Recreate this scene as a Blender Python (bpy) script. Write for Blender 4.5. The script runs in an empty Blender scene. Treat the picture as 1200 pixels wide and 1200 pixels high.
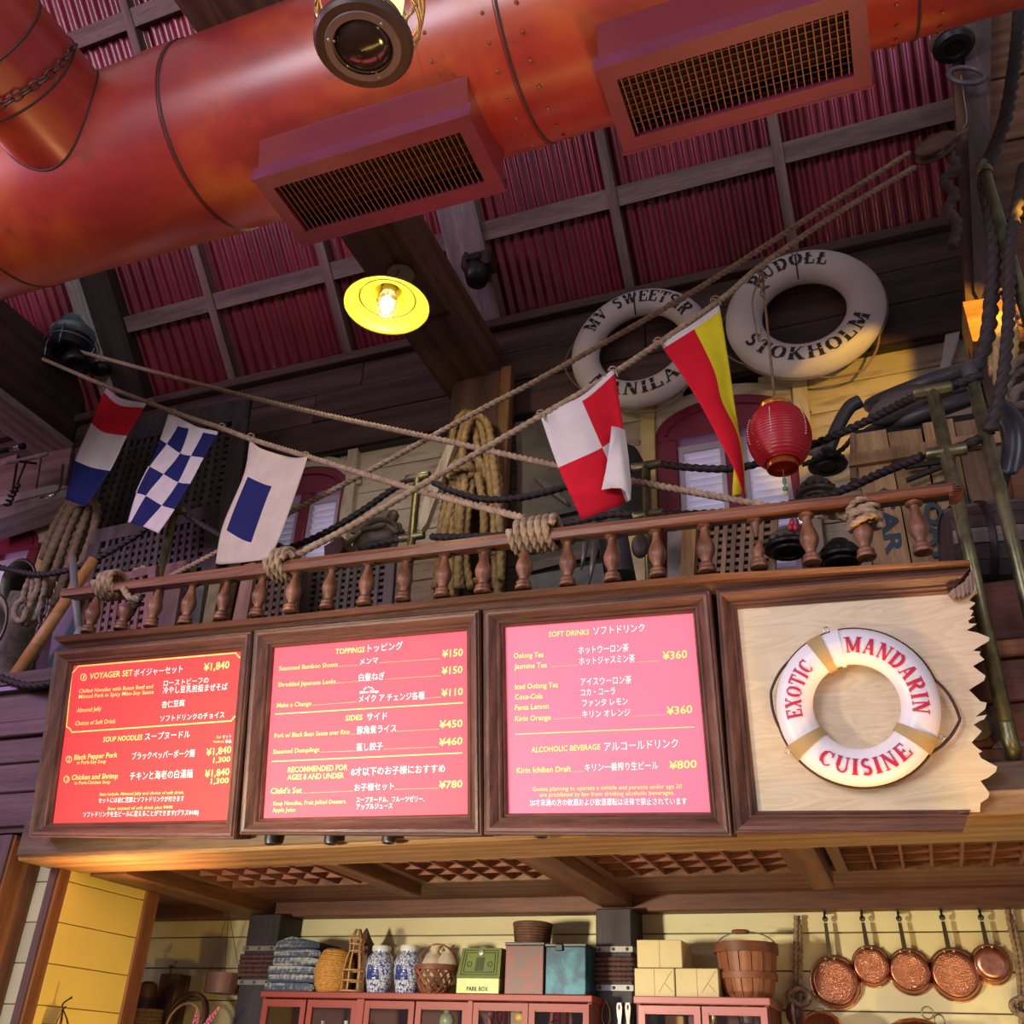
import bpy, bmesh, math, random
from mathutils import Vector as V, Matrix as MX
random.seed(7)
S = bpy.context.scene
COL = S.collection
# ---------------------------------------------------------------- camera
YAW, PIT, ROL, FPX = 0.387, 0.527, -0.045, 1148.12
_B = MX(((1,0,0),(0,0,1),(0,-1,0)))
RM = MX.Rotation(YAW,3,'Z') @ MX.Rotation(PIT,3,'X') @ _B @ MX.Rotation(ROL,3,'Z')   # columns: right, down, forward
CAM = V((0,0,1.6))
cd = bpy.data.cameras.new('camera'); cam = bpy.data.objects.new('camera', cd); COL.objects.link(cam)
cd.sensor_width = 36; cd.lens = FPX/1200*36; cd.clip_start = .05; cd.clip_end = 100
m = RM.to_4x4(); m.col[1] = -m.col[1]; m.col[2] = -m.col[2]; m.translation = CAM
cam.matrix_world = m
S.camera = cam
# ---------------------------------------------------------------- world, light, exposure
S.view_settings.view_transform = 'Standard'; S.view_settings.look = 'None'
S.view_settings.exposure = 0.0; S.view_settings.gamma = 1; S.view_settings.use_curve_mapping = False
W = bpy.data.worlds.new('world'); S.world = W; W.use_nodes = True
W.node_tree.nodes['Background'].inputs[0].default_value = (0.66,0.56,0.62,1)
W.node_tree.nodes['Background'].inputs[1].default_value = 0.42
def area(name, loc, target, size, power, col, sy=None, spread=None):
    d = bpy.data.lights.new(name,'AREA'); d.energy = power; d.color = col; d.size = size
    if sy: d.shape = 'RECTANGLE'; d.size_y = sy
    if spread: d.spread = spread
    o = bpy.data.objects.new(name,d); COL.objects.link(o); o.location = loc
    o.rotation_euler = (V(target)-V(loc)).to_track_quat('-Z','Y').to_euler()
    return o
def spot(name, loc, target, power, col, ang, blend=.3, r=.05):
    d = bpy.data.lights.new(name,'SPOT'); d.energy = power; d.color = col; d.spot_size = math.radians(ang); d.spot_blend = blend; d.shadow_soft_size = r
    o = bpy.data.objects.new(name,d); COL.objects.link(o); o.location = loc
    o.rotation_euler = (V(target)-V(loc)).to_track_quat('-Z','Y').to_euler()
    return o
# daylight through the hall's windows behind and to the left of the viewer
area('window_daylight', (-3.5,-4.5,4.2), (-1.5,4,3.6), 3.2, 320, (0.90,0.88,1.0), 2.4)
area('window_daylight', (4.2,-3.0,4.0), (-0.3,4,4.0), 2.0, 90, (1.0,0.86,0.92), 2.0)
area('hall_lamp_panel', (-8.0,-0.6,5.4), (-3.5,3.6,6.6), 1.6, 170, (1.0,0.50,0.95), 1.6)
# warm lamps of the kitchen, and added counter fill, below or beside the frame
area('counter_fill', (-3.4,1.1,1.75), (-1.3,5.44,2.05), .3, 40, (1.0,0.88,0.62), .3, 1.4)  # unseen fill light added to brighten the kitchen wall, kept out of the glass
area('counter_fill', (-1.2,3.4,1.0), (-1.2,3.9,2.5), 3.4, 16, (1.0,0.58,0.16), .3)
area('kitchen_lamp', (0.15,4.2,1.1), (0.15,5.44,1.9), 1.0, 6, (1.0,0.80,0.40), .4)
spot('kitchen_spot', (-0.1,3.7,1.0), (0.05,5.44,2.02), 34, (1.0,0.74,0.16), 24, .8)
spot('pantry_lamp', (-2.6,3.9,1.2), (-3.85,4.25,2.0), 40, (1.0,0.66,0.12), 70, .5)
spot('deck_lamp', (1.0,3.4,4.9), (0.20,5.38,5.18), 170, (1.0,0.55,0.04), 34, .12)
spot('deck_lamp', (0.9,1.2,1.4), (0.40,3.7,2.45), 90, (1.0,0.6,0.06), 14, .3)
spot('deck_lamp', (-3.3,2.6,1.0), (-3.0,3.66,2.5), 20, (1.0,0.62,0.10), 30, .3)
spot('duct_lamp', (0.2,3.3,1.3), (-0.7,2.5,5.2), 290, (1.0,0.50,0.18), 50, .8, .3)
spot('duct_lamp', (-3.4,4.0,1.6), (-3.2,2.5,5.2), 220, (1.0,0.46,0.18), 60, .8, .3)
# ---------------------------------------------------------------- pixel -> point helpers
def ray(px,py): return RM @ V((px-600,py-600,FPX))
def at(px,py,y=None,z=None,x=None):
    r = ray(px,py)
    t = (y/r.y if y is not None else (z-1.6)/r.z if z is not None else x/r.x)
    return CAM + r*t
def bp(px,py,off=0.0):                     # point on the tilted menu-board plane (leans 13 degrees towards the room)
    r = ray(px,py); k=.225                 # y + k*(z-2.5) = 3.565-off
    t = (3.565-off-k*(1.6-2.5))/(r.y+k*r.z)
    return CAM + r*t
BN = V((0,-1,-.225)).normalized()          # its outward normal
# ---------------------------------------------------------------- materials
MATS = {}
def newmat(name):
    m_ = bpy.data.materials.new(name); m_.use_nodes = True
    nt = m_.node_tree; return m_, nt, nt.nodes['Principled BSDF']
def N(nt,t,**k):
    n = nt.nodes.new(t)
    for a,b in k.items(): setattr(n,a,b)
    return n
def coord(nt, sc=(1,1,1), rnd=True):
    tc = N(nt,'ShaderNodeTexCoord'); mp = N(nt,'ShaderNodeMapping'); mp.inputs['Scale'].default_value = sc
    if rnd:
        oi = N(nt,'ShaderNodeObjectInfo'); ml = N(nt,'ShaderNodeVectorMath',operation='SCALE'); ml.inputs[0].default_value=(7.3,11.1,5.7)
        nt.links.new(oi.outputs['Random'], ml.inputs['Scale'])
        ad = N(nt,'ShaderNodeVectorMath',operation='ADD'); nt.links.new(tc.outputs['Object'],ad.inputs[0]); nt.links.new(ml.outputs[0],ad.inputs[1])
        nt.links.new(ad.outputs[0],mp.inputs[0])
    else: nt.links.new(tc.outputs['Object'],mp.inputs[0])
    return mp
def noise(nt, vec, scale, detail=4, rough=.6, dist=0):
    n = N(nt,'ShaderNodeTexNoise'); n.inputs['Scale'].default_value=scale; n.inputs['Detail'].default_value=detail
    n.inputs['Roughness'].default_value=rough; n.inputs['Distortion'].default_value=dist; nt.links.new(vec.outputs[0],n.inputs['Vector']); return n
def ramp(nt, src, stops):
    r = N(nt,'ShaderNodeValToRGB'); e = r.color_ramp.elements
    while len(e) < len(stops): e.new(.5)
    for el_,(p,c) in zip(e,stops): el_.position=p; el_.color=(*c,1) if len(c)==3 else c
    nt.links.new(src,r.inputs[0]); return r
def mixc(nt, fac, a, b, bt='MIX'):
    x = N(nt,'ShaderNodeMix',data_type='RGBA',blend_type=bt)
    for s,v in ((x.inputs['Factor'],fac),(x.inputs[6],a),(x.inputs[7],b)):
        if hasattr(v,'links') or hasattr(v,'is_output'): nt.links.new(v,s)
        elif isinstance(v,tuple): s.default_value=(*v,1) if len(v)==3 else v
        else: s.default_value=v
    return x.outputs[2]
def bump(nt, bs, h, st=.3, d=.01):
    b = N(nt,'ShaderNodeBump'); b.inputs['Strength'].default_value=st; b.inputs['Distance'].default_value=d
    nt.links.new(h,b.inputs['Height']); nt.links.new(b.outputs[0],bs.inputs['Normal'])
def wood(name, dark, light, axis='x', rough=.6, sc=1.0, bst=.35, spec=.4, var=.25):
    key=name
    if key in MATS: return MATS[key]
    m_,nt,bs = newmat(name)
    s = {'x':(1.2,14,14),'y':(14,1.2,14),'z':(14,14,1.2),'s':(1,1,1)}[axis]
    mp = coord(nt,tuple(a*sc for a in s)) if axis!='s' else coord(nt,(sc*14,)*3)
    if axis=='s':                                # grain along the 45 degree roof slope
        mp.inputs['Scale'].default_value=(1,1,1); mp.inputs['Rotation'].default_value=(math.radians(45),0,0)
        m2_=N(nt,'ShaderNodeMapping'); m2_.inputs['Scale'].default_value=(14*sc,1.2*sc,14*sc); nt.links.new(mp.outputs[0],m2_.inputs[0]); mp=m2_
    n1 = noise(nt,mp,1.0,6,.65,.6); n2 = noise(nt,mp,4.5,3,.7)
    wv = N(nt,'ShaderNodeTexWave',wave_type='RINGS',rings_direction={'s':'Y'}.get(axis,axis.upper())); wv.inputs['Scale'].default_value=.22; wv.inputs['Distortion'].default_value=6; wv.inputs['Detail'].default_value=2
    nt.links.new(mp.outputs[0],wv.inputs['Vector'])
    ad = N(nt,'ShaderNodeMath',operation='MULTIPLY_ADD'); nt.links.new(wv.outputs['Fac'],ad.inputs[0]); ad.inputs[1].default_value=.3; nt.links.new(n1.outputs['Fac'],ad.inputs[2])
    c = ramp(nt,ad.outputs[0],[(.35,dark),(.95,light)])
    g = ramp(nt,n2.outputs['Fac'],[(.3,(.62,.62,.62)),(.62,(1,1,1))])
    col = mixc(nt,1.0,c.outputs[0],g.outputs[0],'MULTIPLY')
    oi = N(nt,'ShaderNodeObjectInfo'); hv = N(nt,'ShaderNodeHueSaturation'); mr = N(nt,'ShaderNodeMapRange'); mr.inputs[3].default_value=1-var; mr.inputs[4].default_value=1+var
    nt.links.new(oi.outputs['Random'],mr.inputs[0]); nt.links.new(mr.outputs[0],hv.inputs['Value']); nt.links.new(col,hv.inputs['Color'])
    nt.links.new(hv.outputs[0],bs.inputs['Base Color']); bs.inputs['Roughness'].default_value=rough; bs.inputs['Specular IOR Level'].default_value=spec
    bump(nt,bs,n2.outputs['Fac'],bst,.004)
    MATS[key]=m_; return m_
def painted(name, base, wear, axis='x', amt=.5, rough=.55, base2=None, sc=1.0):
    if name in MATS: return MATS[name]
    m_,nt,bs = newmat(name)
    s = {'x':(1.5,9,9),'y':(9,1.5,9),'z':(9,9,1.5)}[axis]
    mp = coord(nt,tuple(a*sc for a in s)); n1=noise(nt,mp,2.2,8,.7,.3); mp2=coord(nt,(1,1,1)); n2=noise(nt,mp2,1.3,3,.6)
    b2 = base2 or tuple(c*.82 for c in base)
    b = ramp(nt,n2.outputs['Fac'],[(.35,b2),(.65,base)])
    r = ramp(nt,n1.outputs['Fac'],[(.5+amt*.0,(0,0,0)),(.66,(1,1,1))]) if amt>=.5 else ramp(nt,n1.outputs['Fac'],[(.62,(0,0,0)),(.74,(1,1,1))])
    ml = N(nt,'ShaderNodeMath',operation='MULTIPLY'); nt.links.new(r.outputs[0],ml.inputs[0]); ml.inputs[1].default_value=min(1,amt*1.2)
    col = mixc(nt,ml.outputs[0],b.outputs[0],wear)
    nt.links.new(col,bs.inputs['Base Color']); bs.inputs['Roughness'].default_value=rough
    bump(nt,bs,n1.outputs['Fac'],.25,.003)
    MATS[name]=m_; return m_
def plain(name, col, rough=.5, metal=0, spec=.5, nz=.12, nsc=8, bst=0.1, emit=None, es=1.0, trans=0, alpha=1, coat=0):
    if name in MATS: return MATS[name]
    m_,nt,bs = newmat(name)
    if nz:
        mp=coord(nt,(1,1,1)); n=noise(nt,mp,nsc,5,.65)
        c=ramp(nt,n.outputs['Fac'],[(.3,tuple(max(0,k*(1-nz*2)) for k in col)),(.7,tuple(min(1,k*(1+nz)) for k in col))])
        nt.links.new(c.outputs[0],bs.inputs['Base Color'])
        if bst: bump(nt,bs,n.outputs['Fac'],bst,.003)
    else: bs.inputs['Base Color'].default_value=(*col,1)
    bs.inputs['Roughness'].default_value=rough; bs.inputs['Metallic'].default_value=metal; bs.inputs['Specular IOR Level'].default_value=spec
    if emit: bs.inputs['Emission Color'].default_value=(*emit,1); bs.inputs['Emission Strength'].default_value=es
    if trans: bs.inputs['Transmission Weight'].default_value=trans
    if coat: bs.inputs['Coat Weight'].default_value=coat; bs.inputs['Coat Roughness'].default_value=.1
    bs.inputs['Alpha'].default_value=alpha
    MATS[name]=m_; return m_
def glass(name='cabinet_glass', rough=.02):
    if name in MATS: return MATS[name]
    m_=bpy.data.materials.new(name); m_.use_nodes=True; nt=m_.node_tree; nt.nodes.clear()
    o=N(nt,'ShaderNodeOutputMaterial'); t=N(nt,'ShaderNodeBsdfTransparent'); t.inputs[0].default_value=(.93,.95,.95,1)
    g=N(nt,'ShaderNodeBsdfGlossy'); g.inputs['Roughness'].default_value=rough; f=N(nt,'ShaderNodeFresnel'); f.inputs[0].default_value=1.5
    x=N(nt,'ShaderNodeMixShader'); nt.links.new(f.outputs[0],x.inputs[0]); nt.links.new(t.outputs[0],x.inputs[1]); nt.links.new(g.outputs[0],x.inputs[2]); nt.links.new(x.outputs[0],o.inputs[0])
    MATS[name]=m_; return m_
# ---------------------------------------------------------------- mesh builder
class MB:
    def __init__(s): s.v=[]; s.f=[]; s.mi=[]; s.cur=0
    def add(s, vs, fs):
        o=len(s.v); s.v += [tuple(p) for p in vs]
        for f in fs: s.f.append(tuple(i+o for i in f)); s.mi.append(s.cur)
        return s
    def box(s,x0,x1,y0,y1,z0,z1,T=None):
        vs=[V((x,y,z)) for z in(z0,z1) for y in(y0,y1) for x in(x0,x1)]
        if T: vs=[T@p for p in vs]
        return s.add(vs,[(0,2,3,1),(4,5,7,6),(0,1,5,4),(2,6,7,3),(0,4,6,2),(1,3,7,5)])
    def hexa(s, p):                       # 8 points: bottom ring 0-3, top ring 4-7
        return s.add(p,[(0,3,2,1),(4,5,6,7),(0,1,5,4),(1,2,6,5),(2,3,7,6),(3,0,4,7)])
    def bbox_c(s,x0,x1,y0,y1,z0,z1,c=.01,T=None):   # box with chamfered edges
        bm=bmesh.new(); bmesh.ops.create_cube(bm,size=1)
        for v in bm.verts: v.co=V(((x0+x1)/2+v.co.x*(x1-x0),(y0+y1)/2+v.co.y*(y1-y0),(z0+z1)/2+v.co.z*(z1-z0)))
        bmesh.ops.bevel(bm,geom=list(bm.edges),offset=c,segments=1,profile=.5,affect='EDGES')
        bm.verts.index_update(); vs=[(T@v.co if T else v.co.copy()) for v in bm.verts]
        fs=[[v.index for v in f.verts] for f in bm.faces]; bm.free()
        return s.add(vs,fs)
    def slab(s, poly, d):                 # poly: list of 3-D points, d: Vector of thickness
        n=len(poly); a=[V(p) for p in poly]; b=[p+d for p in a]
        return s.add(a+b,[tuple(range(n-1,-1,-1)),tuple(range(n,2*n))]+[(i,(i+1)%n,n+(i+1)%n,n+i) for i in range(n)])
    def ring_rows(s, rows, closed=True, cap=True):
        n=len(rows[0]); vs=[p for r in rows for p in r]; fs=[]
        for i in range(len(rows)-1):
            for j in range(n if closed else n-1):
                fs.append((i*n+j,i*n+(j+1)%n,(i+1)*n+(j+1)%n,(i+1)*n+j))
        if cap and closed: fs += [tuple(range(n-1,-1,-1)), tuple(range((len(rows)-1)*n,len(rows)*n))]
        return s.add(vs,fs)
    def lathe(s, prof, c=(0,0,0), ax=(0,0,1), n=20, cap=True, ref=None, sx=1, sy=1):   # prof: (radius, height)
        a=V(ax).normalized(); r=V(ref) if ref else (V((1,0,0)) if abs(a.x)<.9 else V((0,1,0)))
        u=(r-a*r.dot(a)).normalized(); w=a.cross(u); c=V(c)
        rows=[[c+a*h+(u*math.cos(2*math.pi*j/n)*sx+w*math.sin(2*math.pi*j/n)*sy)*max(rad,1e-4) for j in range(n)] for rad,h in prof]
        return s.ring_rows(rows,True,cap)
    def frames(s, pts, closed=False):
        pts=[V(p) for p in pts]; n=len(pts); out=[]; prev=None
        for i in range(n):
            if closed: t=pts[(i+1)%n]-pts[i-1]
            else: t=pts[min(i+1,n-1)]-pts[max(i-1,0)]
            t=t.normalized() if t.length>1e-9 else V((0,0,1))
            if prev is None: r=V((0,0,1)) if abs(t.z)<.9 else V((1,0,0)); u=(r-t*r.dot(t)).normalized()
            else: u=(prev-t*prev.dot(t)).normalized()
            prev=u; out.append((pts[i],u,t.cross(u)))
        return out
    def tube(s, pts, r, n=10, cap=True, closed=False):
        rr=r if isinstance(r,(list,tuple)) else [r]*len(pts)
        rows=[[p+(u*math.cos(2*math.pi*j/n)+w*math.sin(2*math.pi*j/n))*k for j in range(n)] for (p,u,w),k in zip(s.frames(pts,closed),rr)]
        if closed: rows.append(rows[0])
        return s.ring_rows(rows,True,cap and not closed)
    def rope(s, pts, r, gap=2.3, n=15, lobe=.46, step=None):     # three-strand twisted rope
        pts=resample(pts, step or r*.42); fr=s.frames(pts); rows=[]; d=0; q=fr[0][0]
        for p,u,w in fr:
            d+=(p-q).length; q=p; tw=2*math.pi*d/(r*gap*3)
            row=[]
            for j in range(n):
                a=2*math.pi*j/n; k=r*(1.12-lobe+lobe*abs(math.cos(1.5*(a-tw))))
                row.append(p+(u*math.cos(a)+w*math.sin(a))*k)
            rows.append(row)
        return s.ring_rows(rows)
    def sphere(s, c, r, n=14, m_=9, sc=(1,1,1), T=None):
        rows=[]
        for i in range(m_+1):
            a=math.pi*i/m_; rows.append([V((math.sin(a)*math.cos(2*math.pi*j/n)*r*sc[0],math.sin(a)*math.sin(2*math.pi*j/n)*r*sc[1],-math.cos(a)*r*sc[2])) for j in range(n)])
        rows=[[V(c)+((T@p) if T else p) for p in rw] for rw in rows]
        return s.ring_rows(rows,True,False)
    def torus(s, c, R_, r, ax=(0,0,1), n=40, m_=12, sz=1.0, a0=0, a1=2*math.pi, ref=None):
        a=V(ax).normalized(); rf=V(ref) if ref else (V((1,0,0)) if abs(a.x)<.9 else V((0,1,0)))
        u=(rf-a*rf.dot(a)).normalized(); w=a.cross(u); c=V(c); full=abs(a1-a0-2*math.pi)<1e-6; rows=[]
        for i in range(n+1):
            t=a0+(a1-a0)*i/n; d=u*math.cos(t)+w*math.sin(t)
            rows.append([c+d*(R_+r*math.cos(2*math.pi*j/m_))+a*r*sz*math.sin(2*math.pi*j/m_) for j in range(m_)])
        return s.ring_rows(rows,True,not full)
    def build(s, name, mat, parent=None, smooth=False, org=None, **props):
        if parent is None:
            if org is None:
                xs=[p[0] for p in s.v]; ys=[p[1] for p in s.v]; zs=[p[2] for p in s.v]
                org=((min(xs)+max(xs))/2,(min(ys)+max(ys))/2,min(zs))
        else: org=ORG[parent.name_full]
        o3=V(org); me=bpy.data.meshes.new(name); me.from_pydata([tuple(V(p)-o3) for p in s.v],[],s.f)
        mats=mat if isinstance(mat,list) else [mat]
        for q in mats: me.materials.append(q)
        if len(mats)>1: me.polygons.foreach_set('material_index',s.mi)
        if smooth: me.polygons.foreach_set('use_smooth',[True]*len(me.polygons))
        me.validate(); me.update()
        if smooth=='auto':
            me.set_sharp_from_angle(angle=math.radians(38))
        o=bpy.data.objects.new(name,me); COL.objects.link(o)
        if parent is None: o.location=o3
        else: o.parent=parent
        ORG[o.name_full]=o3
        for k,v_ in props.items(): o[k]=v_
        return o
ORG={}
def resample(pts, step):
    pts=[V(p) for p in pts]; out=[pts[0]]; acc=0
    L=sum((b-a).length for a,b in zip(pts,pts[1:])); n=max(2,int(L/step)); d=L/n; need=d
    for a,b in zip(pts,pts[1:]):
        l=(b-a).length
        if l<1e-9: continue
        pos=0
        while pos+need<=l+1e-9:
            pos+=need; out.append(a+(b-a)*(pos/l)); need=d
        need-=l-pos
    if (out[-1]-pts[-1]).length>step*.3: out.append(pts[-1])
    return out
def smooth_path(pts, k=8):                # Catmull-Rom
    p=[V(q) for q in pts]; p=[p[0]*2-p[1]]+p+[p[-1]*2-p[-2]]; out=[]
    for i in range(1,len(p)-2):
        for j in range(k):
            t=j/k; a,b,c,d=p[i-1:i+3]
            out.append(.5*((2*b)+(c-a)*t+(2*a-5*b+4*c-d)*t*t+(3*b-a-3*c+d)*t**3))
    out.append(p[-2]); return out
def thing(name, label, cat, loc, group=None):
    o=bpy.data.objects.new(name,None); COL.objects.link(o); o.location=loc; o.empty_display_size=.1
    o['label']=label; o['category']=cat
    if group: o['group']=group
    ORG[o.name_full]=V(loc); return o
def tag(o,label,cat,group=None):
    o['label']=label; o['category']=cat
    if group: o['group']=group
    return o
def struct(name, mb, mat, **k): return mb.build(name,mat,kind='structure',**k)
def instance(src, parent, loc, rot=None, scale=None):
    o=src.copy(); COL.objects.link(o); o.parent=parent; o.location=V(loc)-(ORG[parent.name_full] if parent else V((0,0,0)))
    if rot is not None: o.rotation_euler=rot
    if scale is not None: o.scale=scale
    return o
# ---------------------------------------------------------------- palette
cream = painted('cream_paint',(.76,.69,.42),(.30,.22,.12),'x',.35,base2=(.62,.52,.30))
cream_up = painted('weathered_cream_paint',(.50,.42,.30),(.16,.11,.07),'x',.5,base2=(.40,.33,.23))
yellowp = painted('yellow_paint',(.80,.62,.16),(.45,.30,.10),'y',.15,base2=(.74,.56,.14))
dark_x = wood('dark_plank_wood',(.040,.022,.018),(.115,.066,.050),'x',.6)
dark_y = wood('dark_beam_wood',(.055,.028,.018),(.14,.075,.045),'y',.6)
dark_z = wood('dark_post_wood',(.05,.026,.018),(.14,.07,.042),'z',.6)
rafter = wood('rafter_wood',(.07,.045,.035),(.17,.11,.08),'s',.65)
purlin = wood('purlin_wood',(.07,.045,.038),(.19,.13,.10),'x',.65)
honey_x = wood('honey_beam_wood',(.25,.13,.05),(.50,.29,.13),'x',.5,var=.08)
honey_y = wood('honey_joist_wood',(.10,.040,.018),(.22,.095,.042),'y',.5,var=.1)
redwood_x = wood('red_brown_wood',(.085,.032,.022),(.22,.085,.055),'x',.55,var=.12)
frame_x = wood('frame_wood',(.075,.034,.024),(.19,.088,.062),'x',.42,sc=1.6,bst=.6,var=.06)
frame_z = wood('frame_wood_upright',(.075,.034,.024),(.19,.088,.062),'z',.42,sc=1.6,bst=.6,var=.06)
lattice_w = wood('lattice_wood',(.14,.05,.03),(.26,.10,.06),'x',.6)
navy = wood('navy_painted_post',(.022,.016,.024),(.055,.042,.055),'z',.6)
# ================================================================= SETTING
corr = None
def make_corr():
    m_,nt,bs=newmat('corrugated_red_metal')
    mp=coord(nt,(1,1,1),False); n=noise(nt,mp,.9,4,.6); mp2=coord(nt,(16,1.2,1.2),False); n2=noise(nt,mp2,1,5,.7)
    c=ramp(nt,n.outputs['Fac'],[(.3,(.11,.008,.018)),(.7,(.24,.022,.034))])
    g=ramp(nt,n2.outputs['Fac'],[(.35,(.72,.66,.7)),(.65,(1,1,1))])
    nt.links.new(mixc(nt,1.0,c.outputs[0],g.outputs[0],'MULTIPLY'),bs.inputs['Base Color'])
    bs.inputs['Roughness'].default_value=.27; bs.inputs['Specular IOR Level'].default_value=.9; bs.inputs['Metallic'].default_value=.35
    return m_
corr=make_corr()
YW, YF, YU = 5.44, 5.30, 5.38
fl=MB(); fl.box(-9,3.2,-6,5.6,-.1,0); struct('floor',fl,plain('floor_boards',(.20,.12,.07),.5))
# ---- lower back wall with its cream boards
wb=struct('wall_back',MB().box(-8.2,2.4,YW+.02,YW+.1,0,2.62),plain('wall_core',(.10,.08,.05)))
rowz=[2.476,2.302,2.128,1.955,1.78,1.60,1.42]
for a,b in zip(rowz[1:],rowz):
    for x0,x1 in ((-5.6,-3.56),(-3.56,-1.46),(-1.46,.62),(.62,2.3)):
        j=random.uniform(0,.004)
        MB().bbox_c(x0+.002,x1-.002,YW-j,YW+.02,a+.003,b-.003,.003).build('plank',cream,wb)
# ---- upper back wall, leaving the windows open
WR=(-1.17,-.27,4.25,5.36,5.60); WL=(-4.36,-3.52,4.4,5.42,5.66); WLL=(-7.5,-6.50,4.5,5.40,5.62)
wu=struct('wall_back_upper',MB().box(-8.2,2.4,YU+.10,YU+.16,2.6,6.7),plain('wall_core_upper',(.05,.04,.035)))
z=2.75
while z<5.74:
    z1=min(z+.2,5.76); cuts=[-8.2]
    for w in (WLL,WL,WR):
        if z1>w[2] and z<w[4]:
            # arched head: narrow the opening towards the crown
            f=0 if z<w[3] else min(1,(z-w[3])/(w[4]-w[3]))*.28*(w[1]-w[0])
            cuts+=[w[0]+f,w[1]-f]
    cuts.append(2.2)
    for x0,x1 in zip(cuts[::2],cuts[1::2]):
        xs=[x0]; 
        while x1-xs[-1]>2.6: xs.append(xs[-1]+random.uniform(1.5,2.3))
        xs.append(x1)
        for a,b in zip(xs,xs[1:]):
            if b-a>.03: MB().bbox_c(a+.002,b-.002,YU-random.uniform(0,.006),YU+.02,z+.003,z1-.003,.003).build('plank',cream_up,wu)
    z+=.2
# ---- dark frieze boards under the roof
wf=struct('wall_frieze',MB().box(-8.2,1.6,YF+.03,YF+.09,5.72,6.62),plain('frieze_core',(.03,.02,.018)))
fz=[5.74,6.04,6.32,6.60]
for i,(a,b) in enumerate(zip(fz,fz[1:])):
    e=[-8.1,-6.05,-4.3+.4*i,-2.45,-.9-.3*i,1.3]
    for x0,x1 in zip(e,e[1:]):
        MB().bbox_c(x0+.003,x1-.003,YF-random.uniform(0,.008),YF+.03,a+.003,b-.003,.004).build('plank',dark_x,wf)
# ---- roof: bays of corrugated sheet over rafters and purlins
def RP(x,s,n): return V((x,5.35-.7071*s+.7071*n,6.6+.7071*s+.7071*n))
roof=struct('ceiling',MB().slab([RP(-8.3,-.2,.30),RP(1.35,-.2,.30),RP(1.35,6.2,.30),RP(-8.3,6.2,.30)],V((0,.03,.03))),plain('roof_outside',(.08,.03,.03)))
RX=[-8.2,-7.22,-6.045,-4.775,-3.655,-2.47,-1.295,-.125,1.04]
PS=[(.687,.824),(1.81,1.95),(2.933,3.07),(4.05,4.19),(5.17,5.31)]
def sheet(x0,x1,s0,s1,n0,pitch=.082,amp=.014):
    pitch=.105 if x0<-3 else .080
    k=7; cols=int((x1-x0)/pitch*k); rows=[]
    for s in (s0,s1):
        r=[]
        for i in range(cols+1):
            x=x0+(x1-x0)*i/cols; ph=math.sin(2*math.pi*x/pitch)
            h=math.copysign(abs(ph)**.7,ph)
            r.append(RP(x,s,n0+amp*h))
        rows.append(r)
    return MB().ring_rows(rows,False,False)
for i,(a,b) in enumerate(zip(RX,RX[1:])):
    se=[-.1]+[p[0]+.07 for p in PS]+[6.1]
    for s0,s1 in zip(se,se[1:]):
        o=sheet(a+.0,b-.0,s0,s1+.05,.105+.006*(int(s0*3)%2)).build('corrugated_sheet',corr,roof,smooth=True)
for i,x in enumerate(RX[1:]):
    w=.036 if i not in (1,4) else (.085 if i==1 else .0)
    if w==0: continue
    nb=-.0; nt_=.10
    o=MB().hexa([RP(x-w,-.12,nb),RP(x+w,-.12,nb),RP(x+w,6.1,nb),RP(x-w,6.1,nb),RP(x-w,-.12,nt_),RP(x+w,-.12,nt_),RP(x+w,6.1,nt_),RP(x-w,6.1,nt_)]).build('rafter',rafter if i!=1 else wood('grey_rafter_wood',(.20,.16,.14),(.42,.36,.33),'s',.65),roof)
# two heavier principal rafters over the tie beams
for x0,x1 in ((-2.62,-2.31),):
    MB().hexa([RP(x0,-.1,-.02),RP(x1,-.1,-.02),RP(x1,6.1,-.02),RP(x0,6.1,-.02),RP(x0,-.1,.1),RP(x1,-.1,.1),RP(x1,6.1,.1),RP(x0,6.1,.1)]).build('principal_rafter',wood('grey_rafter_wood2',(.11,.085,.075),(.24,.20,.18),'s',.65),roof)
MB().hexa([RP(-5.955,-.1,-.02),RP(-5.66,-.1,-.02),RP(-5.66,6.1,-.02),RP(-5.955,6.1,-.02),RP(-5.955,-.1,.1),RP(-5.66,-.1,.1),RP(-5.66,6.1,.1),RP(-5.955,6.1,.1)]).build('principal_rafter',wood('shadow_rafter_wood',(.015,.009,.008),(.035,.020,.016),'s',.65),roof)  # near-black wood colour stands in for the shadow beside the grey rafter
for s0,s1 in PS:
    for a,b in zip(RX,RX[1:]):
        g=.036
        MB().hexa([RP(a+g,s0,.012),RP(b-g,s0,.012),RP(b-g,s1,.012),RP(a+g,s1,.012),RP(a+g,s0,.085),RP(b-g,s0,.085),RP(b-g,s1,.085),RP(a+g,s1,.085)]).build('purlin',purlin,roof)
MB().bbox_c(-8.1,1.3,5.22,5.31,6.55,6.63,.006).build('wall_plate',dark_x,roof)
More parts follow.
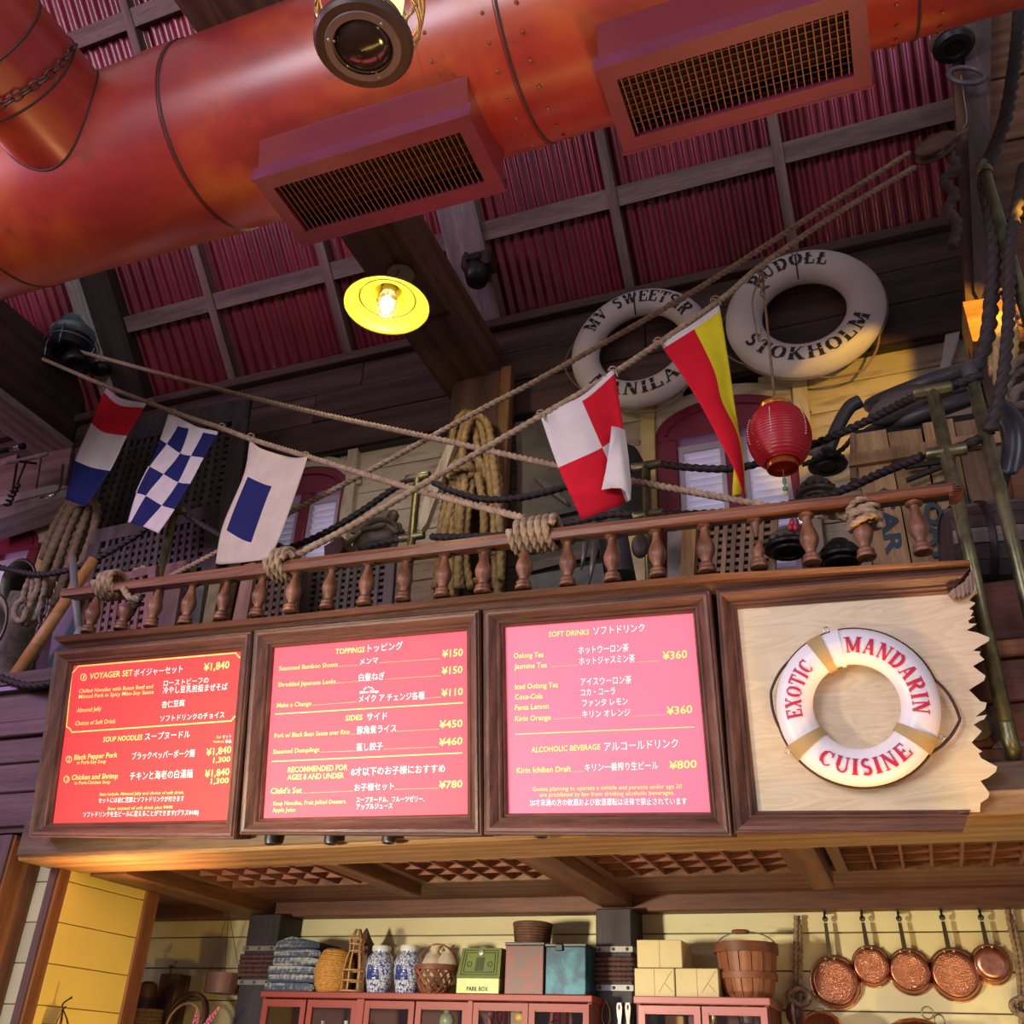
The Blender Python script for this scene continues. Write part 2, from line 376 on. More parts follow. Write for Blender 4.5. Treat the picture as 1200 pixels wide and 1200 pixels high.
# ---- tie beams and the pillar that carries one
tb=MB().bbox_c(-2.69,-2.31,.3,5.29,6.018,6.40,.012).build('tie_beam',wood('tie_beam_wood',(.07,.036,.022),(.17,.09,.05),'y',.55),None,kind='structure')
MB().bbox_c(-2.70,-2.30,4.45,5.29,5.985,6.03,.006).build('beam_plate',dark_y,tb)
tl=MB().bbox_c(-6.76,-6.40,2.2,5.29,6.349,7.12,.02).build('tie_beam',wood('left_beam_wood',(.03,.015,.012),(.07,.035,.028),'y',.6),None,kind='structure')
MB().bbox_c(-6.79,-6.37,2.2,5.29,6.29,6.352,.012).build('beam_plate',wood('lit_beam_underside',(.34,.25,.24),(.60,.48,.46),'y',.55),tl)  # pale strip paints the light on this dark beam's underside
pl_=MB().bbox_c(-2.60,-2.17,5.10,5.30,2.62,6.018,.012).build('wall_pillar',dark_z,None,kind='structure')
MB().bbox_c(-2.20,-2.12,5.06,5.14,2.62,6.0,.006).build('edge_strip',wood('amber_strip_wood',(.14,.06,.02),(.30,.14,.05),'z',.55),pl_)
side=struct('wall_left_far',MB().box(-8.75,-8.6,-2.5,5.6,0,9.5),dark_y)
struct('wall_end',MB().box(-8.6,-8.2,5.3,5.6,0,9.0),dark_z)
# ---- windows
maroon=painted('maroon_paint',(.17,.012,.030),(.07,.008,.015),'z',.2,.4)
shut_w=plain('shutter_white',(.80,.78,.86),.5,nz=.04)
shut_f=painted('shutter_frame_mauve',(.40,.33,.38),(.2,.15,.17),'z',.3)
sky_p=plain('daylit_pane',(.6,.55,.8),.3,nz=0,emit=(.62,.56,.95),es=.9)
def window(name,w,shutters,ztop,reveal=maroon):
    x0,x1,zb,zs,zt=w; y=YU-.005
    root=MB().box(x0,x1,y+.085,y+.10,zb,zs).build(name,sky_p,None,kind='structure')
    cx=(x0+x1)/2; hw=(x1-x0)/2; h=zt-zs
    arc=[V((cx+hw*math.cos(math.pi*i/16),y-.02,zs+h*math.sin(math.pi*i/16))) for i in range(17)]
    MB().slab([V((x1,y-.02,ztop+.05))]+arc+[V((x0,y-.02,ztop+.05))],V((0,.10,0))).build('arched_head',maroon,root)
    # thin raised moulding following the arch
    arc2=[V((cx+(hw-.07)*math.cos(math.pi*i/20),y-.025,zs+(h-.06)*math.sin(math.pi*i/20))) for i in range(21)]
    MB().tube(arc2,.012,6).build('arch_moulding',maroon,root)
    casing=[]
    for i in range(21):
        a=math.pi*i/20; casing.append([V((cx+(hw+k)*math.cos(a),y+dy,zs+(h+k*.8)*math.sin(a))) for k,dy in ((0,-.03),(.11,-.03),(.11,.06),(0,.06))])
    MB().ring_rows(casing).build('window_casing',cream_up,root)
    ed=[x0]+[q for s in shutters for q in s]+[x1]
    for a,b in zip(ed[::2],ed[1::2]):
        if b-a>.01: MB().bbox_c(a,b,y-.02,y+.08,zb,ztop+.06,.006).build('window_frame',maroon,root)
    MB().bbox_c(x0,x1,y-.03,y+.08,zb-.05,zb,.004).build('window_sill',maroon,root)
    for a,b in shutters:
        f=.035; sh=MB(); sh.box(a+.004,a+f,y,y+.05,zb,ztop); sh.box(b-f,b-.004,y,y+.05,zb,ztop); sh.box(a+f,b-f,y,y+.05,ztop-.05,ztop); sh.box(a+f,b-f,y,y+.05,zb,zb+.05)
        so=sh.build('shutter',shut_f,root)
        zz=zb+.06
        while zz<ztop-.07:
            T=MX.Translation((0,y+.03,zz))@MX.Rotation(math.radians(-48),4,'X')
            MB().box(a+f,b-f,-.032,.032,-.004,.004,T).build('slat',shut_w,so); zz+=.052
    return root
window('window_1',WR,[(-1.03,-.72),(-.62,-.33)],5.27)
window('window_2',WL,[(-4.20,-3.93),(-3.85,-3.58)],5.37)
window('window_3',WLL,[(-7.40,-7.04),(-6.96,-6.60)],5.30)
# tapered boards standing against the upper wall beside the windows
def board(pts,y,t,mat,name,label,cat='board',grp=None):
    o=MB().slab([at(px,py,y=y) for px,py in pts],V((0,t,0))).build(name,mat); tag(o,label,cat,grp); return o
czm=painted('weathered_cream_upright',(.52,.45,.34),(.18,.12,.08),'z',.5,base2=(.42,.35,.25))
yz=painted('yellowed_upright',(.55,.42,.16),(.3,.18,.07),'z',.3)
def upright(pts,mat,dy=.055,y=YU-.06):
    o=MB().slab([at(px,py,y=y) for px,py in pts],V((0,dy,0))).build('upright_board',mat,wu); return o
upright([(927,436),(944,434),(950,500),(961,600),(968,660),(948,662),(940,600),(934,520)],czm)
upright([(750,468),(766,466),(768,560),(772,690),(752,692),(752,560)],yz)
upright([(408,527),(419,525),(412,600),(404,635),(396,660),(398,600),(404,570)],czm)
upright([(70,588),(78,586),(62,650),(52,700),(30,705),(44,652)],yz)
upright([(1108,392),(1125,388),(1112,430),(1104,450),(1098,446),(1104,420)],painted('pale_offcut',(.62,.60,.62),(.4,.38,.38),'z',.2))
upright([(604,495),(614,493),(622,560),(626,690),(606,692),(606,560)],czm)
# ---- balcony: deck, eave beam, joists, ledger
deck=struct('balcony_deck',MB().box(-8,1.7,3.72,5.44,2.56,2.64),dark_x)
eb=MB().bbox_c(-3.93,1.7,3.655,4.0,2.414,2.585,.008).build('eave_beam',honey_x,None,kind='structure')
MB().bbox_c(-3.92,1.7,3.632,3.654,2.428,2.60,.006).build('beam_moulding',wood('beam_moulding_wood',(.08,.045,.03),(.22,.13,.08),'x',.5),eb)
lg=MB().bbox_c(-8,1.7,5.32,5.435,2.395,2.555,.006).build('ledger_beam',redwood_x,None,kind='structure')
MB().box(-4.4,1.7,4.80,5.33,2.475,2.50).build('soffit_board',redwood_x,lg)
for i,(x0,x1,ye,zb) in enumerate([(-3.80,-3.575,5.315,2.40),(-2.50,-2.39,4.86,2.414),(-1.555,-1.385,5.315,2.414),(-.432,-.335,4.89,2.412),(.62,.78,5.315,2.414)]):
    j=MB().bbox_c(x0,x1,4.0,ye,zb,2.56,.006).build('balcony_joist',honey_y,None,kind='structure')
lat_m=wood('lattice_slat_wood',(.15,.05,.03),(.27,.10,.06),'y',.6)
lat_x=wood('lattice_slat_wood_x',(.15,.05,.03),(.27,.10,.06),'x',.6)
def ceiling_grid(x0,x1,label):
    t=thing('ceiling_lattice',label,'lattice',((x0+x1)/2,4.4,2.47),'wooden lattices under the balcony')
    fr=MB(); y0,y1=4.02,4.80
    fr.box(x0,x0+.05,y0,y1,2.465,2.52); fr.box(x1-.05,x1,y0,y1,2.465,2.52); fr.box(x0+.05,x1-.05,y1-.04,y1,2.465,2.52); fr.box(x0+.05,x1-.05,y0,y0+.03,2.465,2.52)
    fr.build('lattice_frame',honey_y,t)
    n=max(2,round((x1-x0-.1)/.124)); 
    for i in range(1,n): 
        x=x0+.05+(x1-x0-.1)*i/n; MB().box(x-.006,x+.006,y0+.03,y1-.04,2.470,2.525).build('slat',lat_m,t)
    for k in range(1,6):
        y=y0+(y1-y0)*k/5.2; MB().box(x0+.05,x1-.05,y-.006,y+.006,2.476,2.531).build('slat',lat_x,t)
    return t
ceiling_grid(-3.55,-2.52,'brown lattice under the balcony above the dark post with blue striped bundle')
ceiling_grid(-2.36,-1.57,'brown lattice under the balcony between short rounded joist and thick joist')
ceiling_grid(-1.37,-.45,'brown lattice under the balcony above the wrapped boxes and bushel basket')
ceiling_grid(-.31,.60,'brown lattice under the balcony above the hanging copper pans')
ceiling_grid(.80,1.6,'brown lattice under the balcony at the far right edge')
MB().box(-8,.12,3.78,5.29,3.38,3.45).build('raised_platform',dark_x,deck)
# ---- hull planks of the balcony front, left and right of the menu boards
hull=wood('hull_plank_wood',(.055,.030,.030),(.15,.085,.080),'x',.5)
hullr=wood('hull_plank_red',(.075,.022,.016),(.19,.06,.04),'x',.5)
hf=struct('balcony_front_left',MB().box(-8,-3.83,3.76,3.84,2.58,3.29),plain('hull_core',(.03,.02,.02)))
for a,b,o in ((2.585,2.75,.0),(2.755,2.90,.0),(2.905,3.035,.0),(3.04,3.12,.03),(3.125,3.29,.0)):
    MB().bbox_c(-8,-3.83,3.70-o,3.78,a,b,.006).build('plank',hull,hf)
MB().bbox_c(-8,-3.83,3.66,3.84,3.285,3.32,.006).build('cap_rail',plain('steel_edge',(.06,.065,.09),.35,.6),hf)
MB().box(-8,-3.9,3.76,5.3,2.56,2.60).build('soffit_board',hull,hf)
hr=struct('balcony_front_right',MB().box(.1,1.7,3.76,3.84,2.58,3.29),plain('hull_core',(.03,.02,.02)))
for a,b,o,mm in ((2.42,2.50,.09,honey_x),(2.505,2.58,.05,honey_x),(2.585,2.66,.02,hullr),(2.665,2.82,0,hullr),(2.825,2.98,0,hullr),(2.985,3.05,.02,wood('hull_plank_bright',(.16,.05,.02),(.34,.13,.05),'x',.5)),(3.055,3.29,0,hullr)):
    MB().bbox_c(.1,1.7,3.70-o,3.78,a,b,.006).build('plank',mm,hr)
# ---- pantry corner at the lower left: posts and the two boarded walls
po=wood('corner_post_wood',(.13,.045,.02),(.30,.12,.045),'z',.5,var=.06)
pd=wood('corner_post_dark',(.07,.035,.035),(.15,.08,.08),'z',.5,var=.06)
def two_tone_post(name,x0,x1,y0,y1,z1):
    r=MB().bbox_c(x0,x1,y0,y1,0,z1,.005).build(name,po,None,kind='structure')
    MB().bbox_c(x0,x1-.012,y0-.012,y0,0,z1,.003).build('face_board',pd,r); return r
two_tone_post('corner_post',-4.45,-4.045,3.72,3.93,2.55)
two_tone_post('corner_post',-3.905,-3.85,3.86,3.93,2.50)
two_tone_post('corner_post',-3.885,-3.84,4.49,4.60,2.55)
wl=struct('wall_left',MB().box(-3.90,-3.862,3.93,4.50,0,2.55),plain('wall_core_side',(.3,.2,.08)))
for a,b in zip([.9,1.12,1.30,1.475,1.65,1.825,2.0,2.18,2.365],[1.12,1.30,1.475,1.65,1.825,2.0,2.18,2.365,2.54]):
    MB().bbox_c(-3.865,-3.85,3.932,4.49,a+.002,b-.002,.002).build('panel',yellowp,wl)
ws=struct('wall_left_front',MB().box(-4.05,-3.905,3.935,3.97,0,2.5),plain('wall_core_side',(.3,.2,.08)))
creamv=painted('strip_cream_paint',(.66,.60,.40),(.32,.26,.16),'x',.35)
for a,b in zip([1.3,1.475,1.65,1.825,2.0,2.18,2.365],[1.475,1.65,1.825,2.0,2.18,2.365,2.50]):
    MB().bbox_c(-4.046,-3.906,3.92,3.936,a+.002,b-.002,.002).build('panel',creamv,ws)
# ---- timber cabin front at the right edge
cabx=wood('cabin_board_wood',(.10,.045,.02),(.24,.11,.05),'x',.5); cabz=wood('cabin_post_wood',(.055,.036,.036),(.15,.10,.10),'z',.6)
wr=struct('wall_right',MB().slab([at(a,b,y=4.62) for a,b in((1146,-40),(1300,-40),(1300,460),(1166,470),(1146,380))],V((0,.05,0))),cabz)
for k,(ya,yb) in enumerate([(-60,93),(96,168),(171,262),(265,345)]):
    MB().slab([at(1158,ya,y=4.55),at(1300,ya-26,y=4.55),at(1300,yb-28,y=4.55),at(1158,yb,y=4.55)],V((0,.07,0))).build('plank',cabx,wr)
MB().slab([at(a,b,y=4.42) for a,b in((1127,-20),(1163,-40),(1157,330),(1148,352),(1142,340),(1134,150))],V((0,.20,0))).build('corner_board',cabz,wr)
MB().slab([at(a,b,y=4.46) for a,b in((1112,-20),(1128,-20),(1143,345),(1150,440),(1163,560),(1150,560),(1138,450),(1128,300))],V((0,.12,0))).build('corner_board',dark_z,wr)
MB().slab([at(a,b,y=4.30) for a,b in((1128,354),(1300,325),(1300,385),(1200,400),(1140,400))],V((0,.25,0))).build('ledge_board',wood('cabin_ledge_wood',(.20,.085,.02),(.40,.18,.05),'x',.5),wr)
MB().slab([at(a,b,y=4.38) for a,b in((1138,400),(1163,398),(1180,470),(1186,500),(1160,480))],V((0,.16,0))).build('bracket',dark_z,wr)
MB().slab([at(a,b,y=4.50) for a,b in((1160,385),(1300,365),(1300,760),(1205,700),(1180,560))],V((0,.05,0))).build('shade_board',wood('cabin_shade_wood',(.02,.012,.012),(.05,.03,.03),'z',.6),wr)
MB().slab([at(a,b,y=4.0) for a,b in((1184,548),(1300,520),(1300,700),(1205,700),(1196,640))],V((0,.25,0))).build('crate_side',cabx,wr)
# ================================================================= AIR DUCT
def make_duct_mat():
    m_,nt,bs=newmat('orange_red_duct_paint')
    mp=coord(nt,(1,1,1),False); n=noise(nt,mp,1.1,4,.6,.4); c=ramp(nt,n.outputs['Fac'],[(.30,(.25,.018,.026)),(.48,(.38,.040,.022)),(.64,(.50,.105,.014))])
    n2=noise(nt,mp,5.5,9,.78); d=ramp(nt,n2.outputs['Fac'],[(.57,(0,0,0)),(.70,(.8,.8,.8))])
    nt.links.new(mixc(nt,d.outputs[0],c.outputs[0],(.13,.035,.02)),bs.inputs['Base Color'])
    r=ramp(nt,n.outputs['Fac'],[(.3,(.30,.30,.30)),(.7,(.44,.44,.44))]); nt.links.new(r.outputs[0],bs.inputs['Roughness'])
    bs.inputs['Specular IOR Level'].default_value=.6; bs.inputs['Coat Weight'].default_value=.5; bs.inputs['Coat Roughness'].default_value=.25
    bump(nt,bs,n2.outputs['Fac'],.08,.004); return m_
ductm=make_duct_mat()
boxm=painted('dark_red_box_paint',(.17,.016,.026),(.07,.012,.012),'x',.35,.36,base2=(.22,.030,.020),sc=.5)
seam_m=plain('dark_seam',(.05,.02,.015),.6); rivet_m=plain('rivet_metal',(.30,.10,.04),.4,.3)
grille_m=plain('grille_purple_maroon',(.17,.022,.055),.42,spec=.6,nsc=5); slat_m=plain('grille_slat_brown',(.16,.05,.035),.4,.2)
DY,DZ,DR=2.424,5.51,.446
duct=thing('air_duct','huge orange-red round air duct hung across the ceiling','air duct',(-1.5,DY,DZ-DR))
def cylx(x0,x1,r,n=64):
    return MB().lathe([(r,x0),(r,x1)],(0,DY,DZ),(1,0,0),n,False)
xs=[-7.2,-5.2,-3.86,-2.60,-1.37,-1.01,.50,1.9]
for a,b in zip(xs,xs[1:]):
    cylx(a,b,DR,72).build('duct_section',ductm,duct,smooth=True)
for x in (-5.2,-3.86,-2.60,-1.01,.50):
    MB().lathe([(DR-.01,x-.007),(DR+.006,x-.005),(DR+.006,x+.005),(DR-.01,x+.007)],(0,DY,DZ),(1,0,0),72,False).build('seam',seam_m,duct,smooth=True)
for x0,x1 in ((-2.79,-2.61),(-1.37,-1.02)):
    MB().lathe([(DR-.002,x0),(DR+.007,x0+.004),(DR+.007,x1-.004),(DR-.002,x1)],(0,DY,DZ),(1,0,0),72,False).build('joint_band',ductm,duct,smooth='auto')
rv=MB()
for x in (-1.32,-1.07,-.93,.42,.58):
    for k in range(26):
        a=2*math.pi*k/26; c=V((x,DY+(DR+.006)*math.cos(a),DZ+(DR+.006)*math.sin(a))); rv.sphere(c,.009,6,4)
rv.build('rivets',rivet_m,duct,smooth=True,kind='stuff')
# side branch running towards the hall
BX,BZ,BR=-3.251,5.471,.284
prof=[]
n=56; rows=[]
for yy in (DY-.2,1.5,.9,-.6):
    rows.append([V((BX+BR*math.cos(2*math.pi*j/n),yy if yy<DY-.25 else DY-math.sqrt(max(DR**2-(BR*math.sin(2*math.pi*j/n)+BZ-DZ)**2,0))+.02,BZ+BR*math.sin(2*math.pi*j/n))) for j in range(n)])
MB().ring_rows(rows,True,False).build('branch_pipe',ductm,duct,smooth=True)
MB().tube([rows[0][j]+V((0,-.02,0)) for j in range(n)],.006,6,False,True).build('seam',seam_m,duct)
for y in (1.62,1.83):
    MB().lathe([(BR-.004,-.006),(BR+.005,-.004),(BR+.005,.004),(BR-.004,.006)],(BX,y,BZ),(0,1,0),56,False).build('seam',seam_m,duct,smooth=True)
# chain round the branch
cn=thing('chain','rusty chain slung round the side branch of the orange duct','chain',(BX,1.75,BZ-BR))
chm=plain('dark_chain_metal',(.10,.06,.05),.5,.6)
def chain_links(path, L, r, parent, mat, n=8):
    pts=resample(path,L*.78); 
    for i in range(len(pts)-1):
        p=(pts[i]+pts[i+1])/2; d=(pts[i+1]-pts[i]).normalized(); u=d.cross(V((0,0,1)) if abs(d.z)<.9 else V((1,0,0))).normalized(); w=d.cross(u)
        if i%2: u,w=w,u
        pp=[p+d*(L/2*math.cos(2*math.pi*k/10))+u*(L*.3*math.sin(2*math.pi*k/10)) for k in range(10)]
        MB().tube(pp,r,5,False,True).build('link',mat,parent,smooth=True)
cpath=[V((BX+(BR+.02)*math.cos(a),1.80+.04*math.sin(a),BZ+(BR+.02)*math.sin(a))) for a in [math.radians(q) for q in range(160,380,5)]]
chain_links(cpath,.055,.005,cn,chm)
# grille boxes under the duct
def grille(x0,x1,y0,y1,z,ns,wires,light):
    bx=MB(); e=.0
    bx.hexa([V((x0,y0,z)),V((x1,y0,z)),V((x1,y1,z)),V((x0,y1,z)),V((x0,y0-.045,z+.225)),V((x1,y0-.045,z+.225)),V((x1,y1,z+.28)),V((x0,y1,z+.28))])
    bx.f=bx.f[1:]      # open underneath
    b=bx.build('grille_box',boxm,duct)
    MB().box(x0+.02,x1-.02,y0+.02,y1-.02,z+.09,z+.10).build('dark_interior',plain('duct_interior',(.012,.004,.003),.9),b)
    f=.052; fr=MB()
    fr.box(x0-.01,x1+.01,y0-.01,y0+f,z-.018,z+.012); fr.box(x0-.01,x1+.01,y1-f,y1+.01,z-.018,z+.012)
    fr.box(x0-.01,x0+f,y0+f,y1-f,z-.018,z+.012); fr.box(x1-f,x1+.01,y0+f,y1-f,z-.018,z+.012)
    fr.box(x0-.018,x1+.018,y0-.018,y0-.01,z-.022,z+.05); fr.box(x0-.018,x1+.018,y1+.01,y1+.018,z-.022,z+.05)
    fr.build('grille_frame',grille_m,b)
    for i in range(ns):
        x=x0+f+(x1-x0-2*f)*(i+.5)/ns
        T=MX.Translation((x,0,z+.004))@MX.Rotation(math.radians(4 if light else -28),4,'Y')
        MB().box(-.0022,.0022,y0+f-.003,y1-f+.003,-(.006 if light else .016),(.006 if light else .016),T).build('slat',slat_m if not light else plain('grille_slat_lit',(.30,.13,.10),.35,.3),b)  # paler slats of the second grille paint their lit edges
    w=MB()
    for k in range(1,wires+1):
        y=y0+(y1-y0)*k/(wires+1); w.box(x0+f,x1-f,y-.002,y+.002,z+.02,z+.024)
    w.build('wires',slat_m,b,kind='stuff')
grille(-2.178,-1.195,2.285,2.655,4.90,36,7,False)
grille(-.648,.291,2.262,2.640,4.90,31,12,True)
MB().tube(smooth_path([at(577,148,y=2.66),at(588,165,y=2.70),at(592,178,y=2.72)],6),.006,6).build('conduit',plain('pale_conduit',(.5,.42,.32),.5),duct)
# ================================================================= MENU BOARDS
glare_cols=[(.86,.055,.055),(.88,.10,.14),(.90,.17,.26)]  # same red signs; the growing pink is glare painted into the colours
def P(crop): ox,oy,sc=crop; return lambda x,y:(ox+x/sc, oy+y/sc)
C1,C2,C3,C4=P((40,730,4.2857)),P((290,710,4.138)),P((570,690,4.0)),P((840,660,3.3333))
MPROF=[(0,0),(0,.045),(.06,.055),(.14,.052),(.20,.060),(.34,.058),(.50,.044),(.66,.030),(.74,.034),(.80,.030),(.86,.018),(.92,.020),(1,.010),(1,-.01)]
def molding(o0,o1,i0,i1,mat,parent,name='frame_rail',back=-.03):
    rows=[]
    for a,b in ((o0,i0),(o1,i1)):
        r=[a.lerp(b,t)+BN*h for t,h in MPROF]; r.append(b+BN*back); r.append(a+BN*back); rows.append(r)
    return MB().ring_rows([rows[0],rows[1]]).build(name,mat,parent,smooth=False)
gold=plain('menu_gold_lettering',(1.0,.66,.16),.5,nz=0,emit=(1,.68,.20),es=.6)
whitel=plain('menu_white_lettering',(1,.95,.86),.5,nz=0,emit=(1,.93,.85),es=.55)
_tc={}
def text_mesh(s, bold=.02, shear=0.0):
    k=(s,bold,shear)
    if k not in _tc:
        c=bpy.data.curves.new('t','FONT'); c.body=s; c.size=1; c.offset=bold; c.shear=shear; c.resolution_u=2; c.fill_mode='FRONT'
        o=bpy.data.objects.new('t',c); COL.objects.link(o)
        me=bpy.data.meshes.new_from_object(o.evaluated_get(bpy.context.evaluated_depsgraph_get()))
        _tc[k]=([v.co.copy() for v in me.vertices],[tuple(p.vertices) for p in me.polygons]); 
        bpy.data.objects.remove(o); bpy.data.curves.remove(c); bpy.data.meshes.remove(me)
    return _tc[k]
def put_text(mb, s, a, b, h, cap, off=.004, bold=.022, shear=0.0):
    vs,fs=text_mesh(s,bold,shear)
    if not vs: return
    x0=min(v.x for v in vs); x1=max(v.x for v in vs)
    A=bp(a[0],a[1],off); Bq=bp(b[0],b[1],off); ex=(Bq-A); W_=ex.length; ex.normalize()
    ey=BN.cross(ex).normalized(); 
    if ey.z<0: ey=-ey
    H=(bp(a[0],a[1]-h,off)-A).dot(ey)
    mb.add([A+ex*((v.x-x0)/(x1-x0)*W_)+ey*(v.y/cap*H) for v in vs],fs)
def cjk(s): return any(ord(c)>0x2000 for c in s)
def lines(mb, P_, pts, wpx):
    q=[bp(*P_(*p),.005) for p in pts]; w=(bp(*P_(pts[0][0],pts[0][1]+wpx),0)-bp(*P_(*pts[0]),0)).length/2
    for a,b in zip(q,q[1:]):
        d=(b-a).normalized(); u=BN.cross(d)*w; mb.add([a-u-d*w,b-u+d*w,b+u+d*w,a+u-d*w],[(0,1,2,3)])
def panel(name,label,Pc,outer,inner,col,texts,lns,extra=None,group='menu boards over the counter'):
    O=[bp(*Pc(*p)) for p in outer]; I=[bp(*Pc(*p),.0) for p in inner]
    base=(O[2]+O[3])/2
    t=thing(name,label,'menu board',base,group)
    MB().slab([p-BN*.055 for p in O],BN*.035).build('back_panel',frame_x,t)
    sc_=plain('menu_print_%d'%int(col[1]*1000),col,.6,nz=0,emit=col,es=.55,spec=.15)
    names=[(0,1),(1,2),(2,3),(3,0)]
    for i,(a,b) in enumerate(names):
        molding(O[a],O[b],I[a],I[b],frame_x if i%2==0 else frame_z,t)
    g=MB(); w=MB()
    for s,a,b,h in texts:
        c_=cjk(s.replace('¥','')); put_text(w if c_ else g,s,Pc(*a),Pc(*b),h/ (Pc(1,0)[0]-Pc(0,0)[0])**-1 if False else h*(Pc(0,1)[1]-Pc(0,0)[1]),.86 if c_ else .72,bold=0.0 if c_ else (.016 if h>=24 else .006),shear=0 if c_ else .06)
    for pts,wd in lns: lines(g,Pc,pts,wd)
    pr_=MB().slab([p-BN*.012 for p in I],BN*.014)
    pr_.cur=1; pr_.add(g.v,g.f); pr_.cur=2; pr_.add(w.v,w.f)
    if extra: extra(pr_)
    pr_.build('menu_print',[sc_,gold,whitel],t)
    return t,g
T1=[("VOYAGER SET",(278,282),(495,264),30),("ボイジャーセット",(500,268),(745,246),36),("¥1,840",(852,242),(980,227),38),("1",(243,282),(253,281),18),
("Chilled Noodles with Roast Beef and",(225,352),(597,328),20),("Minced Pork in Spicy Miso-Soy Sauce",(223,380),(600,355),20),("ローストビーフの",(650,316),(875,300),30),("冷やし豆乳担担まぜそば",(645,354),(970,334),34),
("Almond Jelly",(213,450),(337,440),22),("杏仁豆腐",(640,425),(755,415),32),("Choice of Soft Drink",(205,515),(408,503),22),("ソフトドリンクのチョイス",(633,494),(955,474),30),
("SOUP NOODLES",(345,598),(542,586),26),("スープヌードル",(555,587),(782,574),36),("Set",(915,580),(938,578),14),("セット",(945,580),(990,576),18),("Noodle only",(900,602),(955,600),12),("単品",(960,603),(990,601),17),
("2",(170,693),(180,692),18),("Black Pepper Pork",(200,688),(417,674),26),("in Pork-Soy Soup",(215,710),(360,703),18),("ブラックペッパーポーク麺",(490,685),(805,670),36),("¥1,840",(865,668),(990,652),36),("1,300",(898,703),(985,696),28),
("3",(160,793),(170,792),18),("Chicken and Shrimp",(188,788),(420,780),26),("in Pork-Chicken Soup",(203,812),(382,806),18),("チキンと海老の白湯麺",(480,787),(795,774),40),("¥1,840",(858,776),(980,763),36),("1,300",(886,809),(977,803),28),
("Sets include Almond Jelly and choice of soft drink.",(328,868),(753,858),16),("セットには杏仁豆腐とソフトドリンクが付きます",(323,903),(752,893),26),("Beer instead of soft drink plus ¥440",(370,940),(695,932),16),("ソフトドリンクを生ビールに変えることができます(プラス¥440)",(245,974),(825,963),26)]
bord=[(190,252),(205,238),(222,218),(1013,151),(1026,168),(1043,180),(1022,462),(1004,472),(990,492),(190,549),(180,532),(162,520),(190,252)]
T2=[("TOPPINGS",(427,234),(568,224),26),("トッピング",(583,222),(752,208),36),("Seasoned Bamboo Shoots",(153,314),(438,294),22),("メンマ",(545,284),(633,276),30),("¥150",(945,250),(1045,241),36),
("Shredded Japanese Leeks",(148,393),(427,376),22),("白髪ねぎ",(540,364),(665,355),36),("¥150",(943,333),(1043,325),36),("Make a Change",(142,493),(310,483),22),("メイク ア チェンジ各種",(540,466),(858,449),34),("¥110",(942,440),(1045,431),36),
("SIDES",(475,557),(557,552),26),("サイド",(578,554),(677,548),36),("Pork w/ Black Bean Sauce over Rice",(130,640),(495,621),22),("豚角煮ライス",(530,620),(722,609),37),("¥450",(932,593),(1043,586),36),
("Steamed Dumplings",(124,718),(348,706),22),("蒸し餃子",(528,702),(655,695),36),("¥460",(930,679),(1043,671),36),("RECOMMENDED FOR",(195,808),(485,795),27),("AGES 8 AND UNDER",(193,844),(467,835),27),("8才以下のお子様におすすめ",(503,822),(958,804),38),
("Child's Set",(112,911),(263,907),28),("お子様セット",(518,896),(710,888),34),("¥780",(930,886),(1043,879),36),("Soup Noodles, Fruit Jellied Dessert,",(124,968),(478,957),20),("Apple Juice",(120,1000),(232,997),20),("スープヌードル、フルーツゼリー、",(528,953),(858,947),27),("アップルジュース",(528,986),(703,981),27)]
T3=[("SOFT DRINKS",(292,226),(482,214),25),("ソフトドリンク",(502,214),(742,198),38),("Oolong Tea",(128,326),(268,319),25),("Jasmine Tea",(130,376),(284,368),25),("ホットウーロン茶",(432,304),(667,291),36),("ホットジャスミン茶",(435,355),(697,341),36),("¥360",(828,333),(943,323),38),
("Iced Oolong Tea",(134,471),(337,461),25),("Coca-Cola",(134,519),(264,514),25),("Fanta Lemon",(134,569),(293,561),25),("Kirin Orange",(134,621),(303,614),25),("アイスウーロン茶",(442,452),(680,441),36),("コカ・コーラ",(443,501),(604,493),34),("ファンタ レモン",(450,551),(663,541),34),("キリン オレンジ",(450,603),(675,593),34),("¥360",(848,591),(967,581),38),
("ALCOHOLIC BEVERAGE",(210,767),(535,753),26),("アルコールドリンク",(553,759),(900,741),42),("Kirin Ichiban Draft",(142,864),(397,856),26),("キリン一番搾り生ビール",(462,854),(805,843),36),("¥800",(860,846),(988,838),38),
("Guests planning to operate a vehicle and persons under age 20",(217,948),(917,935),20),("are prohibited by law from drinking alcoholic beverages.",(250,975),(882,965),20),("20才未満の方の飲酒および飲酒運転は法律で禁止されています",(204,1016),(940,1009),30)]
def rings1(mb):
    mb.cur=1
    for c,r in (((248,273),17),((175,685),16),((163,785),16)):
        q=[bp(*C1(c[0]+r*.95*math.cos(a),c[1]+r*1.1*math.sin(a)),.0035) for a in [2*math.pi*i/20 for i in range(20)]]; ri=[bp(*C1(c[0]+r*.72*math.cos(a),c[1]+r*.85*math.sin(a)),.0035) for a in [2*math.pi*i/20 for i in range(20)]]
        mb.add(q+ri,[(i,(i+1)%20,20+(i+1)%20,20+i) for i in range(20)])
def emblem2(mb):
    mb.cur=2; put_text(mb,"Make a Change",C2(543,426),C2(636,419),3.2,.72,shear=.3)
    for k in range(5):
        a=math.pi*(.1+.2*k); p=C2(588+22*math.cos(a),408-14*math.sin(a)); mb.add([bp(p[0]+1.2*math.cos(b),p[1]+1.0*math.sin(b),.005) for b in (0,1.26,2.5,3.77,5.0)],[(0,1,2,3,4)])
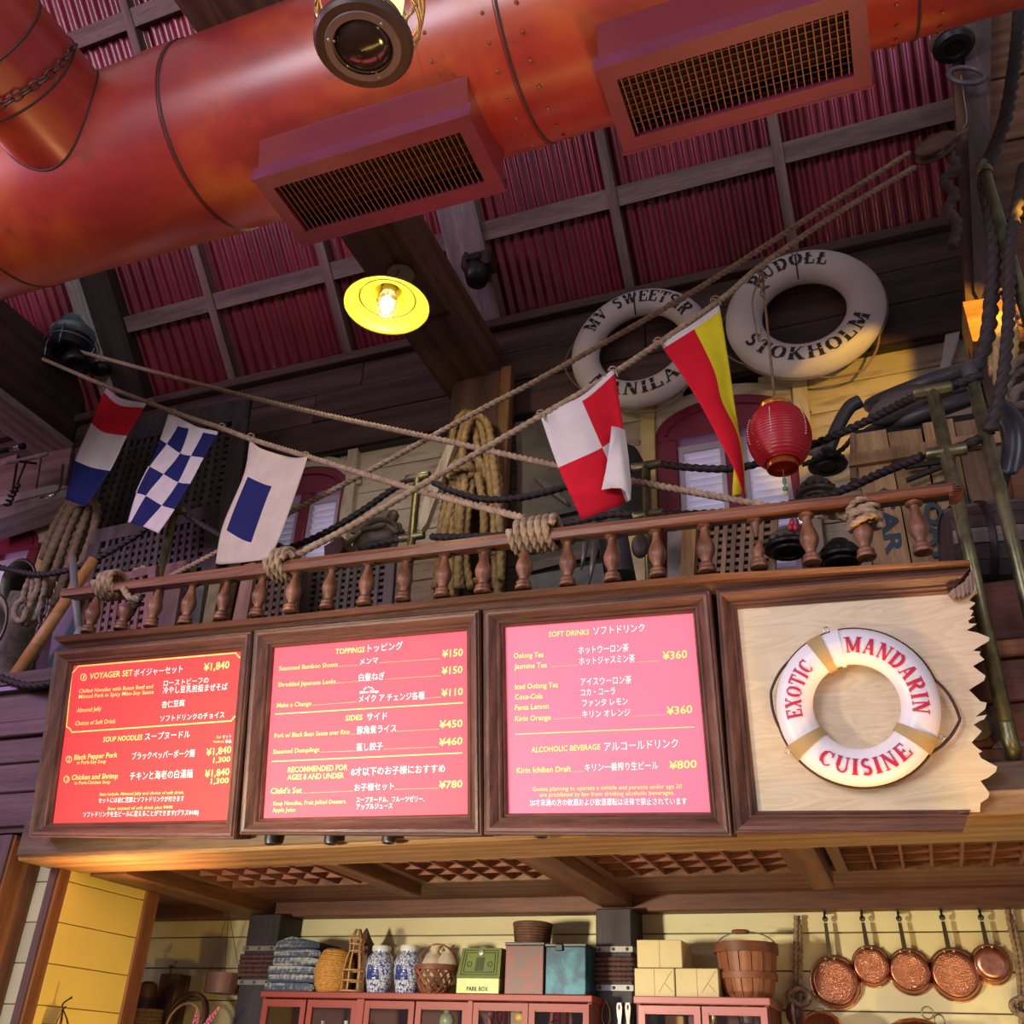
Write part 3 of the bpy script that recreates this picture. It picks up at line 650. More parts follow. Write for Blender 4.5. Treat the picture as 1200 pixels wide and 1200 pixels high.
m1,_=panel('menu_board','red menu board headed by the voyager set, leftmost of the three menus',C1,[(145,145),(1130,50),(1045,1087),(15,1075)],[(200,215),(1045,143),(975,990),(97,1005)],glare_cols[0],T1,[(bord,6)],rings1)
m2,_=panel('menu_board','red menu board, pinkish with painted glare, headed toppings, in the middle of the three menus',C2,[(65,125),(1150,30),(1165,1120),(-5,1110)],[(133,205),(1068,122),(1072,1010),(78,1030)],glare_cols[1],T2,[([(137,525),(1043,470)],5),([(120,755),(1040,713)],5),([(442,294),(538,288)],1.2),([(640,276),(935,256)],1.2),([(430,374),(535,367)],1.2),([(670,356),(938,338)],1.2),([(315,482),(530,466)],1.2),([(862,448),(938,442)],1.2),([(500,624),(525,622)],1.2),([(727,608),(928,598)],1.2),([(352,709),(522,703)],1.2),([(660,695),(925,684)],1.2),([(268,908),(512,898)],1.2),([(714,890),(926,884)],1.2)],emblem2)
m3,_=panel('menu_board','red menu board, pink with painted glare, headed soft drinks, rightmost of the three menus',C3,[(5,110),(1060,20),(1165,1165),(10,1155)],[(90,182),(970,115),(1052,1047),(105,1053)],glare_cols[2],T3,[([(137,682),(973,648)],4),([(300,366),(430,358)],1.2),([(705,345),(820,337)],1.2),([(310,611),(445,603)],1.2),([(685,598),(840,590)],1.2),([(402,859),(455,856)],1.2)])
# ---- sign board with the broken right edge
sgm=None
def make_ply():
    m_,nt,bs=newmat('pale_plywood')
    mp=coord(nt,(1.0,1,6),False); n=noise(nt,mp,2.2,3,.5,1.6); c=ramp(nt,n.outputs['Fac'],[(.30,(.60,.47,.30)),(.48,(.72,.60,.42)),(.52,(.64,.51,.34)),(.70,(.76,.65,.47))])
    nt.links.new(c.outputs[0],bs.inputs['Base Color']); bs.inputs['Roughness'].default_value=.5; return m_
sgm=make_ply()
sb=thing('sign_board','pale plywood sign board with a jagged broken right edge','sign',bp(990,978),None)
jag=[(1005,108),(1018,112),(1000,128),(985,145),(1010,155),(985,178),(1003,186),(990,208),(1005,207),(982,224),(986,235),(1015,236),(995,250),(975,262),(1020,272),(1065,290),(1063,303),(1030,322),(1000,342),(1030,345),(1026,358),(1045,376),(1020,390),(1000,402),(1030,425),(1050,440),(1044,458),(1010,478),(985,495),(1010,520),(1030,540),(1055,545),(1048,570),(1010,600),(1055,592),(1045,608),(1020,620),(1003,631),(1035,656),(1022,672),(995,700),(1018,722),(1037,735),(1022,742),(1033,762),(1095,795),(1090,815),(1060,838),(1030,850),(1065,897),(1060,917),(1030,937),(1028,972)]
poly=[bp(*C4(*p),.004) for p in [(75,175),(905,112)]+jag+[(985,974),(155,974)]]
# fan triangulate safely: build as strip from the straight left side
pm=MB(); L0=bp(*C4(120,560),.004); 
bmv=bmesh.new(); vv=[bmv.verts.new(p) for p in poly]; fc=bmv.faces.new(vv); r_=bmesh.ops.extrude_face_region(bmv,geom=[fc]); 
for v in [g_ for g_ in r_['geom'] if isinstance(g_,bmesh.types.BMVert)]: v.co-=BN*.02
bmesh.ops.triangulate(bmv,faces=bmv.faces[:]); bmesh.ops.recalc_face_normals(bmv,faces=bmv.faces[:]); bmv.verts.index_update()
pm.add([v.co.copy() for v in bmv.verts],[[v.index for v in f.verts] for f in bmv.faces]); bmv.free()
pm.build('plywood_panel',sgm,sb)
Q=lambda x,y:bp(*C4(x,y))
molding(Q(5,115),Q(75,1057),Q(80,180),Q(160,968),frame_z,sb)
molding(Q(5,115),Q(988,30),Q(80,180),Q(912,120),frame_x,sb)
molding(Q(75,1057),Q(955,1055),Q(160,968),Q(990,963),frame_x,sb)
sp=MB()
for a,b,c_,d in ((905,118,928,140),(925,105,945,138),(940,95,962,135),(958,80,978,125),(972,60,992,120),(985,38,1000,105)):
    A=bp(*C4(a,b),.05); B2=bp(*C4(c_-2,d),.045); Cc=bp(*C4(a+22,b-22),.055); D2=bp(*C4(c_+8,d-14),.05)
    sp.slab([A,B2,D2,Cc],-BN*.035)
sp.build('splinters',wood('splinter_wood',(.20,.12,.10),(.45,.32,.28),'z',.6),sb,kind='stuff')
sp=MB()
for i in range(7):
    y=968+i*12; x=968-i*3+random.uniform(-6,22); A=bp(*C4(940,y),.03); B2=bp(*C4(940,y+11),.03); Cc=bp(*C4(x,y+5),.03); sp.slab([A,B2,Cc],-BN*.03)
sp.build('splinters',frame_x,sb,kind='stuff')
# ---- cornice on top of the boards
cx=thing('board_cornice','dark brown moulded ledge running along the top of the four boards','ledge',bp(600,712),None)
top=[(62,746),(303,724),(568,696),(838,672),(1136,656)]; bot=[(78,764),(303,742),(568,717.5),(838,695),(1139,669)]
rows=[]
for (a,b),(c_,d) in zip(top,bot):
    A=bp(a,b,.10); B2=bp(c_,d,.045); M=A.lerp(B2,.45)
    rows.append([A,A.lerp(M,.8)+BN*.0,M-BN*.022,M.lerp(B2,.4)-BN*.02,B2-BN*.02,B2-BN*.10,A+V((0,.24,0)),A+V((0,.1,.002))])
MB().ring_rows(rows).build('cornice_moulding',frame_x,cx)
# ================================================================= BALUSTRADE
rail_w=wood('rail_wood',(.13,.048,.024),(.36,.155,.085),'x',.38,sc=1.2,bst=.5,var=.05)
bal_w=wood('baluster_wood',(.12,.045,.024),(.34,.15,.08),'z',.38,sc=2.2,bst=.4,var=.15)
YR=3.335
bt=thing('balustrade','turned wooden balustrade standing on top of the menu boards','balustrade',at(600,690,y=YR))
rl=[(71,689,700),(300,658,675),(620,619,636),(860,592,607.5),(1116,563,577)]
rows=[]
for i,(x,a,b) in enumerate(rl):
    A=at(x,a,y=YR-.055); Bq=at(x,b,y=YR-.055); h=(A.z-Bq.z); c=(A+Bq)/2
    pr=[(-.052,-.34),(-.06,.02),(-.045,.42),(-.0,.52),(.05,.5),(.06,.3),(.05,.06),(.0,-.10),(-.03,-.34),(-.04,-.37)]
    rows.append([V((c.x,YR+dy,c.z+dz*h)) for dy,dz in pr])
MB().ring_rows(rows).build('handrail',rail_w,bt,smooth='auto')
BP=[(102.5,741,107.5,700),(141,737.5,146,696),(176,734,182.5,691),(216,731,221,687),(258,725.5,261,683),(300,721.5,301.7,679),(340,716.5,344,674),(383,712,385.7,669),(426.7,708,428,663),(471.7,703,472,659),(518,698,518,653),(565,694,565.7,648),(613.5,689.5,614,642),(665,686,665,636),(718,680.5,717,631),(771.5,675,770,625),(829,670,825,619),(890,665,884.7,612),(952,659,947,606),(1016,653,1009,599),(1082,647,1075,592)]
def bal_prof():
    p=[(.0,0),(.029,0),(.031,.02),(.031,.05),(.027,.07),(.026,.09),(.028,.11),(.027,.14),(.021,.17),(.0165,.20),(.0175,.25),(.023,.31),(.029,.38),(.0315,.44),(.0315,.49),(.029,.55),(.024,.62),(.0185,.70),(.0155,.78),(.0145,.84),(.016,.87),(.023,.89),(.0275,.915),(.028,.94),(.024,.96),(.021,.98),(0,.98)]
    return p
for i,(x0,y0,x1,y1) in enumerate(BP):
    b0=at(x0,y0+1,y=YR); z1=at(x1,y1-3,y=YR).z+.012; h=z1-b0.z; k=1.12
    pr=[(r*k,t*h) for r,t in bal_prof()]
    if i in (1,17):
        f=.50 if i==1 else .36
        lo=[q for q in pr if q[1]<=f*h]; mb=MB().lathe(lo+[(lo[-1][0]*.6,f*h+.012),(.004,(f+.17)*h)],b0,(0,0,1),16,True); 
        mb.v=[(a+ (0.022*(c-b0.z-f*h)/h*4 if c-b0.z>f*h else 0),b,c) for a,b,c in mb.v]
        s=mb.build('broken_baluster',bal_w,bt,smooth='auto'); s['label']='snapped baluster with its middle missing'
        if i==17:
            up=[q for q in pr if q[1]>=.80*h]; MB().lathe([(.003,.60*h),(.012,.70*h)]+up,b0,(0,0,1),16,True).build('baluster_stub',bal_w,bt,smooth='auto')
    else: MB().lathe(pr,b0,(0,0,1),16,True).build('baluster',bal_w,bt,smooth='auto')
# splintered right end of the handrail
sp=MB(); e=rl[-1]
for i in range(6):
    yy=e[1]+2+i*2.6; A=at(1112,yy,y=YR-.05); B2=at(1112,yy+2.6,y=YR-.05); Cc=at(1120+random.uniform(0,9),yy+1.5,y=YR-.03); sp.slab([A,B2,Cc],V((0,.07,0)))
sp.build('splinters',rail_w,bt,kind='stuff')
# ---- three black spotlights under the boards
for i,(px,py) in enumerate(((317,992),(387,992),(455,991),(634,984))):
    c=at(px,py-3,y=3.60); t=thing('spotlight','small black spotlight can under the board bottom, %s'%['leftmost of the four','second from the left of four','third from the left of four','rightmost and half hidden of four'][i],'spotlight',c,'spotlights under the menu boards')
    bm=plain('matt_black',(.012,.011,.011),.5); MB().lathe([(.010,-.004),(.024,.0),(.028,.012),(.028,.05),(.02,.06)],c,(0,0,1),18).build('lamp_can',bm,t,smooth='auto')
    MB().lathe([(.001,-.001),(.026,-.001),(.026,.004)],c,(0,0,1),16,False).build('lamp_glass',plain('dark_lens',(.05,.045,.04),.15),t)
# ================================================================= LIFEBUOYS
# own slab-serif letters: strokes (x0,y0,x1,y1,thick) in a unit-high box, arcs ('a',cx,cy,rx,ry,deg0,deg1,thick), serifs ('s',x,y,halfwidth)
TK,TN=.21,.085
GL={
'E':(.66,[(.16,0,.16,1,TK),(.1,.955,.6,.955,TN),(.1,.5,.45,.5,TN),(.1,.045,.62,.045,TN),(.60,.72,.60,1,TN),(.64,0,.64,.3,TN),(.46,.38,.46,.62,TN)],[(.14,0,.14),(.14,1,.14)]),
'X':(.78,[(.14,1,.62,0,TK),(.62,1,.14,0,TN)],[(.14,0,.12),(.64,0,.14),(.14,1,.14),(.62,1,.12)]),
'O':(.82,[('a',.41,.5,.30,.44,50,130,TN),('a',.41,.5,.30,.45,130,230,TK),('a',.41,.5,.30,.44,230,310,TN),('a',.41,.5,.30,.45,-50,50,TK)],[]),
'T':(.74,[(.37,0,.37,1,TK),(.04,.955,.70,.955,TN),(.06,.7,.06,1,TN),(.68,.7,.68,1,TN)],[(.37,0,.17)]),
'I':(.36,[(.18,0,.18,1,TK)],[(.18,0,.17),(.18,1,.17)]),
'C':(.76,[('a',.42,.5,.30,.44,45,130,TN),('a',.42,.5,.30,.45,130,230,TK),('a',.42,.5,.30,.44,230,320,TN),(.65,.66,.65,.98,TN)],[]),
'M':(1.02,[(.16,0,.16,1,TN),(.20,1,.50,.08,TK),(.82,1,.52,.08,TN),(.84,0,.84,1,TK)],[(.16,0,.14),(.84,0,.17),(.14,1,.14),(.88,1,.14)]),
'A':(.84,[(.14,0,.40,1,TN),(.42,1,.68,0,TK),(.24,.32,.56,.32,TN)],[(.12,0,.12),(.70,0,.15)]),
'N':(.84,[(.15,0,.15,1,TN),(.17,1,.66,.02,TK),(.68,0,.68,1,TN)],[(.15,0,.13),(.14,1,.14),(.68,1,.13)]),
'D':(.82,[(.18,0,.18,1,TK),(.1,.955,.42,.955,TN),(.1,.045,.42,.045,TN),('a',.40,.5,.28,.45,-88,88,TK)],[(.14,0,.14),(.14,1,.14)]),
'R':(.80,[(.18,0,.18,1,TK),(.1,.955,.42,.955,TN),('a',.40,.74,.19,.215,-90,90,TK*.9),(.2,.52,.42,.52,TN),(.38,.5,.62,.02,TK)],[(.16,0,.15),(.14,1,.14),(.66,0,.12)]),
'U':(.82,[(.18,.35,.18,1,TK),('a',.42,.35,.24,.30,180,360,TN*1.3),(.66,.35,.66,1,TN)],[(.18,1,.16),(.66,1,.13)]),
'S':(.62,[('a',.31,.73,.20,.22,40,270,TK*.8),('a',.31,.27,.20,.22,-90,140-0,-1)],[]),
'V':(.82,[(.16,1,.40,.04,TK),(.42,.04,.66,1,TN)],[(.14,1,.15),(.68,1,.12)]),
'W':(1.08,[(.14,1,.34,.04,TK),(.36,.04,.52,.9,TN),(.50,1,.70,.04,TK),(.72,.04,.92,1,TN)],[(.13,1,.14),(.52,1,.13),(.93,1,.12)]),
'L':(.68,[(.18,0,.18,1,TK),(.1,.045,.6,.045,TN),(.62,0,.62,.32,TN)],[(.16,0,.15),(.18,1,.17)]),
'H':(.86,[(.18,0,.18,1,TK),(.68,0,.68,1,TK),(.2,.5,.66,.5,TN)],[(.18,0,.16),(.68,0,.16),(.18,1,.16),(.68,1,.16)]),
'K':(.84,[(.18,0,.18,1,TK),(.28,.42,.64,.98,TN),(.34,.55,.66,.02,TK)],[(.18,0,.16),(.18,1,.16),(.66,1,.13),(.70,0,.14)]),
'-':(.3,[(.05,.45,.25,.45,.12)],[])}
GL['Ö']=(.82,GL['O'][1]+[(.22,1.12,.34,1.12,.13),(.48,1.12,.60,1.12,.13)],[])
GL['Ł']=(.68,GL['L'][1]+[(.0,.35,.42,.68,.10)],GL['L'][2])
def glyph(mb, ch, fn, stencil=False):
    w,st,sf=GL[ch]
    def seg(pts,t):
        n=len(pts); rows=[]
        for i,p in enumerate(pts):
            a=pts[max(i-1,0)]; b=pts[min(i+1,n-1)]; dx,dy=b[0]-a[0],b[1]-a[1]; l=math.hypot(dx,dy) or 1; nx,ny=-dy/l*t/2,dx/l*t/2
            rows.append([fn(p[0]+nx,p[1]+ny),fn(p[0]-nx,p[1]-ny)])
        for r0,r1 in zip(rows,rows[1:]): mb.add([r0[0],r0[1],r1[1],r1[0]],[(0,1,2,3)])
    for s in st:
        if s[0]=='a':
            _,cx_,cy_,rx,ry,a0,a1,t=s
            if t==-1: a0,a1,t=-140,90,TK*.8
            pts=[(cx_+rx*math.cos(math.radians(a0+(a1-a0)*i/10)),cy_+ry*math.sin(math.radians(a0+(a1-a0)*i/10))) for i in range(11)]
            seg(pts,t)
        else:
            x0,y0,x1,y1,t=s; 
            cuts=[(0,1)] if not (stencil and t==TK and abs(y1-y0)>.8) else [(0,.46),(.54,1)]
            for c0,c1 in cuts:
                k=5; seg([(x0+(x1-x0)*(c0+(c1-c0)*i/k),y0+(y1-y0)*(c0+(c1-c0)*i/k)) for i in range(k+1)],t)
    for x,y,h in sf: yy=y+(.035 if y<.5 else -.035); seg([(x-h+2*h*i/3,yy) for i in range(4)],.07)
    return w
def buoy_frame(c,nrm,up):
    u=V(up); u=(u-nrm*u.dot(nrm)).normalized(); r=u.cross(nrm).normalized()
    return r,u
def buoy_text(mb,c,nrm,r,u,R_,rm,text,a0,a1,h,inward=False,stencil=False):
    # letters stand between angle a0 (left end) and a1 (right end), degrees anticlockwise from the right; inward: tops point to the centre
    ws=[GL[k][0] if k!=' ' else .5 for k in text]; gap=.12; tot=sum(ws)+gap*(len(text)-1); x=0
    dirn=1 if a1>a0 else -1; sc=math.radians(abs(a1-a0))/tot
    for ch,w in zip(text,ws):
        if ch!=' ':
            def fn(gx,gy,x=x):
                th=math.radians(a0)+dirn*(x+gx)*sc; v=(gy-.5)*h*(-1 if inward else 1)
                z=math.sqrt(max(rm*rm-v*v,0))*SZ+.0035
                return c+(r*math.cos(th)+u*math.sin(th))*(R_+v)+nrm*z
            glyph(mb,ch,fn,stencil)
        x+=w+gap
SZ=.8
def lifebuoy(name_lbl,c,nrm,R_,rm,mat,texts,inkm,h,group,straps=(),strapm=None,stencil=False,ropem=None,rope_r=.006,rope_gap=(),up=(0,0,1),seams=8):
    r,u=buoy_frame(c,nrm,up)
    t=thing('lifebuoy',name_lbl,'lifebuoy',c-u*(R_+rm),group)
    MB().torus(c,R_,rm,nrm,72,20,SZ,ref=r).build('ring_body',mat,t,smooth=True)
    for tx,a0,a1,inw in texts:
        ink=MB(); buoy_text(ink,c,nrm,r,u,R_,rm,tx,a0,a1,h,inw,stencil); ink.build('lettering',inkm,t)['kind']='stuff'
    for a,wd,m_ in straps:
        a=math.radians(a); MB().torus(c,R_,rm+.006,nrm,6,22,SZ,a0=a-wd/2,a1=a+wd/2,ref=r).build('strap',m_,t,smooth='auto')
    if ropem:
        pts=[]
        for i in range(0,121):
            a=2*math.pi*i/120; slack=sum(max(0,1-abs(((a-b+math.pi)%(2*math.pi))-math.pi)/.45)**.8*k for b,k in rope_gap)
            pts.append(c+(r*math.cos(a)+u*math.sin(a))*(R_+rm+.003+slack)-nrm*.02)
        MB().rope(pts,rope_r,step=.006 if rope_r<.008 else None).build('grab_rope',ropem,t,smooth=True)
    return t,r,u
navyr=plain('dark_brown_cord',(.06,.028,.024),.7)
white_b=painted('white_lifebuoy_paint',(.80,.79,.84),(.55,.52,.52),'x',.12,.35,base2=(.76,.74,.80),sc=.4)
old_b=painted('aged_lifebuoy_paint',(.74,.68,.70),(.36,.26,.20),'x',.30,.5,base2=(.64,.57,.57),sc=.7)
crimson=plain('crimson_ink',(.50,.008,.06),.5,nz=.05); blacki=plain('black_ink',(.015,.013,.015),.6,nz=0)
tan=plain('tan_strap',(.42,.31,.13),.6,nz=.08)
cc=bp(1003.5,827.5,.055)
w_=(bp(1100.3,827,.055)-bp(907.5,829,.055)).length/2; wi=(bp(1053.5,827,.055)-bp(951,829,.055)).length/2
RB,rb=(w_+wi)/2,(w_-wi)/2
mb4,rr,uu=lifebuoy('white lifebuoy with crimson lettering and tan straps on the plywood sign board',cc,BN,RB,rb,white_b,[('EXOTIC',188,131,False),('MANDARIN',92,-13,False),('CUISINE',229,312,True)],crimson,rb*.86,None,
  [(math.degrees(math.atan2(230,-105)),.21,tan),(math.degrees(math.atan2(-125,-200)),.21,tan),(math.degrees(math.atan2(-140,205)),.21,tan),(98,.10,white_b)],None,False,navyr,.005,[(math.radians(-12),.055),(math.radians(165),.02)])
for a in (103,-26,208):
    a=math.radians(a); MB().torus(cc+(rr*math.cos(a)+uu*math.sin(a))*(RB+rb+.014)-BN*.005,.009,.003,BN,14,6).build('ring_hook',plain('steel_ring',(.6,.58,.52),.3,.9),mb4,smooth=True)
YB=5.17
c1=at(750,407,y=YB); c2=at(942,367,y=YB)
nb=V((0,-1,-.02)).normalized()
def angp(c,px,py):
    p=at(px,py,y=YB)-c; return math.degrees(math.atan2(p.z,p.x))
fib=plain('old_cord',(.22,.16,.11),.8)
lifebuoy('worn white lifebuoy with black stencilled MV SWEETSIR and MANILA on the dark upper boards',c1,nb,.392,.100,old_b,[('MV SWEETSIR',angp(c1,678,392),angp(c1,812,372),False),('MANILA',angp(c1,704,445)+0,angp(c1,790,436)+0,True)],blacki,.098,'old lifebuoys on the upper wall',stencil=True,ropem=fib,rope_r=.007,rope_gap=[(math.radians(180),.06),(math.radians(-80),.05)])
lifebuoy('worn white lifebuoy with black stencilled STOKHOLM on the dark upper boards',c2,nb,.386,.120,old_b,[('RUDÖŁŁ',angp(c2,876,343),angp(c2,974,312),False),('STOKHOLM',angp(c2,884,402)-0,angp(c2,1022,378)+360 if angp(c2,1022,378)<angp(c2,884,402) and False else angp(c2,1022,378),True)],blacki,.098,'old lifebuoys on the upper wall',stencil=True,ropem=fib,rope_r=.007,rope_gap=[(math.radians(190),.07),(math.radians(-60),.09)])
for c,px,py in ((c1,742,352),(c2,932,324)):
    p=c+V((0,0,.38)); b=MB().tube([p+V((0,.12,.02)),p+V((0,-.12,.02)),p+V((0,-.13,-.06)),p+V((0,-.10,-.17))],.006,6).build('wall_hook',plain('iron_hook',(.05,.035,.03),.6,.5)); tag(b,'small iron hook holding the %s lifebuoy on the upper wall'%('MANILA' if c is c1 else 'STOKHOLM'),'hook')
# ================================================================= ROPES ACROSS THE FRONT
hemp=plain('hemp_rope',(.38,.27,.17),.8,nz=.25,nsc=30); hempd=plain('dark_hemp_rope',(.20,.13,.075),.85,nz=.25,nsc=30); tarr=plain('tarred_rope',(.016,.010,.011),.7,nz=.25,nsc=30)
goldr=plain('golden_hemp_rope',(.38,.25,.10),.8,nz=.25,nsc=30)
R1=[(63,403.5,4.85),(240,451.7,4.42),(360,481.5,4.2),(500,511.7,3.98),(640,543,3.88),(741,563.5,3.78),(874,588,3.60),(930,600,3.50),(1000,606,3.36)]
R2=[(45,418.5,4.75),(126,453,4.5),(204,483,4.27),(258,501,4.13),(294,514.5,4.04),(357,534,3.9),(480,571.7,3.62),(614,607,3.33)]
R3=[(1066,179,4.32),(960,247,4.28),(815,340,4.22),(640,440,4.14),(560,482,4.10),(430,553,4.08),(345,598,4.12),(245,652,4.18),(200,675,4.22),(180,690,4.24)]
R4=[(1072,196,4.30),(975,254,4.12),(890,313,3.98),(840,355,3.88),(720,437,3.68),(635,487,3.58),(500,565,3.50),(420,612,3.41),(345,652,3.32)]
def p3(L): return [at(a,b,y=c) for a,b,c in L]
def wrap(px,py,turns,r,rad=(.085,.055),lean=0.0,wid=None):
    c=at(px,py,y=YR); n=int(turns*18); ex=V((1,0,0)); wid=wid or r*2.0
    return [c+V(((i/n-.5)*wid*turns+lean*math.sin(2*math.pi*i/18),rad[0]*math.cos(2*math.pi*i/18+math.pi),rad[1]*math.sin(2*math.pi*i/18+math.pi))) for i in range(n+1)]
def rope_thing(label,path,r,mat,knots=(),cat='rope',grp='ropes strung across the balcony front',name='rope'):
    t=thing(name,label,cat,path[0],grp)
    MB().rope(smooth_path(path,6),r).build('rope_line',mat,t,smooth=True)
    for k in knots: MB().rope(k,r).build('knot',mat,t,smooth=True)
    return t
rr_=.0155
rope_thing('upper pale rope from the hanging ship lantern at left down to the broken balustrade end',p3(R1),rr_,hemp)
rope_thing('pale rope carrying the three blue and white flags, tied to the middle of the handrail',p3(R2),rr_,hemp,[wrap(629,627,6,rr_,(.075,.062))])
rope_thing('pale rope from the wooden pulley block passing behind the white flag to the rear rail',p3(R3),rr_,hemp)
lk_=MB().rope(wrap(133,686,3.5,rr_,(.075,.058)),rr_); lk_.rope(smooth_path([at(145,690,y=3.28),at(152,700,y=3.27),at(163,702,y=3.29)],5),rr_); tag(lk_.build('rope_knot',hemp,smooth=True),'pale rope turns wrapped around the left end of the handrail','knot')
kk=at(167,669,y=4.28); tag(MB().rope([kk+V((.035*math.cos(i*.6)*(1+.2*math.sin(i*.3)),.02*math.sin(i*.9),.02*math.sin(i*.6))) for i in range(30)],.011).build('rope_knot',hemp,smooth=True),'small pale rope knot on the rear rail above the left handrail','knot')
tag(MB().slab([at(a,b,y=4.33) for a,b in((128,676),(218,656),(222,668),(130,690))],V((0,.08,0))).build('rear_rail',wood('rear_rail_wood',(.10,.045,.03),(.22,.11,.07),'x',.5)),'short reddish rear rail behind the left end of the handrail','rail')
rope_thing('pale rope from the wooden pulley block carrying the red flags to the handrail',p3(R4),rr_,hemp,[wrap(333,662,3,rr_,(.08,.062)),smooth_path([at(345,652,y=3.30),at(336,648,y=3.27),at(330,655,y=3.26)],5)])
# knot bundle on the third baluster from the right
kc=at(1012,606,y=YR); kn=[]
for i in range(76):
    a=2*math.pi*i/15; kn.append(kc+V((.052*math.cos(a)*(1+.1*math.sin(i)),.052*math.sin(a),-.04+.08*i/75+.012*math.sin(a*1.3))))
o=MB().rope(kn,.0125).build('rope_knot',hemp,smooth=True); tag(o,'fat pale rope knot tied around a baluster near the broken handrail end','knot')
# ================================================================= FLAGS
fr_=plain('flag_red_cloth',(.58,.008,.022),.75,nz=.06,spec=.2); fw=plain('flag_white_cloth',(.66,.60,.58),.8,nz=.06,spec=.2); fb=plain('flag_blue_cloth',(.012,.018,.11),.75,nz=.08,spec=.2); fy=plain('flag_yellow_cloth',(.72,.62,.02),.75,nz=.06,spec=.2); fw2=plain('flag_cream_cloth',(.62,.55,.42),.8,nz=.06,spec=.2)
def ropeY(L,px,py):
    best=None
    for (a,b,c),(d,e,f) in zip(L,L[1:]):
        t=max(0,min(1,((px-a)*(d-a)+(py-b)*(e-b))/((d-a)**2+(e-b)**2))); q=(a+(d-a)*t-px)**2+(b+(e-b)*t-py)**2
        if best is None or q<best[0]: best=(q,c+(f-c)*t)
    return best[1]
def flag(label,L,net,pat,mats,group='signal flags on the crossing ropes',wave=.02,extra=None,sub=8,ph=0.0):
    nr,nc=len(net),len(net[0]); ys=[ropeY(L,*net[0][j])-.02 for j in range(nc)]
    # smooth subdivision of the control net
    def cr(a,b,c,d,t): return tuple(.5*((2*b[i])+(c[i]-a[i])*t+(2*a[i]-5*b[i]+4*c[i]-d[i])*t*t+(3*b[i]-a[i]-3*c[i]+d[i])*t**3) for i in range(2))
    def interp(seq,k):
        n=len(seq); out=[]
        for i in range(n-1):
            a=seq[i-1] if i else (2*seq[0][0]-seq[1][0],2*seq[0][1]-seq[1][1]); d=seq[i+2] if i+2<n else (2*seq[-1][0]-seq[-2][0],2*seq[-1][1]-seq[-2][1])
            for j in range(k): out.append(cr(a,seq[i],seq[i+1],d,j/k))
        out.append(seq[-1]); return out
    cols=[interp([net[i][j] for i in range(nr)],sub) for j in range(nc)]
    rows=[interp([cols[j][i] for j in range(nc)],sub) for i in range(len(cols[0]))]
    mb=MB(); vs=[]; H=len(rows); Wn=len(rows[0])
    for i,r in enumerate(rows):
        for j,p in enumerate(r):
            u=j/(Wn-1); v=i/(H-1); yy=ys[0]+(ys[-1]-ys[0])*u
            yy+=wave*math.sin(u*7+v*3.1+ph)*(.35+.65*v)*.8+wave*.6*math.sin(v*5+u*2+ph)
            vs.append(at(p[0],p[1],y=yy))
    mb.v=[tuple(p) for p in vs]
    for i in range(H-1):
        for j in range(Wn-1):
            mb.f.append((i*Wn+j,i*Wn+j+1,(i+1)*Wn+j+1,(i+1)*Wn+j)); mb.mi.append(pat(i//sub,j//sub))
    if extra: extra(mb,(ys[0]+ys[-1])/2)
    t=thing('signal_flag',label,'flag',vs[0],group)
    o=mb.build('cloth',mats,t,smooth=True)
    m=o.modifiers.new('thickness','SOLIDIFY'); m.thickness=.003
    return t,ys
G5=P((140,440,6)); 
def net_(Pf,rows): return [[Pf(*q) for q in r] for r in rows]
ident=lambda x,y:(x,y)
f1,_=flag('red white and blue banded flag, leftmost on the left rope',R2,[[(125,455),(142,467),(172,473)],[(122,460),(140,475),(169,478)],[(107,496),(123,507),(149,511)],[(88,540),(108,548),(129,552)],[(77,585),(90,590),(101,593)]],lambda i,j:[1,0,1,2][i],[fr_,fw,fb],ph=.5)
f2,_=flag('blue and white chequered flag, second from the left on the rope',R2,net_(G5,[[(348,270),(405,292),(480,330),(560,365),(690,395)],[(342,285),(412,355),(490,375),(590,402),(685,420)],[(287,450),(335,483),(428,548),(505,567),(593,580)],[(212,638),(216,642),(312,695),(415,752),(497,763)],[(118,826),(123,829),(188,848),(300,915),(390,942)],[(56,1033),(61,1034),(80,1037),(168,1063),(275,1110)]]),lambda i,j:0 if i==0 else (0 if (i-1+j)%2==0 else 1),[fw,fb],ph=1.2)
G6=P((240,400,3))
f3,_=flag('white flag with a dark blue rectangle, nearest the handrail on the left rope',R2,net_(G6,[[(160,345),(200,378),(300,408),(362,408)],[(138,470),(152,477),(237,510),(332,500)],[(64,650),(78,665),(165,708),(264,690)],[(39,781),(62,784),(150,776),(225,765)]]),lambda i,j:1 if (i==1 and j==1) else 0,[fw2,fb],wave=.03,ph=2.0)
G7=P((600,430,4.8))
def flap(mb,y):
    pts=[(560,332),(548,450),(528,580),(504,690),(560,680),(612,681),(640,705),(655,755),(668,735),(671,660),(655,500),(636,355),(600,340)]
    b=len(mb.v); mb.v+= [tuple(at(*G7(*p),y=y-.055-(.02 if 0<i<8 else 0))) for i,p in enumerate(pts)]; mb.f.append(tuple(b+i for i in range(len(pts)))); mb.mi.append(1)
f4,_=flag('red and white quartered flag with one folded corner above the handrail',R4,net_(G7,[[(160,268),(388,178),(572,22)],[(163,288),(395,195),(578,40)],[(262,568),(507,455),(628,352)],[(392,864),(642,762),(664,742)]]),lambda i,j:1 if i==0 else (1 if (i==1 and j==0) or (i==2 and j==1) else 0),[fr_,fw],extra=flap,ph=.3)
G8=P((560,300,3.53))
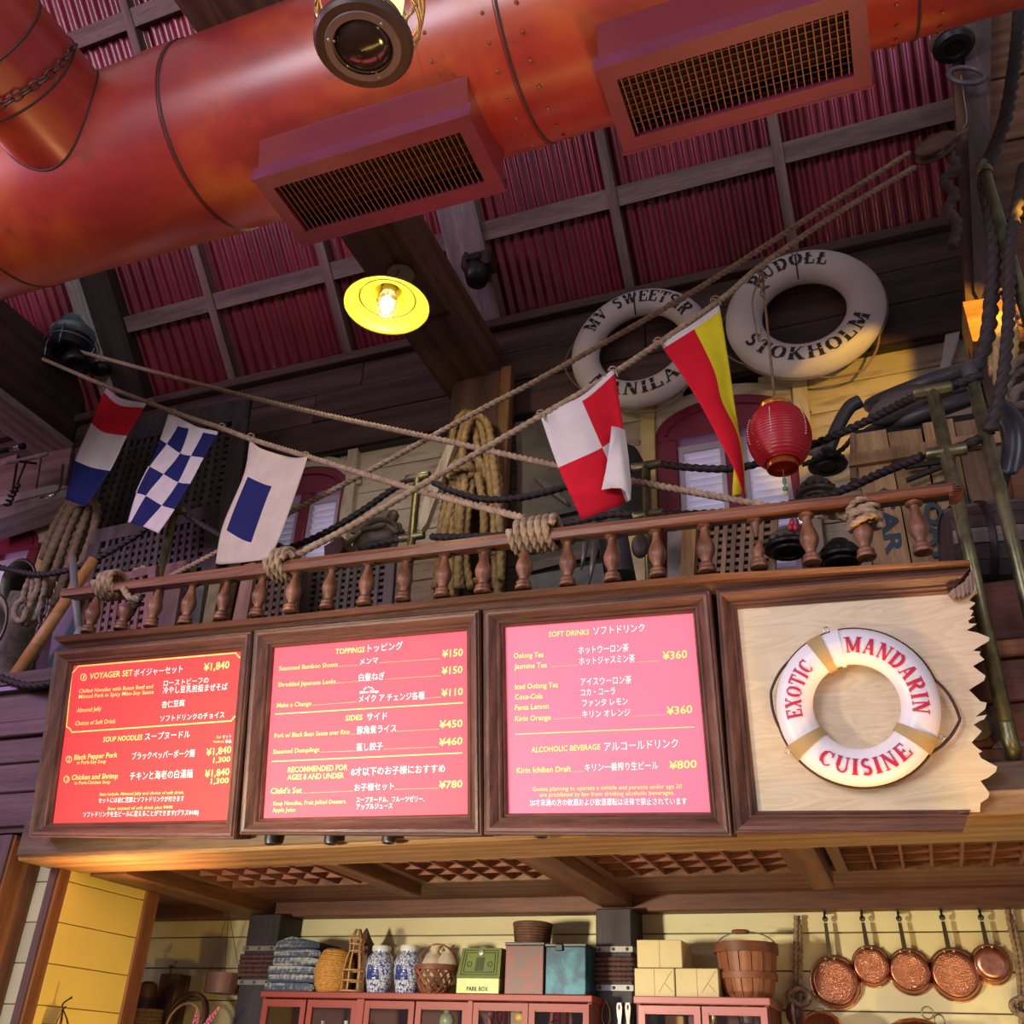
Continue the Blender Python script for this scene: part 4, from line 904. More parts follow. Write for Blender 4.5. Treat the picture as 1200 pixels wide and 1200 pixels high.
def tailbit(mb,y):
    pts=[(1060,862),(1092,930),(1090,985),(1052,992)]; b=len(mb.v); mb.v+=[tuple(at(*G8(*p),y=y-.03)) for p in pts]; mb.f.append(tuple(b+i for i in range(4))); mb.mi.append(2)
f5,_=flag('long red and yellow pennant hanging left of the red paper lantern',R4,net_(G8,[[(757,360),(885,284),(995,206)],[(768,384),(895,304),(1003,228)],[(862,520),(975,470),(1037,440)],[(940,650),(1008,600),(1058,590)],[(1005,775),(1070,732),(1077,722)],[(1062,885),(1095,868),(1099,866)],[(1097,985),(1101,985),(1104,985)]]),lambda i,j:1 if i==0 else (0 if j==0 else 2),[fr_,fw,fy],extra=tailbit,ph=.9)
# ties of the flags to the ropes: small knots with loose ends
for f,L,pts in ((f1,R2,[(122,455),(176,472)]),(f2,R2,[(203,483),(260,501)]),(f3,R2,[(294,513),(358,535)]),(f4,R4,[(634,487),(718,436)]),(f5,R4,[(771,402),(838,353)])):
    for a,b in pts:
        y=ropeY(L,a,b); c=at(a,b,y=y); pp=[c+V((.02*math.cos(t)*1.1,.02*math.sin(t),.018*math.sin(t*.7))) for t in [k*.5 for k in range(26)]]
        pp+=[c+V((.022,-.02,-.02)),c+V((.03,-.02,-.05))]
        MB().tube(pp,.0042,5).build('tie_cord',hemp,f,smooth=True)
# ================================================================= PULLEY BLOCK
pbc=at(1096,173,y=4.30); t=thing('pulley_block','oval wooden pulley block holding the two pale ropes at the right post','pulley',pbc)
ax=(at(1124,158,y=4.30)-at(1068,190,y=4.30)).normalized()
pw=wood('block_wood',(.08,.035,.022),(.20,.10,.06),'x',.5)
q=ax.to_track_quat('X','Z').to_matrix()
for dy in (-.032,.032): MB().sphere(pbc+V((0,dy,0)),.10,18,10,(1.25,.20,.62),q).build('cheek',pw,t,smooth=True)
MB().lathe([(.05,-.018),(.042,-.006),(.042,.006),(.05,.018)],pbc,(0,1,0),18).build('sheave',plain('sheave_metal',(.12,.10,.08),.4,.7),t,smooth='auto')
MB().tube([pbc+ax*.10,pbc+ax*.15,at(1133,152,y=4.42)],.009,6).build('strop',hempd,t)
# ================================================================= LAMPS
def cage_lamp():
    c=at(454,352,y=3.90); top=at(470,318,y=3.99); top.z=6.0
    t=thing('caged_pendant_lamp','yellow enamel shade lamp with a caged bulb under the big tie beam','lamp',c-V((0,0,.06)))
    ym=plain('yellow_enamel',(.50,.44,.03),.35,nz=.04); br=plain('aged_brass',(.42,.32,.16),.4,.8)
    MB().lathe([(.262,-.045),(.255,-.03),(.20,.01),(.14,.045),(.09,.062),(.085,.10),(.06,.115),(.05,.12)],c,(0,0,1),44,False).build('lamp_shade',ym,t,smooth=True).modifiers.new('t','SOLIDIFY').thickness=.004
    MB().lathe([(.262,-.05),(.268,-.045),(.262,-.038)],c,(0,0,1),44,False).build('shade_rim',plain('dark_olive_rim',(.12,.11,.03),.4),t,smooth=True)
    MB().torus(c+V((0,0,.012)),.168,.004,(0,0,1),40,6).build('shade_ring',plain('dark_olive_rim',(.12,.11,.03),.4),t,smooth=True)
    MB().sphere(c+V((0,0,-.03)),.042,16,10,(1,1,1.45)).build('bulb',plain('glowing_bulb',(1,.9,.7),.3,nz=0,emit=(1,.84,.58),es=14),t,smooth=True)
    cg=MB()
    for i in range(6):
        a=math.pi*i/3; cg.tube([c+V((.052*math.cos(a),.052*math.sin(a),.05)),c+V((.066*math.cos(a),.066*math.sin(a),-.03)),c+V((.055*math.cos(a),.055*math.sin(a),-.085)),c+V((.01*math.cos(a),.01*math.sin(a),-.115))],.0035,5)
    for z,r in ((-.03,.067),(-.085,.055),(.02,.058)): cg.torus(c+V((0,0,z)),r,.0035,(0,0,1),24,5)
    cg.build('lamp_cage',br,t,smooth=True)
    MB().lathe([(.045,.05),(.05,.07),(.05,.10),(.03,.12)],c,(0,0,1),20).build('socket',br,t,smooth='auto')
    MB().tube([c+V((0,0,.115)),c+V((.01,.03,.18)),c+V((.02,.06,.30)),top],.009,8).build('stem',br,t,smooth=True)
    MB().lathe([(.085,-.004),(.085,.010),(.06,.022),(.02,.024)],top-V((0,0,.012)),(0,0,1),30).build('ceiling_rose',plain('pale_metal_rose',(.30,.26,.18),.5,.4),t,smooth='auto')
    d=bpy.data.lights.new('bulb_light','POINT'); d.energy=15; d.color=(1,.80,.48); d.shadow_soft_size=.05; o=bpy.data.objects.new('bulb_light',d); COL.objects.link(o); o.location=c+V((0,0,-.16))
cage_lamp()
def big_lantern():
    c=at(426,52,y=1.60); t=thing('cage_lantern','dark round-based lantern with glowing brass cage hanging before the duct','lantern',c)
    dk=plain('lantern_bronze',(.085,.055,.045),.42,.35); gy=plain('lantern_grey_ring',(.24,.19,.18),.5,.2); br=plain('lit_brass_cage',(.75,.58,.28),.3,.9)
    MB().lathe([(.095,-.012),(.148,-.012),(.158,.0),(.158,.015),(.135,.045),(.12,.10),(.11,.11)],c,(0,0,1),56,False).build('lantern_base',dk,t,smooth='auto')
    MB().lathe([(.096,-.018),(.120,-.018),(.122,-.010),(.094,-.010)],c,(0,0,1),48,False).build('retaining_ring',gy,t,smooth='auto')
    MB().lathe([(.0005,-.032),(.03,-.031),(.06,-.026),(.085,-.014),(.095,-.002)],c,(0,0,1),48,False).build('lens',plain('smoked_lens',(.03,.018,.012),.12,coat=.8,nz=0),t,smooth=True)
    MB().lathe([(.100,.10),(.105,.13),(.105,.30),(.09,.33)],c,(0,0,1),32,False).build('lantern_glass',plain('warm_glass_shade',(.9,.75,.4),.3,nz=0,emit=(1,.72,.30),es=1.6),t,smooth=True)
    cg=MB()
    for i in range(10):
        a=2*math.pi*i/10; ca,sa=math.cos(a),math.sin(a); cg.tube([c+V((r*ca,r*sa,z)) for r,z in ((.135,.04),(.165,.10),(.172,.20),(.150,.32),(.08,.38))],.006,6)
    for z,r in ((.12,.168),(.22,.172),(.32,.150)): cg.torus(c+V((0,0,z)),r,.006,(0,0,1),36,6)
    cg.build('lantern_cage',br,t,smooth=True)
    MB().lathe([(.10,.34),(.09,.38),(.05,.43),(.03,.45),(.03,.48),(.0,.49)],c,(0,0,1),28,False).build('lantern_cap',dk,t,smooth='auto')
    MB().tube([c+V((0,0,.48)),c+V((0,0,2.2))],.008,6).build('hanging_rod',dk,t)
    sc=MB()
    for a in (90,215,330):
        a=math.radians(a); sc.sphere(c+V((.108*math.cos(a),.108*math.sin(a),-.019)),.005,6,4); sc.sphere(c+V((.090*math.cos(a),.090*math.sin(a),-.020)),.004,6,4)
    sc.build('screws',plain('bright_screw',(.7,.65,.6),.3,.8),t,kind='stuff')
big_lantern()
# red paper lantern
def paper_lantern():
    top=at(893,316,y=3.98); c=at(913,512,y=3.95); R_=.145
    t=thing('paper_lantern','round red ribbed paper lantern with gold rims hanging over the handrail','lantern',c-V((0,0,.2)))
    red=plain('red_lantern_silk',(.34,.008,.018),.36,nz=.06,emit=(.5,.01,.015),es=.05)
    prof=[]; n=60; hh=.150
    for i in range(n+1):
        v=-1+2*i/n; r=R_*math.sqrt(max(1-(v*.86)**2,0))**.9; prof.append((r*(1+.022*math.cos(i*2*math.pi/3.0)),v*hh))
    MB().lathe(prof,c,(0,0,1),40,False).build('lantern_body',red,t,smooth=True)
    gd=plain('gold_rim',(.75,.42,.08),.28,.85)
    MB().lathe([(.070,hh-.008),(.074,hh),(.074,hh+.028),(.066,hh+.030)],c,(0,0,1),30,False).build('top_rim',gd,t,smooth='auto')
    MB().lathe([(.066,-hh-.03),(.072,-hh-.028),(.072,-hh),(.066,-hh+.01)],c,(0,0,1),30,False).build('bottom_rim',plain('red_gold_rim',(.55,.12,.03),.3,.6),t,smooth='auto')
    be=MB()
    for a0 in (205,262,330):
        a=math.radians(a0)
        for k in range(11):
            v=-.35+.9*k/10; r=R_*math.sqrt(1-(v*.86)**2)**.9+.004; be.sphere(c+V((r*math.cos(a),r*math.sin(a),v*hh)),.0032,5,4)
    be.build('beads',plain('pearl_beads',(.9,.75,.6),.2,nz=0),t,kind='stuff')
    MB().rope([top,at(897,360,y=3.97),at(905,440,y=3.96),c+V((0,0,hh+.05))],.0065,step=.007).build('hanging_cord',hempd,t,smooth=True)
    for dx in (-.05,.05): MB().tube([c+V((dx,0,hh+.02)),c+V((dx*.3,0,hh+.07)),c+V((0,0,hh+.09))],.003,5).build('bail_wire',gd,t)
    b=c+V((0,0,-hh-.03)); MB().tube([c+V((0,0,-hh)),b+V((0,0,-.11))],.003,5).build('tassel_cord',plain('red_thread',(.5,.02,.03),.7),t)
    j=MB(); j.sphere(b+V((0,0,-.065)),.010,8,6,(1,.6,2.2)); j.sphere(b+V((0,0,-.105)),.013,10,7); j.build('jade_charm',plain('jade_green',(.10,.30,.16),.3),t,smooth=True)
    MB().sphere(b+V((0,0,-.128)),.009,8,6,(1,1,1.4)).build('amber_bead',plain('amber_bead',(.75,.55,.15),.3),t,smooth=True)
    # coiled loose ends on the rope above
    pts=[]
    for k in range(28): a=k*.62; pts.append(top+V((.022*math.cos(a)+.006*math.sin(k),-.02+.012*math.sin(a*1.3),-.012*k*.6+.01*math.sin(a))))
    MB().tube(pts,.005,5).build('cord_coil',hempd,t,smooth=True)
    MB().tube(smooth_path([top,at(882,350,y=3.93),at(884,375,y=3.92),at(889,400,y=3.92),at(892,385,y=3.91)],5),.005,5).build('loose_end',hempd,t,smooth=True)
paper_lantern()
# ================================================================= KITCHEN WALL
def mpp(px,py,Y): p=at(px,py,y=Y)-CAM; return p.dot(RM.col[2])/FPX        # metres per pixel there
iron=plain('grey_iron_strap',(.24,.23,.22),.5,.6)
def dark_post(x0,x1,label,ytops):
    t=thing('dark_post',label,'post',((x0+x1)/2,5.3,0),'dark posts of the kitchen wall')
    MB().bbox_c(x0,x1,5.20,5.432,0,2.395,.006).build('post_body',navy,t)
    for za,zb in ytops[0]:
        s=MB().box(x0-.006,x1+.006,5.192,5.40,za,zb).build('iron_strap',iron,t)
        for k in (.12,.5,.88): MB().lathe([(.009,0),(.008,.004),(.0,.006)],(x0+(x1-x0)*k,5.192,(za+zb)/2),(0,-1,0),8).build('bolt_head',plain('bolt_dark',(.06,.055,.05),.5,.6),s)
    za,zb=ytops[1]; n=5
    for k in range(n):
        z=za+(zb-za)*(k+.5)/n; r=(zb-za)/n/2*1.02; e=r*.9
        pth=[V((x0-e,5.36,z)),V((x0-e,5.21,z)),V((x0-e*.3,5.193-e*.4,z)),V((x1+e*.3,5.193-e*.4,z)),V((x1+e,5.21,z)),V((x1+e,5.36,z))]
        MB().rope(pth,r,n=9).build('rope_turn',plain('dark_red_rope',(.085,.035,.035),.8,nz=.3,nsc=40),t,smooth=True)
def zat(px,py,Y): return at(px,py,y=Y).z
dark_post(-3.665,-3.45,'dark navy post with rope binding left of the blue striped bundle',([(zat(300,1114,5.19),zat(300,1108.5,5.19)),(zat(295,1154,5.19),zat(295,1148,5.19))],(zat(300,1145,5.19),zat(300,1118,5.19))))
dark_post(-1.553,-1.365,'dark navy post with rope binding between the two red cabinets',([(zat(720,1115.5,5.19),zat(720,1109,5.19)),(zat(720,1161,5.19),zat(720,1154,5.19))],(zat(720,1150,5.19),zat(720,1121,5.19))))
def cabinet(label,px0,px1,py,doors,mat,dark):
    y0=5.0; x0=at(px0,py,y=y0).x; x1=at(px1,py,y=y0).x; z=at((px0+px1)/2,py,y=y0).z; t=thing('wall_cabinet',label,'cabinet',((x0+x1)/2,5.2,1.2),'red wall cabinets'); 
    MB().bbox_c(x0,x1,y0,5.43,z-.032,z,.004).build('top_board',mat,t)
    b=MB(); b.box(x0+.01,x0+.03,y0+.02,5.43,1.2,z-.032); b.box(x1-.03,x1-.01,y0+.02,5.43,1.2,z-.032); b.box(x0+.03,x1-.03,5.41,5.43,1.2,z-.032); b.box(x0+.03,x1-.03,y0+.03,5.41,1.2,1.22); b.box(x0+.03,x1-.03,y0+.05,5.41,1.62,1.635)
    b.build('carcass',dark,t)
    for i,(a,c) in enumerate(doors):
        xa=at(a,py+8,y=y0).x; xb=at(c,py+8,y=y0).x; f=.030; zt=z-.040
        d=MB(); d.box(xa,xa+f,y0-.0,y0+.02,1.22,zt); d.box(xb-f,xb,y0,y0+.02,1.22,zt); d.box(xa+f,xb-f,y0,y0+.02,zt-f*.9,zt); d.box(xa+f,xb-f,y0,y0+.02,1.22,1.25)
        d.box(xa+f,xb-f,y0+.004,y0+.014,zt-f*.9-.008,zt-f*.9)
        do=d.build('door',mat,t); MB().box(xa+f,xb-f,y0+.008,y0+.012,1.25,zt-f*.9).build('glass_pane',glass(),do)
    for i in range(0,len(doors)-1,2):
        if i+2<len(doors):
            xa=at(doors[i+1][1],py+8,y=y0).x; xb=at(doors[i+2][0],py+8,y=y0).x; MB().box(xa+.002,xb-.002,y0-.006,y0+.02,1.2,z-.034).build('stile',mat,t)
    return t,x0,x1,z
redcab=painted('cabinet_red_paint',(.26,.028,.018),(.16,.02,.015),'x',.2,.5); pinkcab=painted('cabinet_rose_paint',(.48,.16,.14),(.36,.08,.07),'x',.3,.35)
dkin=plain('cabinet_interior',(.16,.035,.025),.6)
ca,cx0,cx1,cz=cabinet('long red glass-door cabinet carrying the jars, tins and baskets',305,694,1163.5,[(309,359),(361,419),(428,486),(488,549),(555,619),(620,690)],redcab,dkin)
cb,bx0,bx1,bz=cabinet('rose red glass-door cabinet under the wrapped boxes and bushel basket',742,902,1168,[(748,820),(822,898)],pinkcab,dkin)
# things seen through the glass
def small(name,label,cat,px,py,Y,w,h,mat,shape='box',grp=None,d=.06):
    c=at(px,py,y=Y); s=mpp(px,py,Y); W_,H=w*s/2,h*s; mb=MB()
    if shape=='box': mb.bbox_c(c.x-W_,c.x+W_,Y-.001,Y+d,c.z-H,c.z,.003)
    elif shape=='jar': mb.lathe([(0,0),(W_*.8,0),(W_,H*.25),(W_,H*.7),(W_*.6,H*.85),(W_*.65,H)],(c.x,Y+W_,c.z-H),(0,0,1),14)
    o=mb.build(name,mat,smooth='auto' if shape=='jar' else False); tag(o,label,cat,grp); return o
rp=plain('red_packet',(.60,.03,.04),.5); 
for px,w,lab,ch in ((582,20,'tall red packet with black characters, left one behind the cabinet glass','双雷堂'),(654,19,'red packet with black characters behind the right cabinet door','孔開運')):
    o=small('paper_packet',lab,'packet',px,1180,5.22,w,90,rp)
    pos=at(px,1184,y=5.212); s=mpp(px,1184,5.2)
    for k,c_ in enumerate(ch):
        mb=MB(); vs,fs=text_mesh(c_,.0,0); mb.add([V((pos.x-.055+v.x*.10,5.2165,pos.z-.09-k*.13+v.y*.12)) for v in vs],fs); mb.build('lettering',blacki,o)
small('paper_packet','beige packet with a yellow flame mark behind the cabinet glass','packet',608,1181,5.23,20,90,plain('beige_packet',(.42,.28,.22),.6))
ff=at(607,1192,y=5.20); q=MB(); q.sphere((ff.x,5.22,ff.z),.022,10,7,(1.2,.3,.9)); tag(q.build('flame_emblem',plain('yellow_emblem',(.95,.55,.08),.4),smooth=True),'yellow flame shaped charm hanging on the beige packet','charm')
for px,lab in ((377,'pale cup tip left of two behind the left cabinet door'),(404,'pale cup tip right of two behind the left cabinet door')): small('porcelain_cup',lab,'cup',px,1196,5.15,9,30,plain('pale_porcelain',(.75,.70,.60),.3),'jar')
g=at(522,1188,y=5.15); q=MB(); q.sphere((g.x,5.17,g.z-.03),.04,12,8,(1.1,.8,1)); q.sphere((g.x,5.17,g.z+.015),.018,10,6); q.sphere((g.x+.01,5.17,g.z-.10),.06,12,8,(1.2,.8,1)); tag(q.build('figurine',plain('jade_figurine',(.34,.36,.24),.3),smooth=True),'green porcelain figurine behind the middle cabinet glass','figurine')
small('tea_tin','dark tin standing left behind the rose cabinet glass','tin',762,1186,5.2,14,60,plain('speckled_tin',(.20,.18,.17),.4))
small('paper_parcel','orange paper parcel behind the rose cabinet glass','parcel',790,1190,5.2,22,60,plain('orange_paper',(.62,.33,.12),.6))
small('book','dark red book behind the rose cabinet glass','book',812,1186,5.22,12,60,plain('dark_red_book',(.20,.03,.05),.5))
small('brass_ornament','brass ornament glinting behind the right rose cabinet door','ornament',835,1188,5.18,14,50,plain('bright_brass',(.9,.68,.3),.2,.9),'jar')
small('silver_bowl','silver bowl glinting behind the right rose cabinet door','bowl',872,1190,5.2,30,50,plain('silver_ware',(.75,.72,.65),.2,.9),'jar')
# ---- things on the left cabinet
def stripes():
    m_,nt,bs=newmat('indigo_striped_cloth'); mp=coord(nt,(1,1,1),False); mp.inputs['Scale'].default_value=(1.5,1.5,30)
    n=noise(nt,mp,1.0,3,.6); mp2=coord(nt,(60,60,40),False); n2=noise(nt,mp2,1,2,.5); ad=N(nt,'ShaderNodeMath',operation='MULTIPLY_ADD'); nt.links.new(n2.outputs['Fac'],ad.inputs[0]); ad.inputs[1].default_value=.35; nt.links.new(n.outputs['Fac'],ad.inputs[2])
    c=ramp(nt,ad.outputs[0],[(.56,(.022,.032,.07)),(.68,(.07,.09,.14)),(.74,(.26,.27,.28)),(.86,(.38,.37,.36))]); nt.links.new(c.outputs[0],bs.inputs['Base Color']); bs.inputs['Roughness'].default_value=.85; return m_
def blueport():
    m_,nt,bs=newmat('blue_white_porcelain'); mp=coord(nt,(1,1,1),False); v=N(nt,'ShaderNodeTexVoronoi',feature='DISTANCE_TO_EDGE'); v.inputs['Scale'].default_value=62; nt.links.new(mp.outputs[0],v.inputs['Vector'])
    n=noise(nt,mp,70,3,.6); ad=N(nt,'ShaderNodeMath',operation='MULTIPLY_ADD'); nt.links.new(v.outputs['Distance'],ad.inputs[0]); ad.inputs[1].default_value=1.6; nt.links.new(n.outputs['Fac'],ad.inputs[2])
    c=ramp(nt,ad.outputs[0],[(.58,(.03,.055,.22)),(.68,(.50,.53,.60))]); nt.links.new(c.outputs[0],bs.inputs['Base Color']); bs.inputs['Roughness'].default_value=.15; bs.inputs['Coat Weight'].default_value=.5; return m_
YI=5.08
def base(px,y=YI): p=at(px,1162,y=y); return V((p.x,y,cz))
s_=mpp(400,1140,YI)
# folded indigo cloth bundle
t=thing('cloth_bundle','stack of folded indigo and white striped cloth on the red cabinet','cloth',base(345)); st=stripes(); b=base(344)
for k in range(6):
    z0=b.z+k*.042; w=.148-.004*k*abs(math.sin(k*1.7)); dx=.006*math.sin(k*2.3)+.010*k*.5
    rows=[]
    for i in range(15):
        a=math.pi*i/14; rows.append(0)
    mb=MB(); prof=[]; n=18
    pl=[(-w+dx,z0+.003),(-w-.008+dx,z0+.012),(-w-.008+dx,z0+.030),(-w+dx,z0+.040),(-.05+dx,z0+.044+(0.004*k if k==5 else 0)),(w*.7+dx,z0+.042),(w+dx,z0+.034),(w+.006+dx,z0+.02),(w+dx,z0+.004)]
    mb.slab([V((b.x+x,5.03,z)) for x,z in pl],V((0,.24,0))); mb.build('cloth_layer',st,t)
# straw gourd basket
t=thing('straw_cosy','golden straw egg-shaped basket on the red cabinet','basket',base(386)); b=base(386); sm=plain('golden_straw',(.52,.25,.05),.7,nz=.3,nsc=60,bst=.5)
pr=[(0,0),(.078,0),(.096,.03),(.108,.08),(.106,.13),(.092,.175),(.074,.205),(.06,.215),(0,.216)]
MB().lathe([(r,h) for r,h in pr],b+V((0,.02,0)),(.06,0,1),28).build('basket_body',sm,t,smooth='auto')
ri=MB()
for k in range(16):
    h=.012+k*.0125; r=[a[0]+(c_[0]-a[0])*(h-a[1])/(c_[1]-a[1]) for a,c_ in zip(pr[1:],pr[2:]) if a[1]<=h<=c_[1]][0]
    ri.torus(b+V((.06*h,.02,h)),r,.004,(.06,0,1),30,5)
ri.build('coil_ribs',sm,t,smooth=True,kind='stuff')
# wicker bottle + little brown tower
t=thing('bamboo_cage','bottle-shaped bamboo cage on the red cabinet','cage',base(412)); b=base(412,5.05); bc=plain('pale_bamboo',(.46,.26,.12),.6)
sil=[(.062,0),(.058,.05),(.060,.10),(.050,.16),(.036,.20),(.036,.235),(.042,.25),(.012,.31)]
for i in range(6):
    a=math.pi*2*i/6+.4; MB().tube([b+V((r*math.cos(a)*1.0,r*math.sin(a)*.6,h)) for r,h in sil],.0045,5).build('cane',bc,t,smooth=True)
for h,r in ((0.006,.062),(.055,.058),(.105,.060),(.20,.036),(.235,.036),(.26,.036)): MB().torus(b+V((0,0,h)),r,.0045,(0,0,1),18,5).build('hoop',bc,t,smooth=True)
t=thing('model_tower','small dark brown wooden tower with a peaked roof behind the bamboo cage','ornament',base(421,5.2)); b=base(422,5.22); bw=wood('tower_wood',(.07,.03,.02),(.18,.08,.045),'z',.6)
for z0,z1,w in ((0,.11,.062),(.11,.20,.052),(.20,.25,.042)):
    MB().bbox_c(b.x-w,b.x+w,b.y-w,b.y+w,b.z+z0,b.z+z1,.003).build('storey',bw,t); MB().bbox_c(b.x-w-.012,b.x+w+.012,b.y-w-.012,b.y+w+.012,b.z+z1-.01,b.z+z1,.003).build('eave',bw,t)
MB().lathe([(.058,.25),(.03,.29),(.006,.335),(0,.34)],b,(0,0,1),4,ref=(1,1,0)).build('peaked_roof',bw,t)
# two ginger jars
bp_=blueport(); ww=plain('white_porcelain_lid',(.62,.64,.66),.15)
for px,lab,w in ((442.5,'blue and white ginger jar beside the bamboo cage',16.5),(476,'blue and white ginger jar beside the basket of sacks',16.5)):
    t=thing('ginger_jar',lab,'jar',base(px),'blue and white ginger jars'); b=base(px); R_=w*s_; H=.205
    MB().lathe([(0,0),(R_*.72,0),(R_*.74,.006),(R_*.88,H*.25),(R_,H*.55),(R_*.98,H*.72),(R_*.80,H*.88),(R_*.60,H*.95),(R_*.60,H)],b,(0,0,1),32).build('jar_body',bp_,t,smooth='auto')
    MB().lathe([(R_*.66,H-.004),(R_*.68,H+.016),(R_*.62,H+.024),(0,H+.026)],b,(0,0,1),28,False).build('lid',ww,t,smooth='auto')
    ch=MB(); vs,fs=text_mesh('囍',.03,0)
    ch.add([b+V((-R_*.52+v.x*R_*.95,-math.sqrt(max(R_*R_-(-R_*.52+v.x*R_*.95)**2,0))*1.0-.001,H*.33+v.y*R_*1.0)) for v in vs],fs); ch.build('painted_character',plain('cobalt_glaze',(.02,.04,.20),.2,nz=0),t)
# basket with cloth sacks
t=thing('slatted_basket','brown slatted basket with a hoop handle on the red cabinet','basket',base(509)); b=base(509,5.06); bw2=wood('slat_basket_wood',(.12,.04,.02),(.26,.10,.05),'x',.55); R1_=24*s_
MB().lathe([(R1_*.96,.105),(R1_*1.02,.107),(R1_*1.02,.130),(R1_*.96,.132)],b,(0,0,1),32,False).build('basket_rim',bw2,t,smooth='auto')
for i in range(14):
    for sg in (-1,1):
        pts=[]
        for k in range(7):
            f=k/6; a=2*math.pi*i/14+sg*f*.9; r=R1_*(.55+.43*f**.7); pts.append((b+V((r*math.cos(a),r*math.sin(a),.004+.104*f)),a))
        mb=MB(); rows=[[p+V((-math.sin(a)*.009,math.cos(a)*.009,.004)),p-V((-math.sin(a)*.009,math.cos(a)*.009,.004))] for p,a in pts]; mb.ring_rows(rows,False,False)
        o=mb.build('slat',bw2,t); o.modifiers.new('t','SOLIDIFY').thickness=.003
MB().tube([b+V((R1_*math.cos(a),0,.12+.115*math.sin(a))) for a in [math.pi*i/18 for i in range(19)]],.0045,6).build('hoop_handle',bw2,t,smooth=True)
MB().lathe([(0,0),(R1_*.55,0),(R1_*.55,.006),(0,.006)],b,(0,0,1),20).build('basket_base',bw2,t)
sk=plain('cream_sack_cloth',(.50,.40,.29),.85,nz=.1,nsc=25,bst=.4)
for k,(dx,dz,r,lab) in enumerate(((-.030,.030,.072,'cream cloth sack tied at the top, left in the slatted basket'),(.048,.036,.062,'cream cloth sack tied at the top, right in the slatted basket'))):
    c=b+V((dx,.035,dz)); mb=MB().lathe([(0,0),(r*.8,.008),(r,.06),(r*.95,.11),(r*.6,.155),(r*.28,.172),(r*.5,.190),(r*.62,.198),(0,.19)],c,(0,0,1),20)
    mb.v=[(x+.004*math.sin(z*90+k),y+.004*math.sin(x*80),z+.004*math.sin(x*70+y*50)) for x,y,z in mb.v]; tag(mb.build('cloth_sack',sk,smooth=True),lab,'sack','cloth sacks in the basket')
# green tin box
t=thing('cash_box','olive green lidded tin box lettered PARK BOX on the red cabinet','box',base(557)); gm=plain('olive_tin',(.16,.20,.06),.4,.2,nz=.15); gd_=plain('dark_olive_print',(.05,.07,.02),.5)
xa=at(531,1163,y=5.0).x; xb=at(582,1163,y=5.0).x; z0=cz; y0=5.03
MB().bbox_c(xa,xb,y0,y0+.20,z0,z0+.075,.004).build('box_body',plain('light_olive_tin',(.30,.34,.12),.4,.2),t)
lid=MB().hexa([V((xa,y0,z0+.075)),V((xb,y0,z0+.075)),V((xb,y0+.20,z0+.075)),V((xa,y0+.20,z0+.075)),V((xa+.012,y0+.03,z0+.215)),V((xb-.006,y0+.03,z0+.215)),V((xb-.006,y0+.20,z0+.215)),V((xa+.012,y0+.20,z0+.215))]).build('lid',gm,t)
def lidp(u,v,o=.001): return V((xa+.012*v+(xb-xa-.018*v)*u,y0+.03*v-o,z0+.075+.14*v))
fr=MB()
for a,c_ in (((.08,.1),(.92,.1)),((.92,.1),(.92,.92)),((.92,.92),(.08,.92)),((.08,.92),(.08,.1)),((.14,.18),(.86,.18)),((.86,.18),(.86,.84)),((.86,.84),(.14,.84)),((.14,.84),(.14,.18))):
    A,Bq=lidp(*a,.0015),lidp(*c_,.0015); fr.tube([A,Bq],.0016,4)
fr.slab([lidp(.40,.22),lidp(.60,.22),lidp(.60,.68),lidp(.40,.68)],V((0,-.001,0)))
for u in (.25,.75): fr.torus(lidp(u,.45),.012,.0018,(0,-1,.2),14,4)
fr.build('printed_border',gd_,lid)
MB().lathe([(.0,0),(.014,0),(.014,.004),(0,.005)],lidp(.5,.84,.001),(0,-1,.2),16).build('lock_plate',plain('steel_lock',(.7,.7,.66),.3,.8),lid)
tx=MB(); vs,fs=text_mesh('PARK BOX',.03,0); mxx=max(v.x for v in vs); tx.add([V((xa+(xb-xa)*(.25+.5*v.x/mxx),y0-.001,z0+.014+v.y*.028)) for v in vs],fs)
tx.build('lettering',plain('black_ink',(.015,.013,.015),.6,nz=0),t)
# rusty red tin, basket on it, blue tin
def tin(label,pxa,pxb,pyt,mat,lidm,y0=5.03,dep=.26):
    xa=at(pxa,1163,y=5.0).x; xb=at(pxb,1163,y=5.0).x; H=at((pxa+pxb)/2,pyt,y=y0).z-cz
    t=thing('square_tin',label,'tin',((xa+xb)/2,y0+dep/2,cz)); MB().bbox_c(xa,xb,y0,y0+dep,cz,cz+H-.014,.004).build('tin_body',mat,t)
    MB().bbox_c(xa-.004,xb+.004,y0-.004,y0+dep,cz+H-.016,cz+H,.003).build('tin_lid',lidm,t); return t,(xa+xb)/2,cz+H
def mottled(name,a,b,c_,d=None,sc=9,rough=.35,metal=.3):
    m_,nt,bs=newmat(name); mp=coord(nt,(1,1,1),False); n=noise(nt,mp,sc,7,.7,.5); st=[(.32,a),(.47,b),(.6,c_)]+([(.72,d)] if d else []); r=ramp(nt,n.outputs['Fac'],st); nt.links.new(r.outputs[0],bs.inputs['Base Color']); bs.inputs['Roughness'].default_value=max(rough,.42); bs.inputs['Specular IOR Level'].default_value=.35; bs.inputs['Metallic'].default_value=metal*.3; return m_
dl=plain('dark_tin_lid',(.05,.045,.045),.4,.5)
tr,trx,trz=tin('tall square tin with worn red print on grey metal on the cabinet',588,634,1104,mottled('worn_red_tin',(.06,.05,.045),(.10,.045,.04),(.17,.025,.025),(.09,.07,.06),16),dl)
